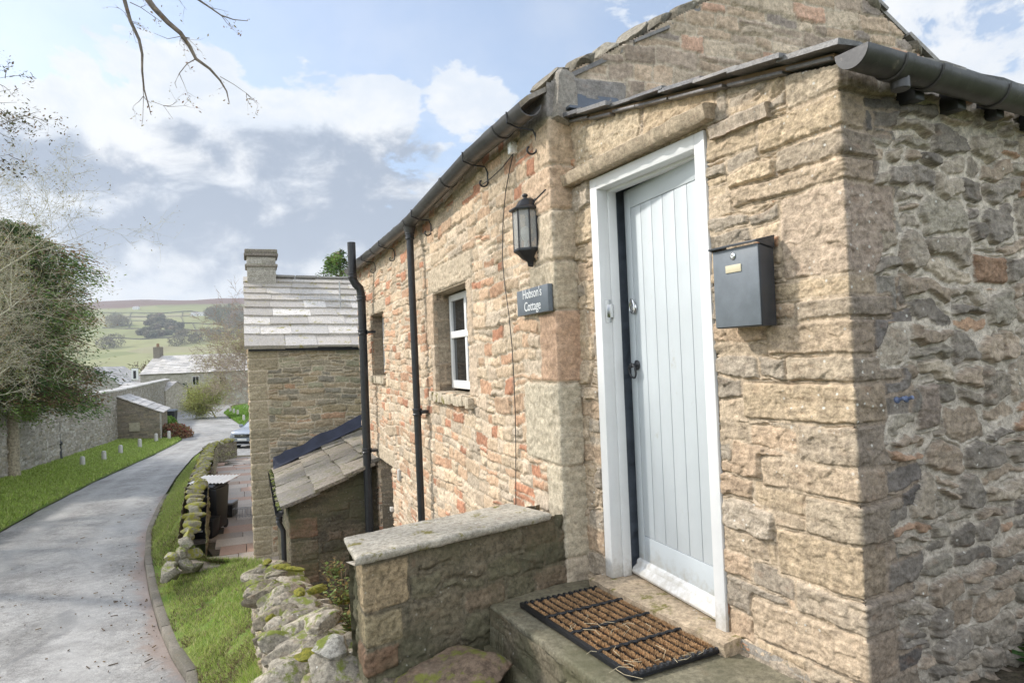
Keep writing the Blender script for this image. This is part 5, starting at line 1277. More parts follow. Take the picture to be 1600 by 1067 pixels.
# the rounded end stone and its moss pad
one_rock('capstone', onz(517, 1012, -1.36), (.10, .075, .06), (0, .1, .7), 401, (.44, .42, .38), MAT['dry'], wa, facets=12, sub=4, rough=.05)
one_rock('capstone', onz(500, 975, -1.42), (.15, .10, .055), (.1, -.15, .5), 402, (.40, .36, .30), MAT['dry'], wa, facets=14, sub=4)
one_rock('capstone', onz(560, 1045, -1.50), (.20, .13, .09), (0, .1, .2), 403, (.30, .27, .21), MAT['dry'], wa, facets=12, sub=4)
mossm, nt, b = newmat('moss'); g = G(nt); c = g.mix(g.ramp(g.noise(40, 4, .7), .3, .7), (.10, .115, .015), (.30, .27, .035)); g.l(c, b.inputs['Base Color']); b.inputs['Roughness'].default_value = 1; g.bump(g.noise(170, 4, .7), 1, .012, b)
for i, (px, py, h, sx, sy) in enumerate(((488, 1022, -1.42, .085, .06), (497, 920, -1.62, .10, .05), (468, 925, -1.72, .09, .04), (440, 885, -2.05, .10, .05), (425, 965, -1.75, .05, .03), (418, 878, -2.2, .12, .05), (460, 889, -1.95, .11, .04), (525, 1035, -1.45, .06, .04), (540, 935, -1.55, .09, .06))):
    one_rock('moss_pad', onz(px, py, h), (sx, sy, .026), (0, 0, i), 500+i, (.2, .2, .1), mossm, wa, facets=3, sub=4, rough=.16)
# courtyard wall (mossy) further down
wb = thing('mossy_stone_wall', 'low curving wall with yellow green mossy cap stones beside the courtyard paving', 'wall', Vector((-6.6, 14.1, EYE-3.45)))
rf = [Vector(p) for p in ((-5.75, 12.55), (-6.37, 14.1), (-8.5, 19.2), (-10.75, 24.4), (-11.9, 27.3), (-11.9, 29.2))]
def offs(path, d):
    out = []
    for i in range(len(path)):
        t = (path[min(i+1, len(path)-1)]-path[max(i-1, 0)]).normalized(); out.append(path[i]+Vector((-t.y, t.x))*d)
    return out
lf = offs(rf, .42); cl_ = offs(rf, .21); cum = [0]
for a, b2 in zip(rf, rf[1:]): cum.append(cum[-1]+(b2-a).length)
hB2 = [-2.95, -2.45, -2.62, -2.92, -3.1, -3.15]
def wbt(u): return np.interp(u, cum, hB2)
fB2 = Rubble(0, 20, -4.2, -2, 93, ch=(.07, .13), sw=(.12, .3), pal=pick([(.26, .23, .17), (.31, .27, .2), (.22, .19, .14), (.27, .26, .14)]), mortar=(.13, .11, .08), joint=.010, bevel=.02, relief=(0, .04), rough=.012, warp=.03)
# right hand side of travel is outwards
ctr = cl_[2]
for pth, tp in ((rf, wbt), (lf, wbt)):
    pth2 = pth if not (Vector(((pth[1]-pth[0]).y, -(pth[1]-pth[0]).x)).dot(cl_[0]-pth[0]) > 0) else pth[::-1]
    Lp = sum((b2-a).length for a, b2 in zip(pth2, pth2[1:])); rev = pth2[0] != pth[0]
    relief_wall('wall_body', pth2, np.arange(0, Lp, .028), np.arange(-4.1, -2.3, .028), fB2, (lambda u, Lp=Lp: wbt(Lp-np.asarray(u))) if rev else wbt, m=MAT['dry'], parent=wb)
s = 0; R = random.Random(44); i = 0
MAT['caps'] = stone_mat('mossy_cap', contrast=.35, bump=.8, moss=.70, mossc=(.17, .165, .035), mossup=False)
while s < cum[-1] and i < 96:
    k = min(int(np.searchsorted(cum, s, 'right'))-1, len(cl_)-2); f = (s-cum[k])/(cum[k+1]-cum[k]); p = cl_[k].lerp(cl_[k+1], f); t = (cl_[k+1]-cl_[k]).normalized()
    q = R.uniform(.8, 1.2); M = Matrix.Rotation(math.atan2(t.y, t.x)+R.uniform(-.15, .15), 3, 'Z') @ Matrix.Rotation(R.uniform(-.35, .1), 3, 'Y')
    one_rock('capstone', (p.x+R.uniform(-.03, .03), p.y, EYE+float(wbt(s))+.03), (R.uniform(.06, .10), .22*R.uniform(.8, 1.1), R.uniform(.09, .15)), M.to_euler(), 600+i, (.27*q, .25*q, .19*q), MAT['caps'], wb, facets=15, sub=3); i += 1
    s += R.uniform(.16, .22)
ls_ = thing('slumped_stones', 'fallen pale wall stones lying in the grass at the near end of the mossy wall', 'stones', onz(275, 880, -3.3))
for i, (px, py, h, s) in enumerate(((258, 900, -3.28, .17), (268, 886, -3.22, .16), (276, 873, -3.12, .15), (283, 860, -3.0, .16), (290, 848, -2.9, .15), (296, 838, -2.85, .15), (272, 897, -3.3, .13), (288, 880, -3.2, .15), (300, 865, -3.15, .15), (304, 885, -3.3, .14))):
    one_rock('stone', onz(px+R.uniform(-6, 6), py, h-.10), (s*R.uniform(1.0, 1.5), s*R.uniform(.7, 1.1), s*R.uniform(.6, .9)), (R.uniform(-.6, .6), R.uniform(-.6, .6), R.uniform(0, 3)), 700+i, (.30, .28, .23), MAT['caps' if i % 3 == 2 else 'dry'], ls_, facets=15)
# moss bolster on the retaining face and small plants on the wall end
def leafy(name, base, n, hgt, spread, lw_, cols, m, parent=None, seed=1):
    R = random.Random(seed); V = []; Fq = []; C = []
    for i in range(n):
        a = R.uniform(0, 6.28); r = spread*math.sqrt(R.random()); L_ = hgt*R.uniform(.4, 1); top_ = Vector((base[0]+math.cos(a)*r, base[1]+math.sin(a)*r, base[2]+L_))
        s1 = Vector((base[0]+math.cos(a)*r*.4, base[1]+math.sin(a)*r*.4, base[2])); nl = 7
        for k in range(nl):
            p = s1.lerp(top_, (k+1)/nl); b2 = R.uniform(0, 6.28); d = Vector((math.cos(b2), math.sin(b2), R.uniform(-.1, .8))).normalized(); l = lw_*R.uniform(.6, 1.3); sd_ = d.cross(Vector((0, 0, 1))).normalized()*l*.35
            if sd_.length < 1e-5: continue
            j = len(V); V += [p, p+d*l*.5+sd_, p+d*l, p+d*l*.5-sd_]; Fq.append((j, j+1, j+2, j+3)); c = R.choice(cols); q = R.uniform(.7, 1.3); C += [tuple(x*q for x in c)]*4
    return link(name, np_mesh(name, [tuple(v) for v in V], Fq, np.array(C), smooth=False), m, parent)
for i, (px, py, h, hh, sp) in enumerate(((537, 945, -1.55, .20, .12), (520, 905, -1.75, .16, .10), (550, 985, -1.48, .12, .08))):
    p = onz(px, py, h-.02); t = thing('wall_plant', ['small leafy shrub rooted between the wall stones and the low wall', 'sprig of pale leaves furthest back behind the dry stone wall', 'lowest reddish green sprig by the low wall corner'][i], 'plant', p, 'plants growing behind the dry stone wall')
    leafy('foliage', p, 34, hh, sp, .032, [(.14, .20, .05), (.20, .26, .08), (.22, .15, .05)], MAT['blade'], t, 5+i)
    mb = MB(); Rr = random.Random(i)
    for k in range(10): a = Rr.uniform(0, 6.28); mb.tube([p, p+Vector((math.cos(a)*sp*.5, math.sin(a)*sp*.5, hh*.6)), p+Vector((math.cos(a)*sp, math.sin(a)*sp, hh))], .0022, 4, (.14, .09, .05))
    mb.build('stem', MAT['bark'], t)
# weeds at the foot of the end wall
slab_poly('soil_bed', [P2(RW(.55, .5)), P2(RW(.45, -.1)), P2(RW(2.6, -.1)), P2(RW(2.6, .6))], -1.27, .4, MAT['earth'], None, (.1, .08, .06), step=.03, rough=.05, seed=13, edge=.10)
props(bpy.data.objects['soil_bed'], kind='structure')
for i, (t_, hh) in enumerate(((.95, .16), (1.25, .13))):
    p = RW(t_, .16, -1.27); t = thing('weed', ['dark green weed at the shaded foot of the end wall', 'weed with dead leaves furthest right at the foot of the end wall'][i], 'plant', p, 'weeds below the end wall')
    leafy('foliage', p, 60, hh, .22, .05, [(.05, .11, .03), (.08, .15, .03), (.15, .10, .05)], MAT['blade'], t, 25+i)
# rubble footing under the door wall near the corner
for i, (s_, o_, z_, sz) in enumerate(((1.22, .06, -1.36, .11), (1.38, .05, -1.42, .13), (1.15, .12, -1.46, .08))):
    o = one_rock('footing_stone', PW(s_, o_, z_), (sz*1.2, sz*.8, sz*.55), (0, 0, 1.9+i*.3), 800+i, [(.42, .34, .25), (.38, .31, .24), (.43, .26, .17)][i], MAT['porch'], facets=11, sub=4)
    props(o, ['buff footing stone just right of the mat end', 'largest footing stone near the corner of the door wall', 'small reddish footing stone beside the mat end'][i], 'stone', 'footing stones')
# ------------------------------------------------------------------ chimneyed house across the yard
HB = Vector((-4.75, 12.30)); hx = N2; hy = D2      # front runs along hx, depth along hy
house = thing('chimney_house', 'brown stone house with pale stone slate roof and chimney beyond the orange wall', 'house', Vector((HB.x, HB.y, EYE-3.45)))
HP = pick([(.33, .26, .18), (.28, .24, .18), (.36, .29, .19), (.36, .23, .15), (.24, .215, .175), (.30, .28, .20)], [5, 5, 4, 2, 3, 3])
ovh = []
R = random.Random(90); z = -3.6
LB = 6.0
while z < .4:
    hh = R.uniform(.16, .34); a, b2 = (.28, .5) if R.random() < .5 else (.45, .3); k = R.uniform(.85, 1.1); ovh.append((LB-a, LB+b2, z, z+hh, (.33*k, .28*k, .2*k), .015)); z += hh
fH = Rubble(0, 12, -3.7, 1, 101, ch=(.075, .15), sw=(.16, .42), split=.3, pal=HP, mortar=(.47, .40, .31), warp=.016, wave=.06, joint=.009, bevel=.012, relief=(.004, .036), rough=.014, over=ovh)
Hdep = 4.8
pth = [HB+hy*6.0*0+hy*(Hdep), HB, HB+hx*5.0]
LB2 = Hdep
fH.over = [(a-LB+LB2, b2-LB+LB2, c, d, e, f) for (a, b2, c, d, e, f) in ovh]
def htop(u): u = np.asarray(u); t = LB2-u; return np.where(u > LB2, .33-.05*(u-LB2)/1.9, .33+(1.52-.0)*(1-np.abs(t/2.4-1)))
relief_wall('wall', pth, list(np.arange(0, LB2-.1, .05))+list(np.arange(LB2-.1, LB2+2.9, .014))+list(np.arange(LB2+2.9, LB2+5, .1)), np.arange(-3.6, 1.9, .014), fH, htop, m=stone_mat('house_stone', tint=(1.12, 1.1, 1.05), contrast=.3, bump=.5, green=.2), parent=house)
reveal('wall', [HB+hx*5.0, HB+hx*5.0+hy*Hdep, HB+hy*Hdep], (-3.6, .3), 103, MAT['grey'], house, HP, step=.1)
Ah = Vector((hx.x, hx.y, -.022)).normalized(); Uh = Vector((hy.x*2.4, hy.y*2.4, 1.50)).normalized(); Nh = Uh.cross(Ah); Nh = Nh if Nh.z > 0 else -Nh
slates('roof', Vector((HB.x, HB.y, EYE+.36))-Ah*.02-Vector((hy.x*.08, hy.y*.08, .05)), Ah, Uh, Nh, 5.0, [.40, .38, .36, .34, .32, .30, .28, .26, .24], (.42, .75), .058, 111, MAT['slateb'], house, [(.52, .48, .43), (.57, .53, .48), (.46, .42, .37), (.42, .38, .33)], over=.05, jit=.016, lift=.01, lean=.5)
Ub = Vector((-hy.x*2.4, -hy.y*2.4, 1.50)).normalized(); Nb = Ub.cross(Ah); Nb = Nb if Nb.z > 0 else -Nb
slates('roof', Vector((HB.x, HB.y, EYE+.36))+Vector((hy.x*(Hdep+.0), hy.y*(Hdep+.0), 0)), Ah, Ub, Nb, 5.0, [.45]*6, (.4, .7), .035, 112, MAT['slateb'], house, SLC)
mb = MB(); R = random.Random(3); x = .55
rp0 = Vector((HB.x+hy.x*2.4, HB.y+hy.y*2.4, EYE+1.90))
while x < 5: L_ = R.uniform(.4, .6); p = rp0+Ah*x; mb.box(p-Vector((hy.x*.11, hy.y*.11, 0)), Ah*(L_-.01), D3(hy*.22), (0, 0, .06+R.uniform(-.008, .008)), (.24, .225, .20)); x += L_
mb.build('ridge_stones', MAT['slate'], house, bevel=.02)
# black strip standing in for the shadow under the eaves; no gutter here
mb = MB(); mb.box(Vector((HB.x, HB.y, EYE+.27))-Vector((hy.x*.07, hy.y*.07, 0)), Ah*5.0, D3(hy*.06), (0, 0, .07)); mb.build('gutter', MAT['ciron'], house)
# chimney
cb0 = HB+hy*2.05+hx*.02; fC = Rubble(0, 3, 1, 3, 120, ch=(.1, .18), sw=(.2, .4), pal=pick([(.42, .39, .34), (.36, .33, .28)]), mortar=(.42, .39, .33), relief=(.0, .012), rough=.008)
cw, cd_ = .56, .60
relief_wall('chimney', [cb0+hy*cd_, cb0, cb0+hx*cw, cb0+hx*cw+hy*cd_, cb0+hy*cd_], np.arange(0, 2*(cw+cd_), .02), np.arange(1.45, 2.30, .02), fC, m=stone_mat('chimney_stone', contrast=.4, lichen=.9, bump=.7, green=.2), parent=house)
mb = MB()
for (e, z0, z1, c) in ((.045, 2.08, 2.14, (.33, .30, .26)), (.06, 2.30, 2.37, (.24, .215, .19)), (.045, 2.371, 2.45, (.26, .235, .20))):
    p = cb0-hx*e-hy*e; mb.box(Vector((p.x, p.y, EYE+z0)), D3(hx*(cw+2*e)), D3(hy*(cd_+2*e)), (0, 0, z1-z0), c)
mb.build('chimney_cap', MAT['dry'], house, bevel=.02)
# tv aerial on the roof
mb = MB()
pA_ = at(532, 482, 13.7); tp_ = at(530, 440, 13.7); mb.tube([pA_, tp_], .014, 6)
b0 = at(556, 470, 13.6); b1 = at(468, 464, 13.6); mb.tube([b0, b1], .008, 6)
for k in range(17):
    p = b0.lerp(b1, k/16); l = .075+.008*k*.3; mb.tube([p-Vector((0, 0, l)), p+Vector((0, 0, l))], .0035, 4)
for dz in (-.08, .08): mb.tube([at(540, 470, 13.6)+Vector((0, 0, dz))-Vector((.0, .2, 0)), at(540, 470, 13.6)+Vector((0, 0, dz))+Vector((0, .2, 0))], .006, 4)
mb.build('aerial', plain('aluminium', (.45, .45, .45), .4, .7), house)

# ------------------------------------------------------------------ lean-to outhouse
oh = thing('lean_to_outhouse', 'small dark stone outhouse with mossy slab roof between the cottage and the chimney house', 'outhouse', Vector((-3, 9, EYE-3.45)))
OA = Vector((-3.02, 8.92)); OBk = Vector((-4.32, 12.28)); OC = OA+N2*1.28      # low front corner, low back corner, front corner at the cottage wall
zl_, zh_ = -1.87, -1.42
Uo = Vector((N2.x*1.28, N2.y*1.28, zh_-zl_+.08)).normalized(); Ao = Vector((D2.x, D2.y, 0)); No = Uo.cross(Ao); No = No if No.z > 0 else -No
MAT['slabs'] = stone_mat('roof_slab', tint=(.58, .555, .515), contrast=.6, bump=.9, lichen=1.0, moss=.42, mossup=False, mossc=(.075, .07, .035), rough=.6, spec=.5)
def slabroof():
    R = random.Random(15); mb = MB(); rows = [.48, .42, .38, .35]; y = -.06
    for ri, rh in enumerate(rows):
        x = -.07
        while x < 3.5:
            wd = R.uniform(.45, .95); x1 = min(x+wd, 3.5); k = R.uniform(.85, 1.15); O = Vector((OA.x, OA.y, EYE+zl_))
            lo = O+Ao*x+Uo*y+No*(.045+.0*ri); th = .045
            P = [lo, lo+Ao*(x1-x-.008), lo+Ao*(x1-x-.008)+Uo*(rh*1.08)-No*.04, lo+Uo*(rh*1.08)-No*.04]
            P = [p+Vector((R.uniform(-.02, .02), R.uniform(-.02, .02), R.uniform(-.012, .014))) for p in P]
            mb.hexa([p-No*th*.5 for p in P]+[p+No*th*.5 for p in P], tuple(q*k for q in R.choice([(.36, .33, .28), (.30, .28, .25), (.37, .33, .28)]))); x = x1
        y += rh
    return mb.build('roof', MAT['slabs'], oh, bevel=.012)
slabroof()
fO = Rubble(0, 6, -3.6, -1, 131, ch=(.09, .17), sw=(.18, .45), split=.2, pal=pick([(.20, .18, .14), (.24, .21, .16), (.17, .155, .125), (.27, .22, .17)]), mortar=(.20, .18, .14), warp=.02, joint=.007, bevel=.02, relief=(0, .02), rough=.012, flush=.5,
            over=[(3.3, 3.85, a, a+.27, c, .012) for a, c in ((-3.5, (.3, .25, .2)), (-3.2, (.36, .28, .21)), (-2.9, (.34, .25, .18)), (-2.6, (.30, .26, .2)), (-2.3, (.36, .24, .18)))])
Lo = (OBk-OA).length
relief_wall('wall', [OBk, OA+(OBk-OA).normalized()*.10+N2*.05, OC-D2*0+N2*.0+(OBk-OA).normalized()*.1], list(np.arange(0, Lo-.2, .03))+list(np.arange(Lo-.2, Lo+1.3, .009)), np.arange(-3.5, -1.3, .009), fO,
            lambda u: np.where(np.asarray(u) < Lo-.1, zl_-.02, zl_-.0+(zh_-zl_+.05)*(np.asarray(u)-Lo+.1)/1.28), m=MAT['dark'], parent=oh)
# blue-black flashing where the roof meets the house wall, wavy strip
V = []; Fq = []
for i in range(40):
    f = i/39; p = Vector((OBk.x, OBk.y, EYE+zl_+.06))+Uo*(f*1.75-.05); w_ = .03+.07*fbm(np.array([f*5.]), np.array([2.]), 3, 5)[0]
    q = p
    V += [q+Vector((-D2.x*.30, -D2.y*.30, .002)), q+Vector((-D2.x*.05, -D2.y*.05, .02)), q+Vector((-D2.x*.05, -D2.y*.05, .16+w_))]
for i in range(39):
    for j in (0, 1): a = i*3+j; Fq.append((a, a+1, a+4, a+3))
me = np_mesh('flashing', [tuple(v) for v in V], Fq); o = link('flashing', me, plain('blue_black_flashing', (.03, .034, .055), .7, 0, .3, 5, .5, 15), oh)
sm_ = o.modifiers.new('s', 'SOLIDIFY'); sm_.thickness = .012
gutter('gutter', [Vector((OA.x, OA.y, EYE+zl_-.0))+Vector((-N2.x*.09-D2.x*.1, -N2.y*.09-D2.y*.1, -.02)), Vector((OBk.x, OBk.y, EYE+zl_))+Vector((-N2.x*.09, -N2.y*.09, -.0))], .055, MAT['ciron'], oh, joints=[(.6, .05), (2.2, .05)])
q = Vector((OA.x, OA.y, EYE))+Vector((-N2.x*.085+D2.x*.25, -N2.y*.085+D2.y*.25, 0)); pipe('downpipe', [q+Vector((0, 0, -1.94)), q+Vector((0, 0, -2.1)), q+Vector((.05, .0, -2.2)), q+Vector((.05, 0, -3.45))], .034, [EYE-2.05, EYE-2.9], MAT['ciron'], oh)
L = ([], [], []); R = random.Random(66)      # leaves and moss clogging the gutter
for i in range(40):
    f = R.random(); p = Vector((OA.x, OA.y, EYE+zl_)).lerp(Vector((OBk.x, OBk.y, EYE+zl_)), f)-Vector((N2.x*.085, N2.y*.085, -.005)); rock_mesh(*L, p, (.04, .04, .025), Euler((0, 0, i)), i, R.choice([(.03, .035, .02), (.10, .12, .04), (.3, .28, .2)]), sub=2, rough=.3)
props(rocks_build('debris', L, MAT['dry'], oh), kind='stuff')

# ------------------------------------------------------------------ bins and boxes in the courtyard
def local(O, ang):
    c, s = math.cos(ang), math.sin(ang); X_ = Vector((c, s, 0)); Y_ = Vector((-s, c, 0))
    return lambda x, y, z: O+X_*x+Y_*y+Vector((0, 0, z))
def taper(mb, L, x0, x1, y0, y1, z0, X0, X1, Y0, Y1, z1, c=(1, 1, 1)):
    mb.hexa([L(x0, y0, z0), L(x1, y0, z0), L(x1, y1, z0), L(x0, y1, z0), L(X0, Y0, z1), L(X1, Y0, z1), L(X1, Y1, z1), L(X0, Y1, z1)], c)
bO = onz(327, 829, -3.44); bn = thing('wheelie_bin', 'tall black wheelie bin against the mossy wall in the courtyard', 'bin', bO)
Lb = local(bO, rad(-14)+.25)
mb = MB(); taper(mb, Lb, -.26, .27, -.25, .27, .06, -.30, .32, -.34, .33, .93); mb.build('body', MAT['blackpl'], bn, bevel=.03)
mb = MB(); taper(mb, Lb, -.30, .30, -.355, .345, .932, -.30, .30, -.355, .345, .96); taper(mb, Lb, -.29, .29, -.375, -.335, .95, -.27, .27, -.37, -.335, .99); mb.build('rim', MAT['blackpl'], bn, bevel=.012)
mb = MB(); taper(mb, Lb, -.285, .285, -.345, .33, .963, -.25, .25, -.30, .31, 1.0); mb.build('lid', MAT['blackpl'], bn, bevel=.02)
mb = MB(); mb.tube([Lb(-.22, .34, .93), Lb(-.22, .40, .97), Lb(.22, .40, .97), Lb(.22, .34, .93)], .016, 8); mb.build('handle', MAT['blackpl'], bn)
for s_ in (-1, 1):
    mb = MB(); mb.lathe(Lb(s_*.24, .26, .10), [(0, -.025), (.085, -.025), (.10, -.012), (.10, .012), (.085, .025), (0, .025)], 20, axis=Lb(1, 0, 0)-Lb(0, 0, 0)); mb.build('wheel', MAT['blackpl'], bn, smooth=True)
rO = onz(326, 831, -3.44)-Vector((0, 0, 0)); rb = thing('recycling_box', 'low black recycling box with small white mark in front of the wheelie bin', 'box', rO+Vector((.1, -.45, 0)))
Lr = local(rO+Vector((.10, -.42, 0)), rad(-14)+.25)
mb = MB(); taper(mb, Lr, -.22, .22, -.16, .16, 0, -.26, .26, -.19, .19, .36); mb.build('body', MAT['blackpl'], rb, bevel=.02)
mb = MB(); taper(mb, Lr, -.275, .275, -.205, .2, .362, -.275, .275, -.205, .2, .39); mb.build('lid', MAT['blackpl'], rb, bevel=.012)
mb = MB(); p0 = Lr(-.06, -.188, .17)
for k in range(3): mb.box(Lr(-.05+k*.036, -.1885, .145), Lr(.028, 0, 0)-Lr(0, 0, 0), Lr(0, -.004, 0)-Lr(0, 0, 0), (0, 0, .035))
mb.build('printed_mark', MAT['letter'], rb)
dO = onz(358, 806, -3.5); db_ = thing('storage_box', 'small grey lidded box half hidden behind the wheelie bin', 'box', dO); Ld = local(dO, .1)
mb = MB(); taper(mb, Ld, -.17, .13, -.2, .2, 0, -.19, .15, -.22, .22, .30); mb.build('body', MAT['blackpl'], db_, bevel=.015)
mb = MB(); taper(mb, Ld, -.20, .16, -.23, .23, .302, -.19, .15, -.22, .22, .345); mb.build('lid', plain('grey_lid', (.20, .20, .20), .4), db_, bevel=.01)
# corrugated sheet resting on the wall and bin
V = []; bo_ = Lb(.06, .12, 1.035); n_ = 60
sheet = MB(); Lc = local(bo_, rad(-4))
xs_ = np.linspace(-.40, .42, n_)
top_ = [Lc(x, -.30, .012*math.sin(x*80)) for x in xs_]+[Lc(x, .38, .05+.012*math.sin(x*80)) for x in xs_]
bot = [p-Vector((0, 0, .008)) for p in top_]
sheet.add(top_+bot, [(i, i+1, n_+i+1, n_+i) for i in range(n_-1)]+[(2*n_+i+1, 2*n_+i, 3*n_+i, 3*n_+i+1) for i in range(n_-1)]+[(i, 2*n_+i, 2*n_+i+1, i+1) for i in range(n_-1)]+[(n_+i+1, 3*n_+i+1, 3*n_+i, n_+i) for i in range(n_-1)]+[(0, n_, 3*n_, 2*n_), (n_-1, 3*n_-1, 4*n_-1, 2*n_-1)])
o = sheet.build('corrugated_sheet', plain('pale_sheet', (.78, .78, .78), .4, 0, .08), smooth=True); props(o, 'pale corrugated sheet lying on top of the wheelie bin', 'sheet')
# wire rack on the paving
wr_ = MB(); O = onz(384, 808, -3.44); Lw = local(O, .15)
for k in range(9): x = -.28+.07*k; wr_.tube([Lw(x, 0, 0), Lw(x, 0, .20), Lw(x, .16, .20), Lw(x, .16, 0)], .006, 5)
for (y_, z_) in ((0, .20), (.16, .20), (0, .03), (.16, .03)): wr_.tube([Lw(-.29, y_, z_), Lw(.29, y_, z_)], .006, 5)
o = wr_.build('boot_rack', plain('grey_wire', (.30, .30, .30), .5, .4)); props(o, 'low grey wire boot rack on the courtyard paving by the chimney house', 'rack')

# ------------------------------------------------------------------ long garden wall, shed and far buildings
GWP = pick([(.36, .33, .28), (.42, .38, .32), (.30, .27, .23), (.33, .29, .22), (.46, .43, .38)])
gw = thing('garden_wall', 'long tall rubble garden wall with pale flat coping running down the left verge', 'wall', Vector((-18.8, 26, EYE-4.1)))
fG = Rubble(-2, 90, -5.5, -.6, 141, ch=(.10, .2), sw=(.16, .45), split=.3, pal=GWP, mortar=(.34, .31, .26), warp=.04, wave=.08, joint=.012, bevel=.025, relief=(0, .05), rough=.02)
gp_ = [Vector(p) for p in WL][1:]
gp_ = [gp_[0]]+gp_[1:]
LG = sum((b2-a).length for a, b2 in zip(gp_, gp_[1:])); lens = [0]
for a, b2 in zip(gp_, gp_[1:]): lens.append(lens[-1]+(b2-a).length)
MAT['gw'] = stone_mat('garden_wall_stone', contrast=.3, bump=.5, green=.25, scale=.6)
def tg(u): return np.interp(u, lens, [-1.15, -1.18, -1.22, -1.12])
relief_wall('wall_body', gp_, np.concatenate([np.arange(0, lens[2], .035), np.arange(lens[2], LG, .07)]), np.arange(-5.2, -1.05, .035), fG, tg, m=MAT['gw'], parent=gw)
inn = [Vector((p.x-.5, p.y)) for p in gp_]; mb = MB()
for i in range(len(gp_)-1):
    z0, z1 = float(tg(lens[i])), float(tg(lens[i+1])); a, b2, c, d = gp_[i], gp_[i+1], inn[i+1], inn[i]
    n_ = 26
    for k in range(n_):
        f0, f1 = k/n_, (k+1)/n_; A_ = a.lerp(b2, f0); B_ = a.lerp(b2, f1-.004); C_ = d.lerp(c, f1-.004); D_ = d.lerp(c, f0); za = z0+(z1-z0)*f0+EYE-.02; zb_ = z0+(z1-z0)*f1+EYE-.02; q = random.Random(i*50+k).uniform(.85, 1.15)
        mb.hexa([Vector((A_.x+.09, A_.y, za)), Vector((B_.x+.09, B_.y, zb_)), Vector((C_.x, C_.y, zb_)), Vector((D_.x, D_.y, za)), Vector((A_.x+.09, A_.y, za+.09)), Vector((B_.x+.09, B_.y, zb_+.09)), Vector((C_.x, C_.y, zb_+.16)), Vector((D_.x, D_.y, za+.16))], (.50*q, .48*q, .45*q))
mb.build('coping', MAT['slateb'], gw)
def simple_building(name, label, cat, O, X_, Y_, wX, wY, z0, ze, zr, ridge, wallc, roofc, m_wall, holes=(), group=None, coarse=.09, seed=1, pal=None, over=.2):
    """gabled building; X_ along the ridge when ridge == 'x'"""
    t = thing(name, label, cat, Vector((O.x, O.y, EYE+z0)), group)
    fld = Rubble(-1, 2*(wX+wY)+1, z0-.5, zr+1, seed, ch=(.12, .24), sw=(.2, .6), split=.2, pal=pal, mortar=wallc, warp=.03, joint=.012, bevel=.03, relief=(0, .03), rough=.015)
    P = [O, O+X_*wX, O+X_*wX+Y_*wY, O+Y_*wY, O]
    L1 = wX
    def tp(u):
        u = np.asarray(u); r = np.full(u.shape, ze, float)
        for (s0, ln) in (((wX, wY), (2*wX+wY, wY)) if ridge == 'x' else ((0, wX), (wX+wY, wX))):
            inside = (u >= s0) & (u <= s0+ln); r = np.where(inside, ze+(zr-ze)*(1-np.abs((u-s0)/ln*2-1)), r)
        return r
    relief_wall('wall', P, np.arange(0, 2*(wX+wY), coarse), np.arange(z0-.4, zr+.05, coarse), fld, tp, holes, m_wall, t)
    A_, B_ = (X_, Y_) if ridge == 'x' else (Y_, X_); wa_, wb_ = (wX, wY) if ridge == 'x' else (wY, wX)
    for side in (0, 1):
        Oe = O if side == 0 else O+B_*wb_; Bd = B_ if side == 0 else -B_; U_ = Vector((Bd.x*wb_/2, Bd.y*wb_/2, zr-ze)); sl_ = U_.length; U_.normalize(); Aa = Vector((A_.x, A_.y, 0)); N_ = U_.cross(Aa); N_ = N_ if N_.z > 0 else -N_
        nr = max(4, int(sl_/.45)); slates('roof', Vector((Oe.x, Oe.y, EYE+ze))-U_*over, Aa, U_, N_, wa_, [(sl_+over)/nr]*nr, (.5, 1.0), .05, seed+side, MAT['slateb'], t, roofc, over=.08, jit=.02, seg=1)
    return t
PALE = [(.50, .47, .44), (.44, .42, .40), (.54, .51, .48)]
wd_ = Vector((-.38, .925)); wn_ = Vector((.925, .38))
# shed against the garden wall
sh = thing('stone_shed', 'small stone lean-to shed with slate roof built against the garden wall', 'shed', Vector((-22.2, 42.8, EYE-4.45)))
s0 = Vector((-24.9, 42.6)); s1 = Vector((-22.2, 42.8)); s2 = s1+wd_*5.0; s3 = Vector((-27.0, 47.5))
fS = Rubble(-1, 12, -5, -1, 151, ch=(.10, .2), sw=(.2, .5), pal=pick([(.26, .22, .17), (.22, .19, .15), (.30, .25, .18)]), mortar=(.25, .22, .17), joint=.012, bevel=.02, relief=(0, .03), rough=.015)
lS = (s1-s0).length
relief_wall('wall', [s0, s1, s2], np.arange(0, lS+5, .05), np.arange(-4.8, -1.4, .05), fS, lambda u: np.where(np.asarray(u) < lS, -1.52-1.1*np.asarray(u)/lS, -2.62), m=MAT['gw'], parent=sh)
Us = Vector((s0.x-s1.x, s0.y-s1.y, 1.1)).normalized(); As = Vector((wd_.x, wd_.y, 0)); Ns = Us.cross(As); Ns = Ns if Ns.z > 0 else -Ns
slates('roof', Vector((s1.x, s1.y, EYE-2.62))-Us*.2-As*.1, As, Us, Ns, 5.2, [.55, .55, .5, .5, .5, .5], (.5, .9), .05, 152, MAT['slateb'], sh, PALE, seg=1)
mb = MB(); a = s0.lerp(s1, .32); mb.box((a.x, a.y-.07, EYE-3.75), (s1-s0).normalized().to_3d()*.62, (0, .05, 0), (0, 0, .52)); mb.build('panel', plain('pale_stone_panel', (.42, .38, .28), .8, 0, .2), sh)
mb = MB(); mb.box((s1.x-.02, s1.y-.02, EYE-4.7), (wn_*.08).to_3d(), (wd_*.35).to_3d(), (0, 0, 2.05), (.4, .38, .33)); mb.build('quoin', MAT['gw'], sh)
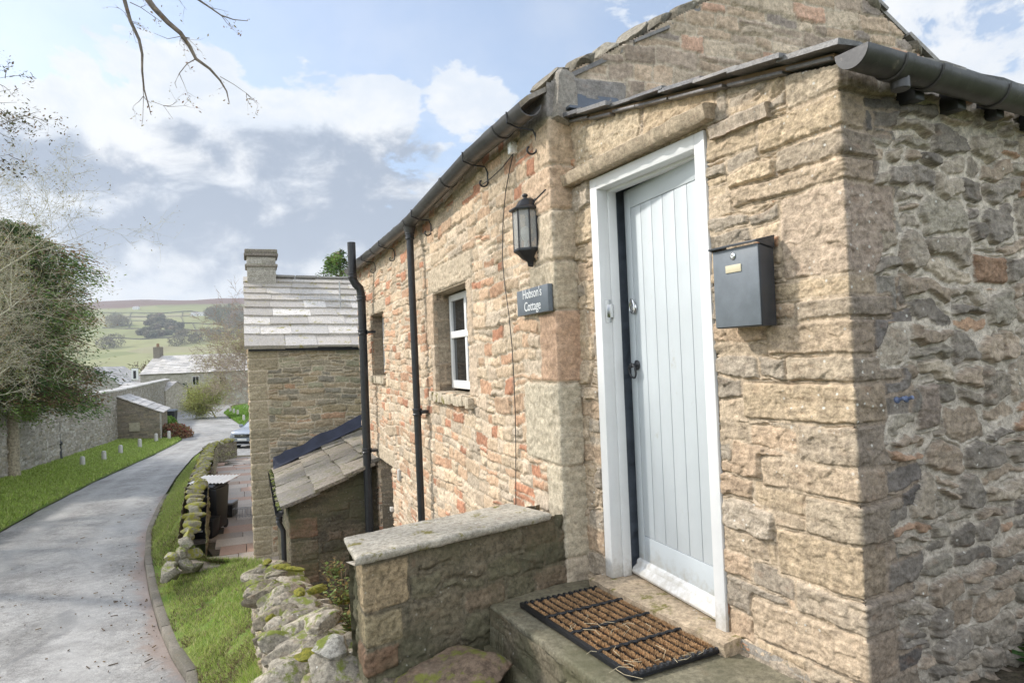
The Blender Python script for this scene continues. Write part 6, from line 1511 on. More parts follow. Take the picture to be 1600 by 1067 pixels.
# tall outbuilding whose pale gable closes the garden wall
ob = simple_building('outbuilding', 'tall plain stone outbuilding with pale verge standing beyond the little shed', 'building', Vector((-41.5, 70.5)), Vector((1, .12)).normalized(), Vector((-.15, 1)).normalized(), 5.3, 7, -4.9, -2.2, -1.35, 'x', (.44, .40, .32), PALE, MAT['gw'], seed=160, pal=pick([(.42, .38, .30), (.46, .41, .33), (.38, .34, .27)]), over=.1)
mb = MB(); p = at(236, 606, 70.2); mb.box(p, (.25, 0, 0), (0, .1, 0), (0, 0, .5)); mb.build('vent', plain('pale_vent', (.6, .58, .52), .7), ob)
# barn / far house
dirx = Vector((1, .05)).normalized(); diry = Vector((-.05, 1)).normalized()
fh = simple_building('far_house', 'long far house with pale slate roof and end chimney beyond the road junction', 'house', Vector((-51.3, 94)), dirx, diry, 24, 9, -5.2, -.45, 1.95, 'x', (.42, .39, .33), PALE, MAT['gw'], seed=170, pal=pick([(.40, .37, .31), (.44, .41, .35), (.35, .32, .27)]), coarse=.12)
mb = MB(); mb.box((-51.5, 97.9, EYE+1.3), (.9, 0, 0), (0, 1.1, 0), (0, 0, 2.0), (.25, .23, .2)); mb.lathe((-51.05, 98.4, EYE+3.3), [(.0, 0), (.22, 0), (.18, .5), (0, .5)], 10, (.3, .2, .14)); mb.build('chimney', MAT['dry'], fh)
for (px, py, w2, h2) in ((303, 595, 1.0, 1.3), (283, 620, .9, 1.4), (345, 596, 1.0, 1.3)):
    p = at(px, py, 93.75); p.y = 94+(p.x+51.3)*.05-.10; mb = MB(); mb.box(p-Vector((w2/2, .0, h2/2)), (w2, .05, 0), (0, .1, 0), (0, 0, h2)); f = mb.build('window', MAT['white'], fh)
    for k in (0, 1): mb = MB(); mb.box(p-Vector((w2/2-.1-k*(w2/2-.05), .03, h2/2-.1)), (w2/2-.15, 0, 0), (0, .02, 0), (0, 0, h2-.2)); mb.build('pane', MAT['glass'], f)
wg = simple_building('far_cottage', 'low far cottage with a small white window in its gable, left of the far house', 'cottage', Vector((-58.2, 89)), dirx, diry, 6.6, 8, -5.1, -1.6, .65, 'y', (.38, .36, .33), PALE, MAT['gw'], seed=180, pal=pick([(.33, .31, .28), (.37, .35, .31)]), coarse=.12)
p = at(210, 584, 88.8); mb = MB(); mb.box(p-Vector((.4, 0, .9)), (.85, 0, 0), (0, .12, 0), (0, 0, 1.6)); f = mb.build('window', MAT['white'], wg)
mb = MB(); mb.box(p-Vector((.15, .03, .6)), (.35, 0, 0), (0, .02, 0), (0, 0, 1.0)); mb.build('pane', MAT['glass'], f)
# dark boundary wall across the junction
bw_ = thing('boundary_wall', 'dark low boundary wall in front of the far house', 'wall', Vector((-36, 80, EYE-4.9)))
fl_ = Rubble(-1, 20, -5.5, -3, 190, ch=(.12, .2), sw=(.2, .5), pal=pick([(.15, .13, .12), (.19, .165, .145)]), mortar=(.12, .11, .09), joint=.015, bevel=.03, relief=(0, .05), rough=.02)
a = at(262, 636, 80); b2 = at(312, 634, 84); relief_wall('wall_body', [Vector((a.x, a.y)), Vector((b2.x, b2.y))], np.arange(0, 5.9, .06), np.arange(-5.3, -3.4, .06), fl_, m=MAT['gw'], parent=bw_)
mb = MB(); mb.hexa([(a.x, a.y+.1, EYE-5.3), (b2.x, b2.y+.1, EYE-5.3), (b2.x, b2.y+.5, EYE-5.3), (a.x, a.y+.5, EYE-5.3), (a.x, a.y-.03, EYE-3.4), (b2.x, b2.y-.03, EYE-3.4), (b2.x, b2.y+.5, EYE-3.3), (a.x, a.y+.5, EYE-3.3)], (.2, .18, .16)); mb.build('coping', MAT['dry'], bw_)
# junction crossing strip of pale road
mb = MB(); P = [at(268, 642, 74), at(350, 636, 78), at(395, 622, 90), at(310, 626, 92), at(268, 632, 84)]
pts_ = [onz(px, py, -4.72) for px, py in ((262, 650), (340, 655), (420, 640), (420, 630), (300, 633), (266, 636))]
mb.add([Vector((p.x, p.y, p.z+.03)) for p in pts_], [tuple(range(6))], (.0, 0, 0)); o = mb.build('road', MAT['tarmac']); props(o, kind='structure')
# bollards
def bollard(p, h, label, grp):
    t = thing('bollard', label, 'bollard', p, grp); mb = MB(); mb.lathe(p-Vector((0, 0, .1)), [(0, 0), (.11, 0), (.10, h+.02), (.075, h+.07), (.0, h+.09)], 12); mb.build('post', MAT['white'], t, smooth=True); return t
BL = [((129, 735), 'nearest of the six white bollards on the left verge'), ((162.5, 725), 'second white bollard up the left verge from the near end'), ((188.5, 714), 'third white bollard on the left verge, right of the white sacks'), ((218.5, 702.5), 'fourth white bollard on the left verge, before the shed corner'), ((244, 692.5), 'fifth white bollard, standing at the shed corner'), ((264, 688), 'furthest left verge bollard, in front of the red shrub')]
for (q, lab) in BL: p = onroad(*q); bollard(p+Vector((0, 0, .10)), .52, lab, 'white bollards along the left verge')
for i, q in enumerate(((360, 644), (365.5, 647), (371.5, 649), (381, 658))):
    p = onroad(*q); bollard(p+Vector((0, 0, .05)), .5, ['furthest small white bollard on the verge past the car', 'second furthest white bollard past the car', 'third white bollard past the car', 'nearest white bollard above the parked car'][i], 'white bollards past the car')
# black drain pipe on the garden wall
p0 = onroad(92, 729); t = thing('wall_pipe', 'black cast pipe standing against the garden wall', 'pipe', p0); mb = MB(); mb.lathe(p0, [(0, 0), (.20, 0), (.20, .12), (.14, .5), (.12, .95), (.17, 1.0), (.17, 1.1), (.09, 1.15), (.085, 2.0), (.12, 2.05), (.12, 2.15), (0, 2.2)], 14); mb.build('pipe', MAT['ciron'], t, smooth=True)
# black bin, sacks
p0 = onroad(267, 664); t = thing('dark_bin', 'dark wheelie bin by the road beyond the shed', 'bin', p0); Lq = local(p0, .2); mb = MB(); taper(mb, Lq, -.35, .35, -.4, .4, .05, -.42, .42, -.5, .5, 1.15); mb.build('body', MAT['blackpl'], t, bevel=.04); mb = MB(); taper(mb, Lq, -.46, .46, -.55, .52, 1.16, -.4, .4, -.45, .5, 1.28); mb.build('lid', MAT['dkgrey'], t, bevel=.03)
for i, (px, py, s_) in enumerate(((191, 688, .50), (200, 688, .42), (207, 686, .36))):
    p = onroad(px, py); o = one_rock('sack', p+Vector((0, 0, .32)), (s_, s_*.7, s_*.75), (0, 0, i), 900+i, (.55, .55, .54), plain('sack%d' % i, (.55, .55, .54), .6, 0, .12, 5, .5, 12), facets=4, sub=4, rough=.1); props(o, ['largest pale grey sack against the garden wall', 'middle pale sack beside the shed', 'small pale sack nearest the shed wall'][i], 'sack', 'pale sacks by the shed')
# ------------------------------------------------------------------ parked car (compact SUV, nose towards the viewer)
cO = onroad(379, 703); cO.z += .01
car = thing('parked_car', 'silver blue compact SUV parked nose first at the end of the courtyard wall', 'car', cO)
ca_ = rad(-12)
fx, fy = Vector((math.cos(ca_), math.sin(ca_), 0)), Vector((-math.sin(ca_), math.cos(ca_), 0))   # fx to the right, fy backwards
CO = cO
def CP(x, y, z): return CO+fx*x+fy*y+Vector((0, 0, z))
cp_paint = plain('silver_blue_paint', (.36, .40, .46), .25, .35, .03, 3)
sec = [  # y, half width, sill z, shoulder z, top z, top half width
 (0.00, .62, .34, .62, .80, .55), (.06, .76, .28, .70, .90, .68), (.30, .85, .22, .80, .98, .76), (.75, .885, .20, .90, 1.02, .80), (1.15, .89, .20, .94, 1.06, .80), (1.20, .89, .20, .95, 1.08, .78), (1.75, .89, .20, .97, 1.56, .60),
 (2.2, .89, .20, .98, 1.62, .60), (3.2, .89, .20, .98, 1.60, .60), (3.85, .87, .22, .98, 1.46, .58), (4.10, .84, .26, .96, 1.05, .72), (4.17, .74, .32, .80, .90, .66)]
mb = MB(); V = []; ns = 0
for (y, hw0, z0, zs, zt_, tw) in sec:
    ring = [(-hw0*.92, z0), (-hw0, z0+.12), (-hw0, (z0+zs)/2), (-hw0*.985, zs), (-tw, zt_-.04), (-tw*.85, zt_), (0, zt_+.02), (tw*.85, zt_), (tw, zt_-.04), (hw0*.985, zs), (hw0, (z0+zs)/2), (hw0, z0+.12), (hw0*.92, z0)]
    ns = len(ring); V += [CP(a, y, b2) for a, b2 in ring]
fs = []
for i in range(len(sec)-1):
    for k in range(ns): fs.append((i*ns+k, i*ns+(k+1) % ns, (i+1)*ns+(k+1) % ns, (i+1)*ns+k))
fs += [tuple(range(ns)), tuple((len(sec)-1)*ns+k for k in range(ns))]; mb.add(V, fs)
body = mb.build('body', cp_paint, car, bevel=.02)
glassm = plain('car_glass', (.03, .035, .045), .06, 0, .1)
def cbox(name, m_, x0, x1, y0, y1, z0, z1, bev=.01, par=None):
    mb = MB(); mb.hexa([CP(x0, y0, z0), CP(x1, y0, z0), CP(x1, y1, z0), CP(x0, y1, z0), CP(x0, y0, z1), CP(x1, y0, z1), CP(x1, y1, z1), CP(x0, y1, z1)]); return mb.build(name, m_, par or car, bevel=bev)
mb = MB(); mb.hexa([CP(-.72, 1.22, 1.085), CP(.72, 1.22, 1.085), CP(.70, 1.30, 1.07), CP(-.70, 1.30, 1.07), CP(-.56, 1.685, 1.52), CP(.56, 1.685, 1.52), CP(.55, 1.76, 1.50), CP(-.55, 1.76, 1.50)]); mb.build('windscreen', glassm, car)
for s_ in (-1, 1):
    mb = MB(); mb.hexa([CP(s_*.86, 1.45, 1.03), CP(s_*.86, 3.7, 1.03), CP(s_*.80, 3.7, 1.03), CP(s_*.80, 1.45, 1.03), CP(s_*.665, 1.95, 1.50), CP(s_*.665, 3.5, 1.50), CP(s_*.60, 3.5, 1.50), CP(s_*.60, 1.95, 1.50)]); mb.build('side_window', glassm, car)
    mb = MB(); mb.hexa([CP(s_*.44, -.02, .66), CP(s_*.72, .06, .66), CP(s_*.72, .2, .66), CP(s_*.44, .2, .66), CP(s_*.46, .0, .80), CP(s_*.76, .10, .84), CP(s_*.76, .25, .84), CP(s_*.46, .2, .80)]); mb.build('headlight', plain('headlamp', (.7, .72, .75), .1, .3, .05), car, bevel=.015)
    cbox('fog_lamp', plain('foglamp', (.5, .5, .5), .2, .3), s_*.62-.07, s_*.62+.07, .0, .1, .36, .46)
    cbox('mirror', cp_paint, s_*.98-.10, s_*.98+.10, 1.35, 1.45, 1.02, 1.18, .03)
    for y in (.78, 3.3):
        mb = MB(); mb.lathe(CP(s_*.83, y, .33), [(0, -.11), (.27, -.11), (.33, -.08), (.33, .08), (.27, .11), (0, .11)], 24, axis=fx); w_ = mb.build('wheel', MAT['blackpl'], car, smooth=True)
        mb = MB(); mb.lathe(CP(s_*.93, y, .33), [(0, -.02), (.20, -.02), (.215, .01), (.17, .03), (.05, .015), (0, .02)], 10, axis=fx*s_); mb.build('rim', plain('alloy', (.5, .5, .52), .3, .8), w_, smooth=True)
cbox('grille', MAT['blackpl'], -.44, .44, -.025, .05, .64, .80)
for z in (.69, .74): cbox('grille_bar', MAT['chrome'], -.42, .42, -.035, -.02, z, z+.018, .003)
cbox('badge', MAT['chrome'], -.06, .06, -.05, -.03, .68, .78, .01)
cbox('lower_grille', MAT['blackpl'], -.66, .66, -.005, .08, .30, .44)
cbox('skid_plate', plain('silver_plastic', (.45, .46, .48), .35, .4), -.40, .40, -.02, .08, .255, .30)
pl2 = cbox('number_plate', plain('plate_white', (.75, .75, .72), .4), -.26, .26, -.045, -.02, .47, .58, .004)

# ------------------------------------------------------------------ bare trees
def tree_mesh(segs, name, m, parent):
    """segs: list of (points, radii, sides, colour)"""
    V = []; Fq = []; C = []; n0 = 0
    for pts, rs, n, col in segs:
        pts = np.array(pts); t = np.gradient(pts, axis=0); t /= np.linalg.norm(t, axis=1)[:, None]+1e-9
        up = np.array([.3, .1, 1.]); a = np.cross(t, up); a /= np.linalg.norm(a, axis=1)[:, None]+1e-9; b = np.cross(a, t); q = np.arange(n)*2*math.pi/n
        ring = pts[:, None, :]+(a[:, None, :]*np.cos(q)[None, :, None]+b[:, None, :]*np.sin(q)[None, :, None])*np.array(rs)[:, None, None]
        V.append(ring.reshape(-1, 3)); L = len(pts); i = np.arange(L-1)[:, None]*n; k = np.arange(n)[None, :]; k2 = (k+1) % n
        Fq.append((np.stack([i+k, i+k2, i+n+k2, i+n+k], -1)+n0).reshape(-1, 4)); C.append(np.repeat(np.array([col]), L*n, 0)); n0 += L*n
    return link(name, np_mesh(name, np.concatenate(V), np.concatenate(Fq), np.concatenate(C)), m, parent)
MINR = [.0012]
def grow(R, p, d, L, r, lev, segs, tips, col, droop=0.0, nchild=(5, 6, 5, 4), maxlev=4, spread=.9, wig=.16, ratio=.62, upb=.0):
    n = max(4, int(6-lev)+2); pts = [np.array(p, float)]; d = np.array(d, float); d /= np.linalg.norm(d); rs = [r]
    for i in range(n):
        d = d+np.array([R.gauss(0, wig), R.gauss(0, wig), R.gauss(0, wig)-droop*(i/n)+upb]); d /= np.linalg.norm(d); pts.append(pts[-1]+d*L/n); rs.append(r*(1-.75*(i+1)/n))
    segs.append((pts, rs, 8 if lev == 0 else (5 if lev < 3 else 3), col))
    if lev >= maxlev: tips.append((pts[-1], d)); tips.append((pts[len(pts)//2], d)); return
    nc = nchild[min(lev, len(nchild)-1)]
    for k in range(nc):
        f = R.uniform(.25 if lev else .35, 1.0); i = min(int(f*n), n-1); q = pts[i]+(pts[i+1]-pts[i])*(f*n-i if f < 1 else 0); dd = pts[i+1]-pts[i]; dd = dd/np.linalg.norm(dd)
        s_ = np.array([R.gauss(0, 1), R.gauss(0, 1), R.gauss(0, .8)]); s_ -= dd*s_.dot(dd); s_ /= np.linalg.norm(s_)+1e-9; nd = dd*(1-.35*spread)+s_*spread*R.uniform(.5, 1.1)
        grow(R, q, nd, L*ratio*R.uniform(.7, 1.15), max(rs[i]*.62*R.uniform(.7, 1), MINR[0]), lev+1, segs, tips, col, droop, nchild, maxlev, spread, wig, ratio, upb)
def buds(tips, name, m, parent, R, size, cols, n=3, sp=.06):
    V = []; Fq = []; C = []
    for (p, d) in tips:
        for k in range(n):
            c = p+np.array([R.gauss(0, sp), R.gauss(0, sp), R.gauss(0, sp)]); a = R.uniform(0, 6.28); l = size*R.uniform(.5, 1.3); u1 = np.array([math.cos(a), math.sin(a), R.uniform(-.8, .8)])*l; v1 = np.array([-math.sin(a)*.4, math.cos(a)*.4, R.uniform(-.5, .5)])*l
            j = len(V); V += [c-u1*.5, c+v1*.5, c+u1*.5, c-v1*.5]; Fq.append((j, j+1, j+2, j+3)); q = R.uniform(.7, 1.3); cc = R.choice(cols); C += [tuple(x*q for x in cc)]*4
    return link(name, np_mesh(name, np.array(V), Fq, np.array(C), smooth=False), m, parent)
# tree on the left in front of the conifer
def bare_tree(name, label, base, hgt, r, seed, col, lean=(0, 0, 1), maxlev=4, nchild=(9, 6, 5, 4), budc=None, bud=.03, nb=2, trunk_frac=.45, ratio=.60, spread=.9, sp=.08, group=None, cat='tree', upb=.03, droop=.05):
    R = random.Random(seed); t = thing(name, label, cat, Vector(base), group); segs = []; tips = []; MINR[0] = .00026*base[1]
    grow(R, base, lean, hgt*trunk_frac*1.6, r, 0, segs, tips, col, droop, nchild, maxlev, spread, .09, ratio, upb)
    tree_mesh(segs[:1], 'trunk', MAT['bark'], t); tree_mesh(segs[1:], 'branches', MAT['bark'], t)
    if budc: buds(tips, 'leaves', MAT['blade'], t, R, bud, budc, nb, sp)
    return t
GREYB = (.30, .28, .20)
bare_tree('bare_tree', 'bare pale branched tree at the left edge, in front of the dark conifer', (-13.6, 15.5, EYE-4.0), 6.4, .15, 11, (.46, .43, .31), (.10, -.03, 1), 5, (17, 8, 6, 4, 3), [(.28, .26, .08), (.22, .20, .07), (.24, .16, .08)], .05, 1, trunk_frac=.55, ratio=.58, sp=.06)
bare_tree('bare_tree', 'second bare grey tree further left, its twigs reaching over the verge', (-17.0, 18.8, EYE-4.0), 7.4, .18, 29, (.44, .41, .30), (.16, -.05, 1), 5, (13, 7, 5, 4, 3), [(.26, .25, .08), (.22, .16, .08)], .05, 1, trunk_frac=.55, ratio=.6, sp=.06)
# conifer with drooping sprays
def conifer(name, label, base, h, rmax, seed, n, cols, zlow=.16, group=None):
    R = random.Random(seed); t = thing(name, label, 'tree', Vector(base), group); rg = np.random.default_rng(seed)
    segs = [([np.array(base)+np.array([0.02*math.sin(k), 0, h*k/8]) for k in range(9)], [max(.02, .26*(1-k/8.5)) for k in range(9)], 10, (.20, .14, .085))]
    V = []; F_ = []; C = []
    nb_ = int(n/150); k0 = 0
    limbs = []
    for i in range(nb_):
        f = rg.uniform(0, 1)**.85; z = h*(zlow+(1-zlow)*f); prof = np.sin(np.pi*min(1, (1-f)*.62+.12))**.8; rr = rmax*prof*rg.uniform(.70, 1.12)*(1 if f < .9 else .6); a = rg.uniform(0, 2*np.pi)
        rr *= 1+.22*math.sin(a*3+f*7)+.1*math.sin(a*7+f*19)
        rise = .28*rr*(1-.7*(1-f)) ; tip = np.array([math.cos(a)*rr, math.sin(a)*rr, rise-.22*rr]); o_ = np.array(base)+np.array([0, 0, z])
        mid = o_+tip*np.array([.55, .55, 0])+np.array([0, 0, rise*.6]); limbs.append(([o_, mid, o_+tip], [.035, .022, .006], 4, (.22, .16, .10)))
        m_ = 150; g = rg.uniform(.30, 1, m_)**.7; c = o_+(mid-o_)*(np.minimum(g/.55, 1))[:, None]+(o_+tip-mid)*(np.maximum(g-.55, 0)/.45)[:, None]
        wdt = .45*rr**.5*(1.15-g*.7); c = c+rg.normal(0, 1, (m_, 3))*np.stack([wdt*.45, wdt*.45, wdt*.28], -1); c[:, 2] -= np.abs(rg.normal(0, .16, m_))
        d = np.stack([math.cos(a)+rg.normal(0, .6, m_), math.sin(a)+rg.normal(0, .6, m_), rg.normal(-.35, .45, m_)], -1); d /= np.linalg.norm(d, axis=1)[:, None]
        s_ = np.cross(d, rg.normal(0, 1, (m_, 3))); s_ /= np.linalg.norm(s_, axis=1)[:, None]; L_ = rg.uniform(.06, .17, m_)[:, None]; wd = L_*.17
        P = np.stack([c-s_*wd*.5, c+d*L_*.5-s_*wd, c+d*L_, c+d*L_*.5+s_*wd], 1).reshape(-1, 3); V.append(P); F_.append(np.arange(m_*4).reshape(-1, 4)+k0); k0 += m_*4
        cc = np.array(cols[rg.integers(0, len(cols))])*rg.uniform(.75, 1.3); cc = cc[None, :]*rg.uniform(.7, 1.3, m_)[:, None]
        br = rg.random(m_) < .06; cc[br] = np.array([.16, .09, .04]); C.append(np.repeat(cc, 4, 0))
    tree_mesh(segs, 'trunk', MAT['bark'], t); tree_mesh(limbs, 'branches', MAT['bark'], t)
    link('foliage', np_mesh('foliage', np.concatenate(V), np.concatenate(F_), np.concatenate(C), smooth=False), MAT['blade'], t)
    return t
GRN = [(.12, .20, .055), (.16, .25, .06), (.09, .15, .05), (.20, .26, .08), (.26, .18, .10), (.08, .13, .045)]
conifer('conifer', 'large dark green and brown conifer overhanging the garden wall', (-18.9, 25.2, EYE-4.05), 9.7, 3.2, 3, 130000, GRN, .25)
conifer('conifer', 'further dark conifer at the left edge behind the large one', (-27.5, 31.0, EYE-4.05), 11.5, 3.6, 8, 50000, GRN, .18)
# bare trunk posts beside the conifer at the left edge
for i, (px, D_) in enumerate(((8, 24.6), (21, 24.8))):
    b_ = at(px, 760, D_); t = thing('tree_trunk', ['slim dark trunk at the far left edge', 'thicker pale trunk next to the slim dark one at the left edge'][i], 'tree trunk', (b_.x, b_.y, EYE-4.1), 'trunks under the conifer')
    tree_mesh([([np.array([b_.x+.02*math.sin(k*2+i), b_.y, EYE-4.1+k*.5]) for k in range(9)], [[.10, .24][i]*(1-.04*k) for k in range(9)], 10, [(.12, .09, .06), (.34, .29, .21)][i])], 'trunk', MAT['bark'], t)
# pale leafing tree beyond the car, seen against the chimney house
bare_tree('budding_tree', 'bare twiggy tree with first yellow green leaves beyond the parked car', (-16.6, 46.0, EYE-4.5), 5.0, .14, 17, (.36, .29, .22), (-.12, 0, 1), 5, (10, 5, 5, 4, 3), [(.36, .38, .11), (.42, .42, .16), (.30, .28, .10)], .07, 1, trunk_frac=.55, ratio=.62, sp=.12)
bare_tree('bare_tree', 'tall brown bare tree furthest behind the budding tree', (-23.5, 66.0, EYE-4.9), 7.4, .18, 18, (.33, .25, .20), (-.05, 0, 1), 5, (10, 5, 5, 4, 3), [(.26, .18, .12)], .06, 1, trunk_frac=.55, ratio=.60, sp=.12)
bare_tree('willow_bush', 'spreading yellow green leafing bush before the far house', (-27.5, 63.0, EYE-4.8), 2.6, .08, 37, (.32, .28, .14), (-.25, 0, 1), 4, (14, 8, 6, 4), [(.34, .38, .10), (.42, .44, .16), (.28, .30, .08)], .12, 4, trunk_frac=.45, ratio=.7, sp=.28, cat='bush')
conifer('conifer', 'small evergreen top showing above the chimney house roof', (-6.7, 27.0, EYE-3.6), 8.0, 1.5, 9, 16000, GRN[:3], .3)
# overhanging branch in the foreground
MINR[0] = .0012
ot = thing('overhanging_tree', 'tree whose thin twigs hang into the top of the sky', 'tree', (-8.6, 3.6, EYE-3.9))
bc = (.17, .14, .11); R = random.Random(77); segs = []; tips = []
trunk = ([np.array(v) for v in ((-8.6, 3.6, EYE-3.9), (-8.5, 3.7, EYE-1.5), (-8.1, 3.9, EYE+1.2), (-7.0, 4.3, EYE+3.3), (-5.4, 4.8, EYE+4.2), (-3.8, 5.1, EYE+4.3), (-2.4, 5.3, EYE+4.0))], [.22, .18, .14, .10, .07, .055, .03], 10, bc)
def px_path(P, D, r0_, r1_, n=7):
    pts = [np.array(at(x, y, D+dd)) for x, y, dd in P]; k = len(pts); return (pts, [r0_+(r1_-r0_)*i/(k-1) for i in range(k)], n, bc)
PB = [[(150, -160, 0), (205, -60, 0), (222, -12, 0), (240, 12, 0), (262, 35, 0), (282, 52, .05), (296, 72, .1), (306, 92, .1), (328, 108, .15), (344, 126, .2), (354, 143, .2), (358, 161, .2)],
      [(160, -150, 0), (185, -50, 0), (194, 0, 0), (203, 32, 0), (217, 62, 0), (222, 85, 0), (222, 112, 0), (225, 140, .05), (232, 165, .05), (236, 180, .05)],
      [(222, -12, 0), (270, -20, .1), (307, -2, .1), (325, 10, .1), (345, 24, .1), (365, 31, .1), (386, 33, .1)],
      [(306, 92, .1), (292, 100, .1), (280, 115, .1), (273, 130, .1), (276, 138, .1)], [(222, 112, 0), (224, 150, 0), (223, 185, 0), (221, 198, 0)],
      [(296, 60, 0), (283, 57, 0), (262, 61, 0), (240, 52, 0)], [(344, 120, .2), (365, 132, .2), (385, 146, .2), (405, 163, .2)], [(203, 4, 0), (220, 12, 0), (240, 26, 0), (252, 34, 0)], [(236, 158, .05), (255, 165, .05), (270, 186, .05)]]
RR = [(.040, .004), (.026, .003), (.016, .003), (.006, .002), (.004, .0015), (.005, .0015), (.004, .0012), (.005, .0015), (.003, .0012)]
for P, (a, b2) in zip(PB, RR):
    a *= .72; b2 *= .8
    segs.append(px_path(P, 5.1, a, b2)); tips.append((segs[-1][0][-1], None))
    for k in range(5 if a > .01 else 2):
        i = R.randrange(1, len(P)-1)
        p = px_path(P, 5.1, a, b2)[0][i]; sub = []; grow(R, p, (R.gauss(.5, .6), R.gauss(0, .4), R.gauss(-.6, .4)), R.uniform(.08, .22), .003, 3, sub, tips, bc, .1, (2, 2, 2, 2), 4, .9, .16); segs += sub
segs.append(([np.array(at(150, -160, 5.1)), np.array((-3.8, 5.1, EYE+4.3))], [.045, .05], 8, bc)); segs.append(([np.array(at(160, -150, 5.1)), np.array((-3.9, 5.1, EYE+4.25))], [.03, .04], 8, bc))
for k in range(10):     # sparse outer twigs of the crown above and left of the frame
    i = R.randrange(3, 5); grow(R, trunk[0][i], (R.gauss(-.6, .5), R.gauss(-.3, .5), R.gauss(.9, .3)), R.uniform(1.0, 2.0), .022, 1, segs, tips, bc, .05, (5, 5, 4, 3), 4, .9, .14)
tree_mesh([trunk], 'trunk', MAT['bark'], ot); tree_mesh(segs, 'branches', MAT['bark'], ot); buds([t_ for t_ in tips], 'leaves', MAT['blade'], ot, R, .022, [(.22, .16, .07), (.26, .22, .08), (.16, .09, .05)], 2, .02)
# dark leafy sprays at the far left top edge
lt = thing('ivy_clad_tree', 'tree with dark leafy sprays entering at the upper left edge', 'tree', (-12.0, 12.5, EYE-4)); R = random.Random(13); segs = []; tips = []
main_t = ([np.array((-12.6, 12.5, EYE-4)), np.array((-12.5, 12.4, EYE)), np.array((-12.2, 12.3, EYE+4)), np.array((-12.3, 12.4, EYE+8))], [.2, .17, .12, .05], 8, (.13, .11, .08))
for (x, y) in ((22, 118), (26, 160), (40, 185), (20, 240), (52, 182), (16, 140)):
    e_ = np.array(at(x, y, 12.3)); s0_ = np.array((-12.2, 12.4, e_[2]+R.uniform(-1.2, .2))); segs.append(([s0_, (s0_+e_)/2+np.array([0, 0, .2]), e_], [.02, .009, .003], 5, (.13, .11, .08)))
    for k in range(8): f = R.uniform(.3, 1); grow(R, s0_+(e_-s0_)*f, (R.gauss(.6, .5), R.gauss(0, .5), R.gauss(-.2, .5)), R.uniform(.2, .45), .008, 2, segs, tips, (.16, .13, .09), .1, (3, 3, 3), 4, .9, .15)
tree_mesh([main_t], 'trunk', MAT['bark'], lt); tree_mesh(segs, 'branches', MAT['bark'], lt); buds(tips, 'leaves', MAT['blade'], lt, R, .06, [(.10, .10, .05), (.13, .13, .06), (.15, .10, .05)], 2, .05)

# ------------------------------------------------------------------ shrubs by the shed
def shrub(label, p, rx, rz, n, cols, name='shrub', seed=1, leaf=.09, group=None):
    t = thing(name, label, 'shrub', p, group); rg = np.random.default_rng(seed); d = rg.normal(0, 1, (n, 3)); d /= np.linalg.norm(d, axis=1)[:, None]; d[:, 2] = np.abs(d[:, 2]); rr = rg.uniform(.35, 1, n)**.5*(1+.25*fbm(d[:, 0]*3+seed, d[:, 1]*3, 3, seed))
    c = np.array(p)+d*rr[:, None]*np.array([rx, rx, rz]); u = rg.normal(0, 1, (n, 3)); u /= np.linalg.norm(u, axis=1)[:, None]; v = np.cross(u, rg.normal(0, 1, (n, 3))); v /= np.linalg.norm(v, axis=1)[:, None]; L_ = leaf*rg.uniform(.5, 1.3, n)[:, None]
    V = np.stack([c-u*L_, c-v*L_*.45, c+u*L_, c+v*L_*.45], 1).reshape(-1, 3); C = np.array(cols)[rg.integers(0, len(cols), n)]*rg.uniform(.7, 1.3, n)[:, None]
    link('foliage', np_mesh('foliage', V, np.arange(4*n).reshape(-1, 4), np.repeat(C, 4, 0), smooth=False), MAT['blade'], t)
    segs = [([np.array(p), np.array(p)+np.array([math.cos(a)*rx*.5, math.sin(a)*rx*.5, rz*.7])], [.02, .008], 4, (.15, .1, .07)) for a in np.linspace(0, 6, 9)]; tree_mesh(segs, 'stem', MAT['bark'], t); return t
pS = onroad(270, 684); shrub('low red leaved shrub at the shed corner', pS, 1.25, .95, 3600, [(.32, .11, .07), (.26, .09, .06), (.38, .24, .12), (.18, .22, .07), (.30, .22, .13)], seed=2, group='shrubs by the shed')
pS = onroad(262, 672)+Vector((-.2, 0, .2)); shrub('bright green shrub behind the red one', pS, .95, .9, 2600, [(.14, .25, .04), (.20, .32, .06)], seed=3, group='shrubs by the shed')
pS = onroad(268, 640); shrub('dark evergreen shrub in front of the far house', pS+Vector((0, 2, .3)), 2.0, 2.6, 5200, [(.03, .05, .02), (.05, .07, .03)], seed=4, leaf=.16)
pS = onroad(346, 628); shrub('rust brown shrub beside the road junction', pS, 1.6, 1.5, 3000, [(.40, .17, .06), (.30, .14, .06), (.25, .22, .08)], seed=5, leaf=.14)
p = at(336, 612, 84); t = thing('white_notice', 'white notice board standing at the road junction', 'sign', (p.x, p.y, EYE-5)); mb = MB(); mb.box(p-Vector((.55, 0, .9)), (1.1, 0, 0), (0, .08, 0), (0, 0, 1.9)); mb.build('board', MAT['white'], t, bevel=.02)
mb = MB(); mb.box(p-Vector((.08, .012, .5)), (.16, 0, 0), (0, .01, 0), (0, 0, 1.0)); mb.build('mark', MAT['dkgrey'], t)
mb = MB(); mb.box(p+Vector((-.4, .02, -3.2)), (.08, 0, 0), (0, .06, 0), (0, 0, 2.4)); mb.box(p+Vector((.32, .02, -3.2)), (.08, 0, 0), (0, .06, 0), (0, 0, 2.4)); mb.build('post', MAT['white'], t)

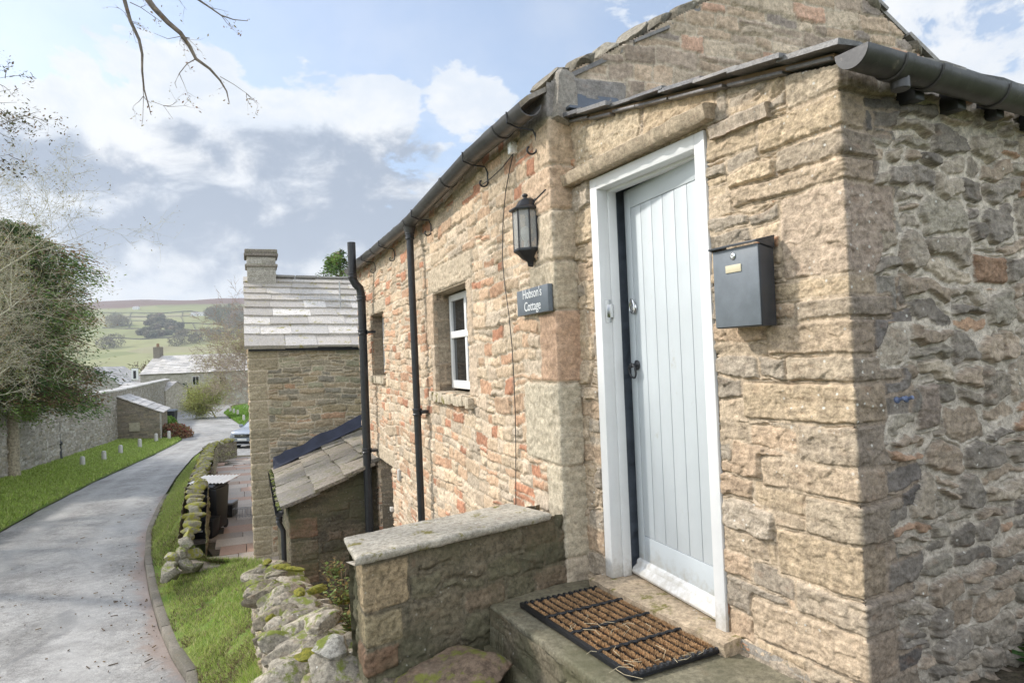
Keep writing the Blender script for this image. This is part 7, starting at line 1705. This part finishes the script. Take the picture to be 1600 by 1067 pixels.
# ------------------------------------------------------------------ far dale: woods, field walls, farms
def wood(name, label, pts, h, n, cols, seed, leaf=1.0, stuffk=True):
    rg = np.random.default_rng(seed); V = []; C = []
    for (x, y, r) in pts:
        z = gz(x, y); m_ = int(n*(r/10)); d = rg.normal(0, 1, (m_, 3)); d /= np.linalg.norm(d, axis=1)[:, None]; rr = rg.uniform(.3, 1, m_)**.4*(1+.35*fbm(d[:, 0]*2.5+x, d[:, 2]*2.5+y, 3, seed)); c = np.array([x, y, z+h*r/10*.50])+d*rr[:, None]*np.array([r, r*.7, h*r/10*.55])
        u = rg.normal(0, 1, (m_, 3)); u /= np.linalg.norm(u, axis=1)[:, None]; v = np.cross(u, rg.normal(0, 1, (m_, 3))); v /= np.linalg.norm(v, axis=1)[:, None]; L_ = leaf*rg.uniform(.5, 1.3, m_)[:, None]
        V.append(np.stack([c-u*L_, c-v*L_*.3, c+u*L_, c+v*L_*.3], 1).reshape(-1, 3)); cc = np.array(cols[rg.integers(0, len(cols))])*rg.uniform(.8, 1.2); C.append(np.repeat(cc[None, :]*rg.uniform(.7, 1.3, m_)[:, None], 4, 0))
    V = np.concatenate(V); o = link(name, np_mesh(name, V, np.arange(len(V)).reshape(-1, 4), np.concatenate(C), smooth=False), MAT['blade']); props(o, label, 'wood' if stuffk else 'tree', kind='stuff' if stuffk else None); return o
def onhill(px, py):
    d = ray(px, py); best = None
    for D in np.geomspace(130, 2300, 900):
        p = Vector((0, 0, EYE))+d*(D/d.y)
        if p.z < gz(p.x, p.y): return p
    return p
R = random.Random(8); pts = []
for i in range(120):
    px = R.uniform(150, 410); D_ = R.uniform(210, 420); p = at(px, 560, D_); pts.append((p.x, p.y, R.uniform(8, 14)))
wood('valley_wood', 'grey brown leafless wood filling the valley floor behind the far house', pts, 13, 420, [(.11, .10, .065), (.14, .115, .075), (.095, .10, .055), (.13, .13, .06)], 1, .8)
def clump(label, pxs, r, h, seed, cols, n=700, leaf=1.6):
    pts = []
    for (px, py) in pxs: p = onhill(px, py); pts.append((p.x, p.y, r*random.Random(px*7+py).uniform(.7, 1.25)))
    return wood('hillside_wood', label, pts, h, n, cols, seed, leaf)
DK = [(.17, .165, .11), (.20, .18, .12), (.15, .16, .10), (.21, .17, .13)]
clump('dark wood on the hillside above the far house roof', [(px+dx, py) for px, py in ((226, 520), (238, 516), (250, 512), (262, 515), (244, 526), (258, 524), (270, 520), (232, 528), (252, 505), (240, 505), (218, 524), (275, 514), (265, 507), (228, 508), (248, 498), (236, 500), (280, 524)) for dx in (0, 3, 7)], 6.5, 15, 11, DK, 500, 2.2)
clump('thin clump of trees left of the dark hillside wood', [(180, 507), (186, 509), (192, 510), (176, 511)], 15, 14, 12, DK, 500, 1.8)
clump('line of trees on the hill right of the white farm', [(330, 498), (338, 500), (346, 503), (352, 508), (360, 512), (372, 515), (384, 520), (366, 500), (380, 503)], 20, 15, 13, DK, 500, 2.2)
clump('belt of trees below the middle fields', [(165, 545), (178, 543), (290, 538), (305, 536), (320, 533), (335, 531), (350, 530), (365, 530), (380, 530), (275, 541)], 16, 12, 14, [(.13, .12, .08), (.15, .13, .085)], 420, 1.6)
# dry stone field walls drawn over the hill, each a thing
lines = [('field wall crossing just under the moor', [(160, 489), (230, 490), (300, 487), (390, 486)]), ('field wall above the white farm', [(165, 496), (240, 496), (300, 494), (385, 498)]), ('field wall below the white farm', [(170, 503), (240, 505), (310, 506), (388, 508)]), ('dark field wall across the middle of the hillside', [(160, 513), (200, 514), (235, 516), (300, 517), (385, 520)]), ('lowest field wall above the valley wood', [(165, 529), (220, 531), (280, 527), (340, 522)]),
         ('field wall running down the hill left of the white farm', [(285, 487), (282, 496), (287, 506)]), ('field wall climbing left of the dark wood', [(205, 489), (202, 497), (205, 505), (200, 514)]), ('short field wall climbing right of the dark wood', [(300, 505), (306, 517), (303, 528)])]
for lab, L_ in lines:
    P = [onhill(*q) for q in L_]; V = []
    for a, b2 in zip(P, P[1:]):
        for k in range(14): q = a.lerp(b2, k/14); V.append((q.x, q.y, gz(q.x, q.y)))
    mb = MB()
    for a, b2 in zip(V, V[1:]): a = Vector(a); b2 = Vector(b2); t_ = (b2-a); nn = Vector((-t_.y, t_.x, 0)).normalized()*.45; mb.hexa([a-nn-Vector((0, 0, 1)), b2-nn-Vector((0, 0, 1)), b2+nn-Vector((0, 0, 1)), a+nn-Vector((0, 0, 1)), a-nn*.6+Vector((0, 0, 1.9)), b2-nn*.6+Vector((0, 0, 1.9)), b2+nn*.6+Vector((0, 0, 1.9)), a+nn*.6+Vector((0, 0, 1.9))], (.13, .12, .10))
    o = mb.build('field_wall', MAT['dry']); props(o, lab, 'wall', 'field walls on the far hillside')
for i, (px, py, wX, lab) in enumerate(((310, 494, 34, 'white farmhouse on the far hillside'), (211, 484, 13, 'small far barn on the left of the hillside'))):
    p = onhill(px, py); zf = p.z-EYE; t = thing('farmhouse', lab, 'farmhouse', p); mb = MB(); O = p-Vector((wX/2, 0, 1)); hz_ = 6
    mb.add([O, O+Vector((wX, 0, 0)), O+Vector((wX, 9, 0)), O+Vector((0, 9, 0)), O+Vector((0, 0, hz_+1)), O+Vector((wX, 0, hz_+1)), O+Vector((wX, 9, hz_+1)), O+Vector((0, 9, hz_+1)), O+Vector((0, 4.5, hz_+4)), O+Vector((wX, 4.5, hz_+4))], [(0, 1, 5, 4), (1, 2, 6, 9, 5), (2, 3, 7, 6), (3, 0, 4, 8, 7)]); mb.build('wall', [MAT['white'], MAT['lead']][0], t)
    mb = MB(); O2 = O+Vector((-.4, 0, hz_+1.02)); mb.add([O2+Vector((0, -.4, -.1)), O2+Vector((wX+.8, -.4, -.1)), O2+Vector((wX+.8, 4.5, 3.1)), O2+Vector((0, 4.5, 3.1)), O2+Vector((wX+.8, 9.4, -.1)), O2+Vector((0, 9.4, -.1))], [(0, 1, 2, 3), (3, 2, 4, 5)]); mb.build('roof', plain('far_roof%d' % i, (.30, .29, .29), .7), t)
    for k in range(5 if i == 0 else 2):
        mb = MB(); mb.box(O+Vector((3+k*(6 if i == 0 else 5), -.06, 3)), (1.4, 0, 0), (0, .05, 0), (0, 0, 2)); mb.build('window', MAT['dark_room'], t)
# ------------------------------------------------------------------ valley air
mb = MB(); mb.box((-5200, -300, EYE-75), (10400, 0, 0), (0, 4700, 0), (0, 0, 75+520))
m = bpy.data.materials.new('haze_air'); m.use_nodes = True; nt = m.node_tree; nt.nodes.clear()
v = nt.nodes.new('ShaderNodeVolumePrincipled'); o_ = nt.nodes.new('ShaderNodeOutputMaterial'); nt.links.new(v.outputs[0], o_.inputs['Volume'])
v.inputs['Color'].default_value = (.82, .88, .95, 1); v.inputs['Density'].default_value = .00019; v.inputs['Anisotropy'].default_value = .2
o = mb.build('haze', m); props(o, kind='stuff')
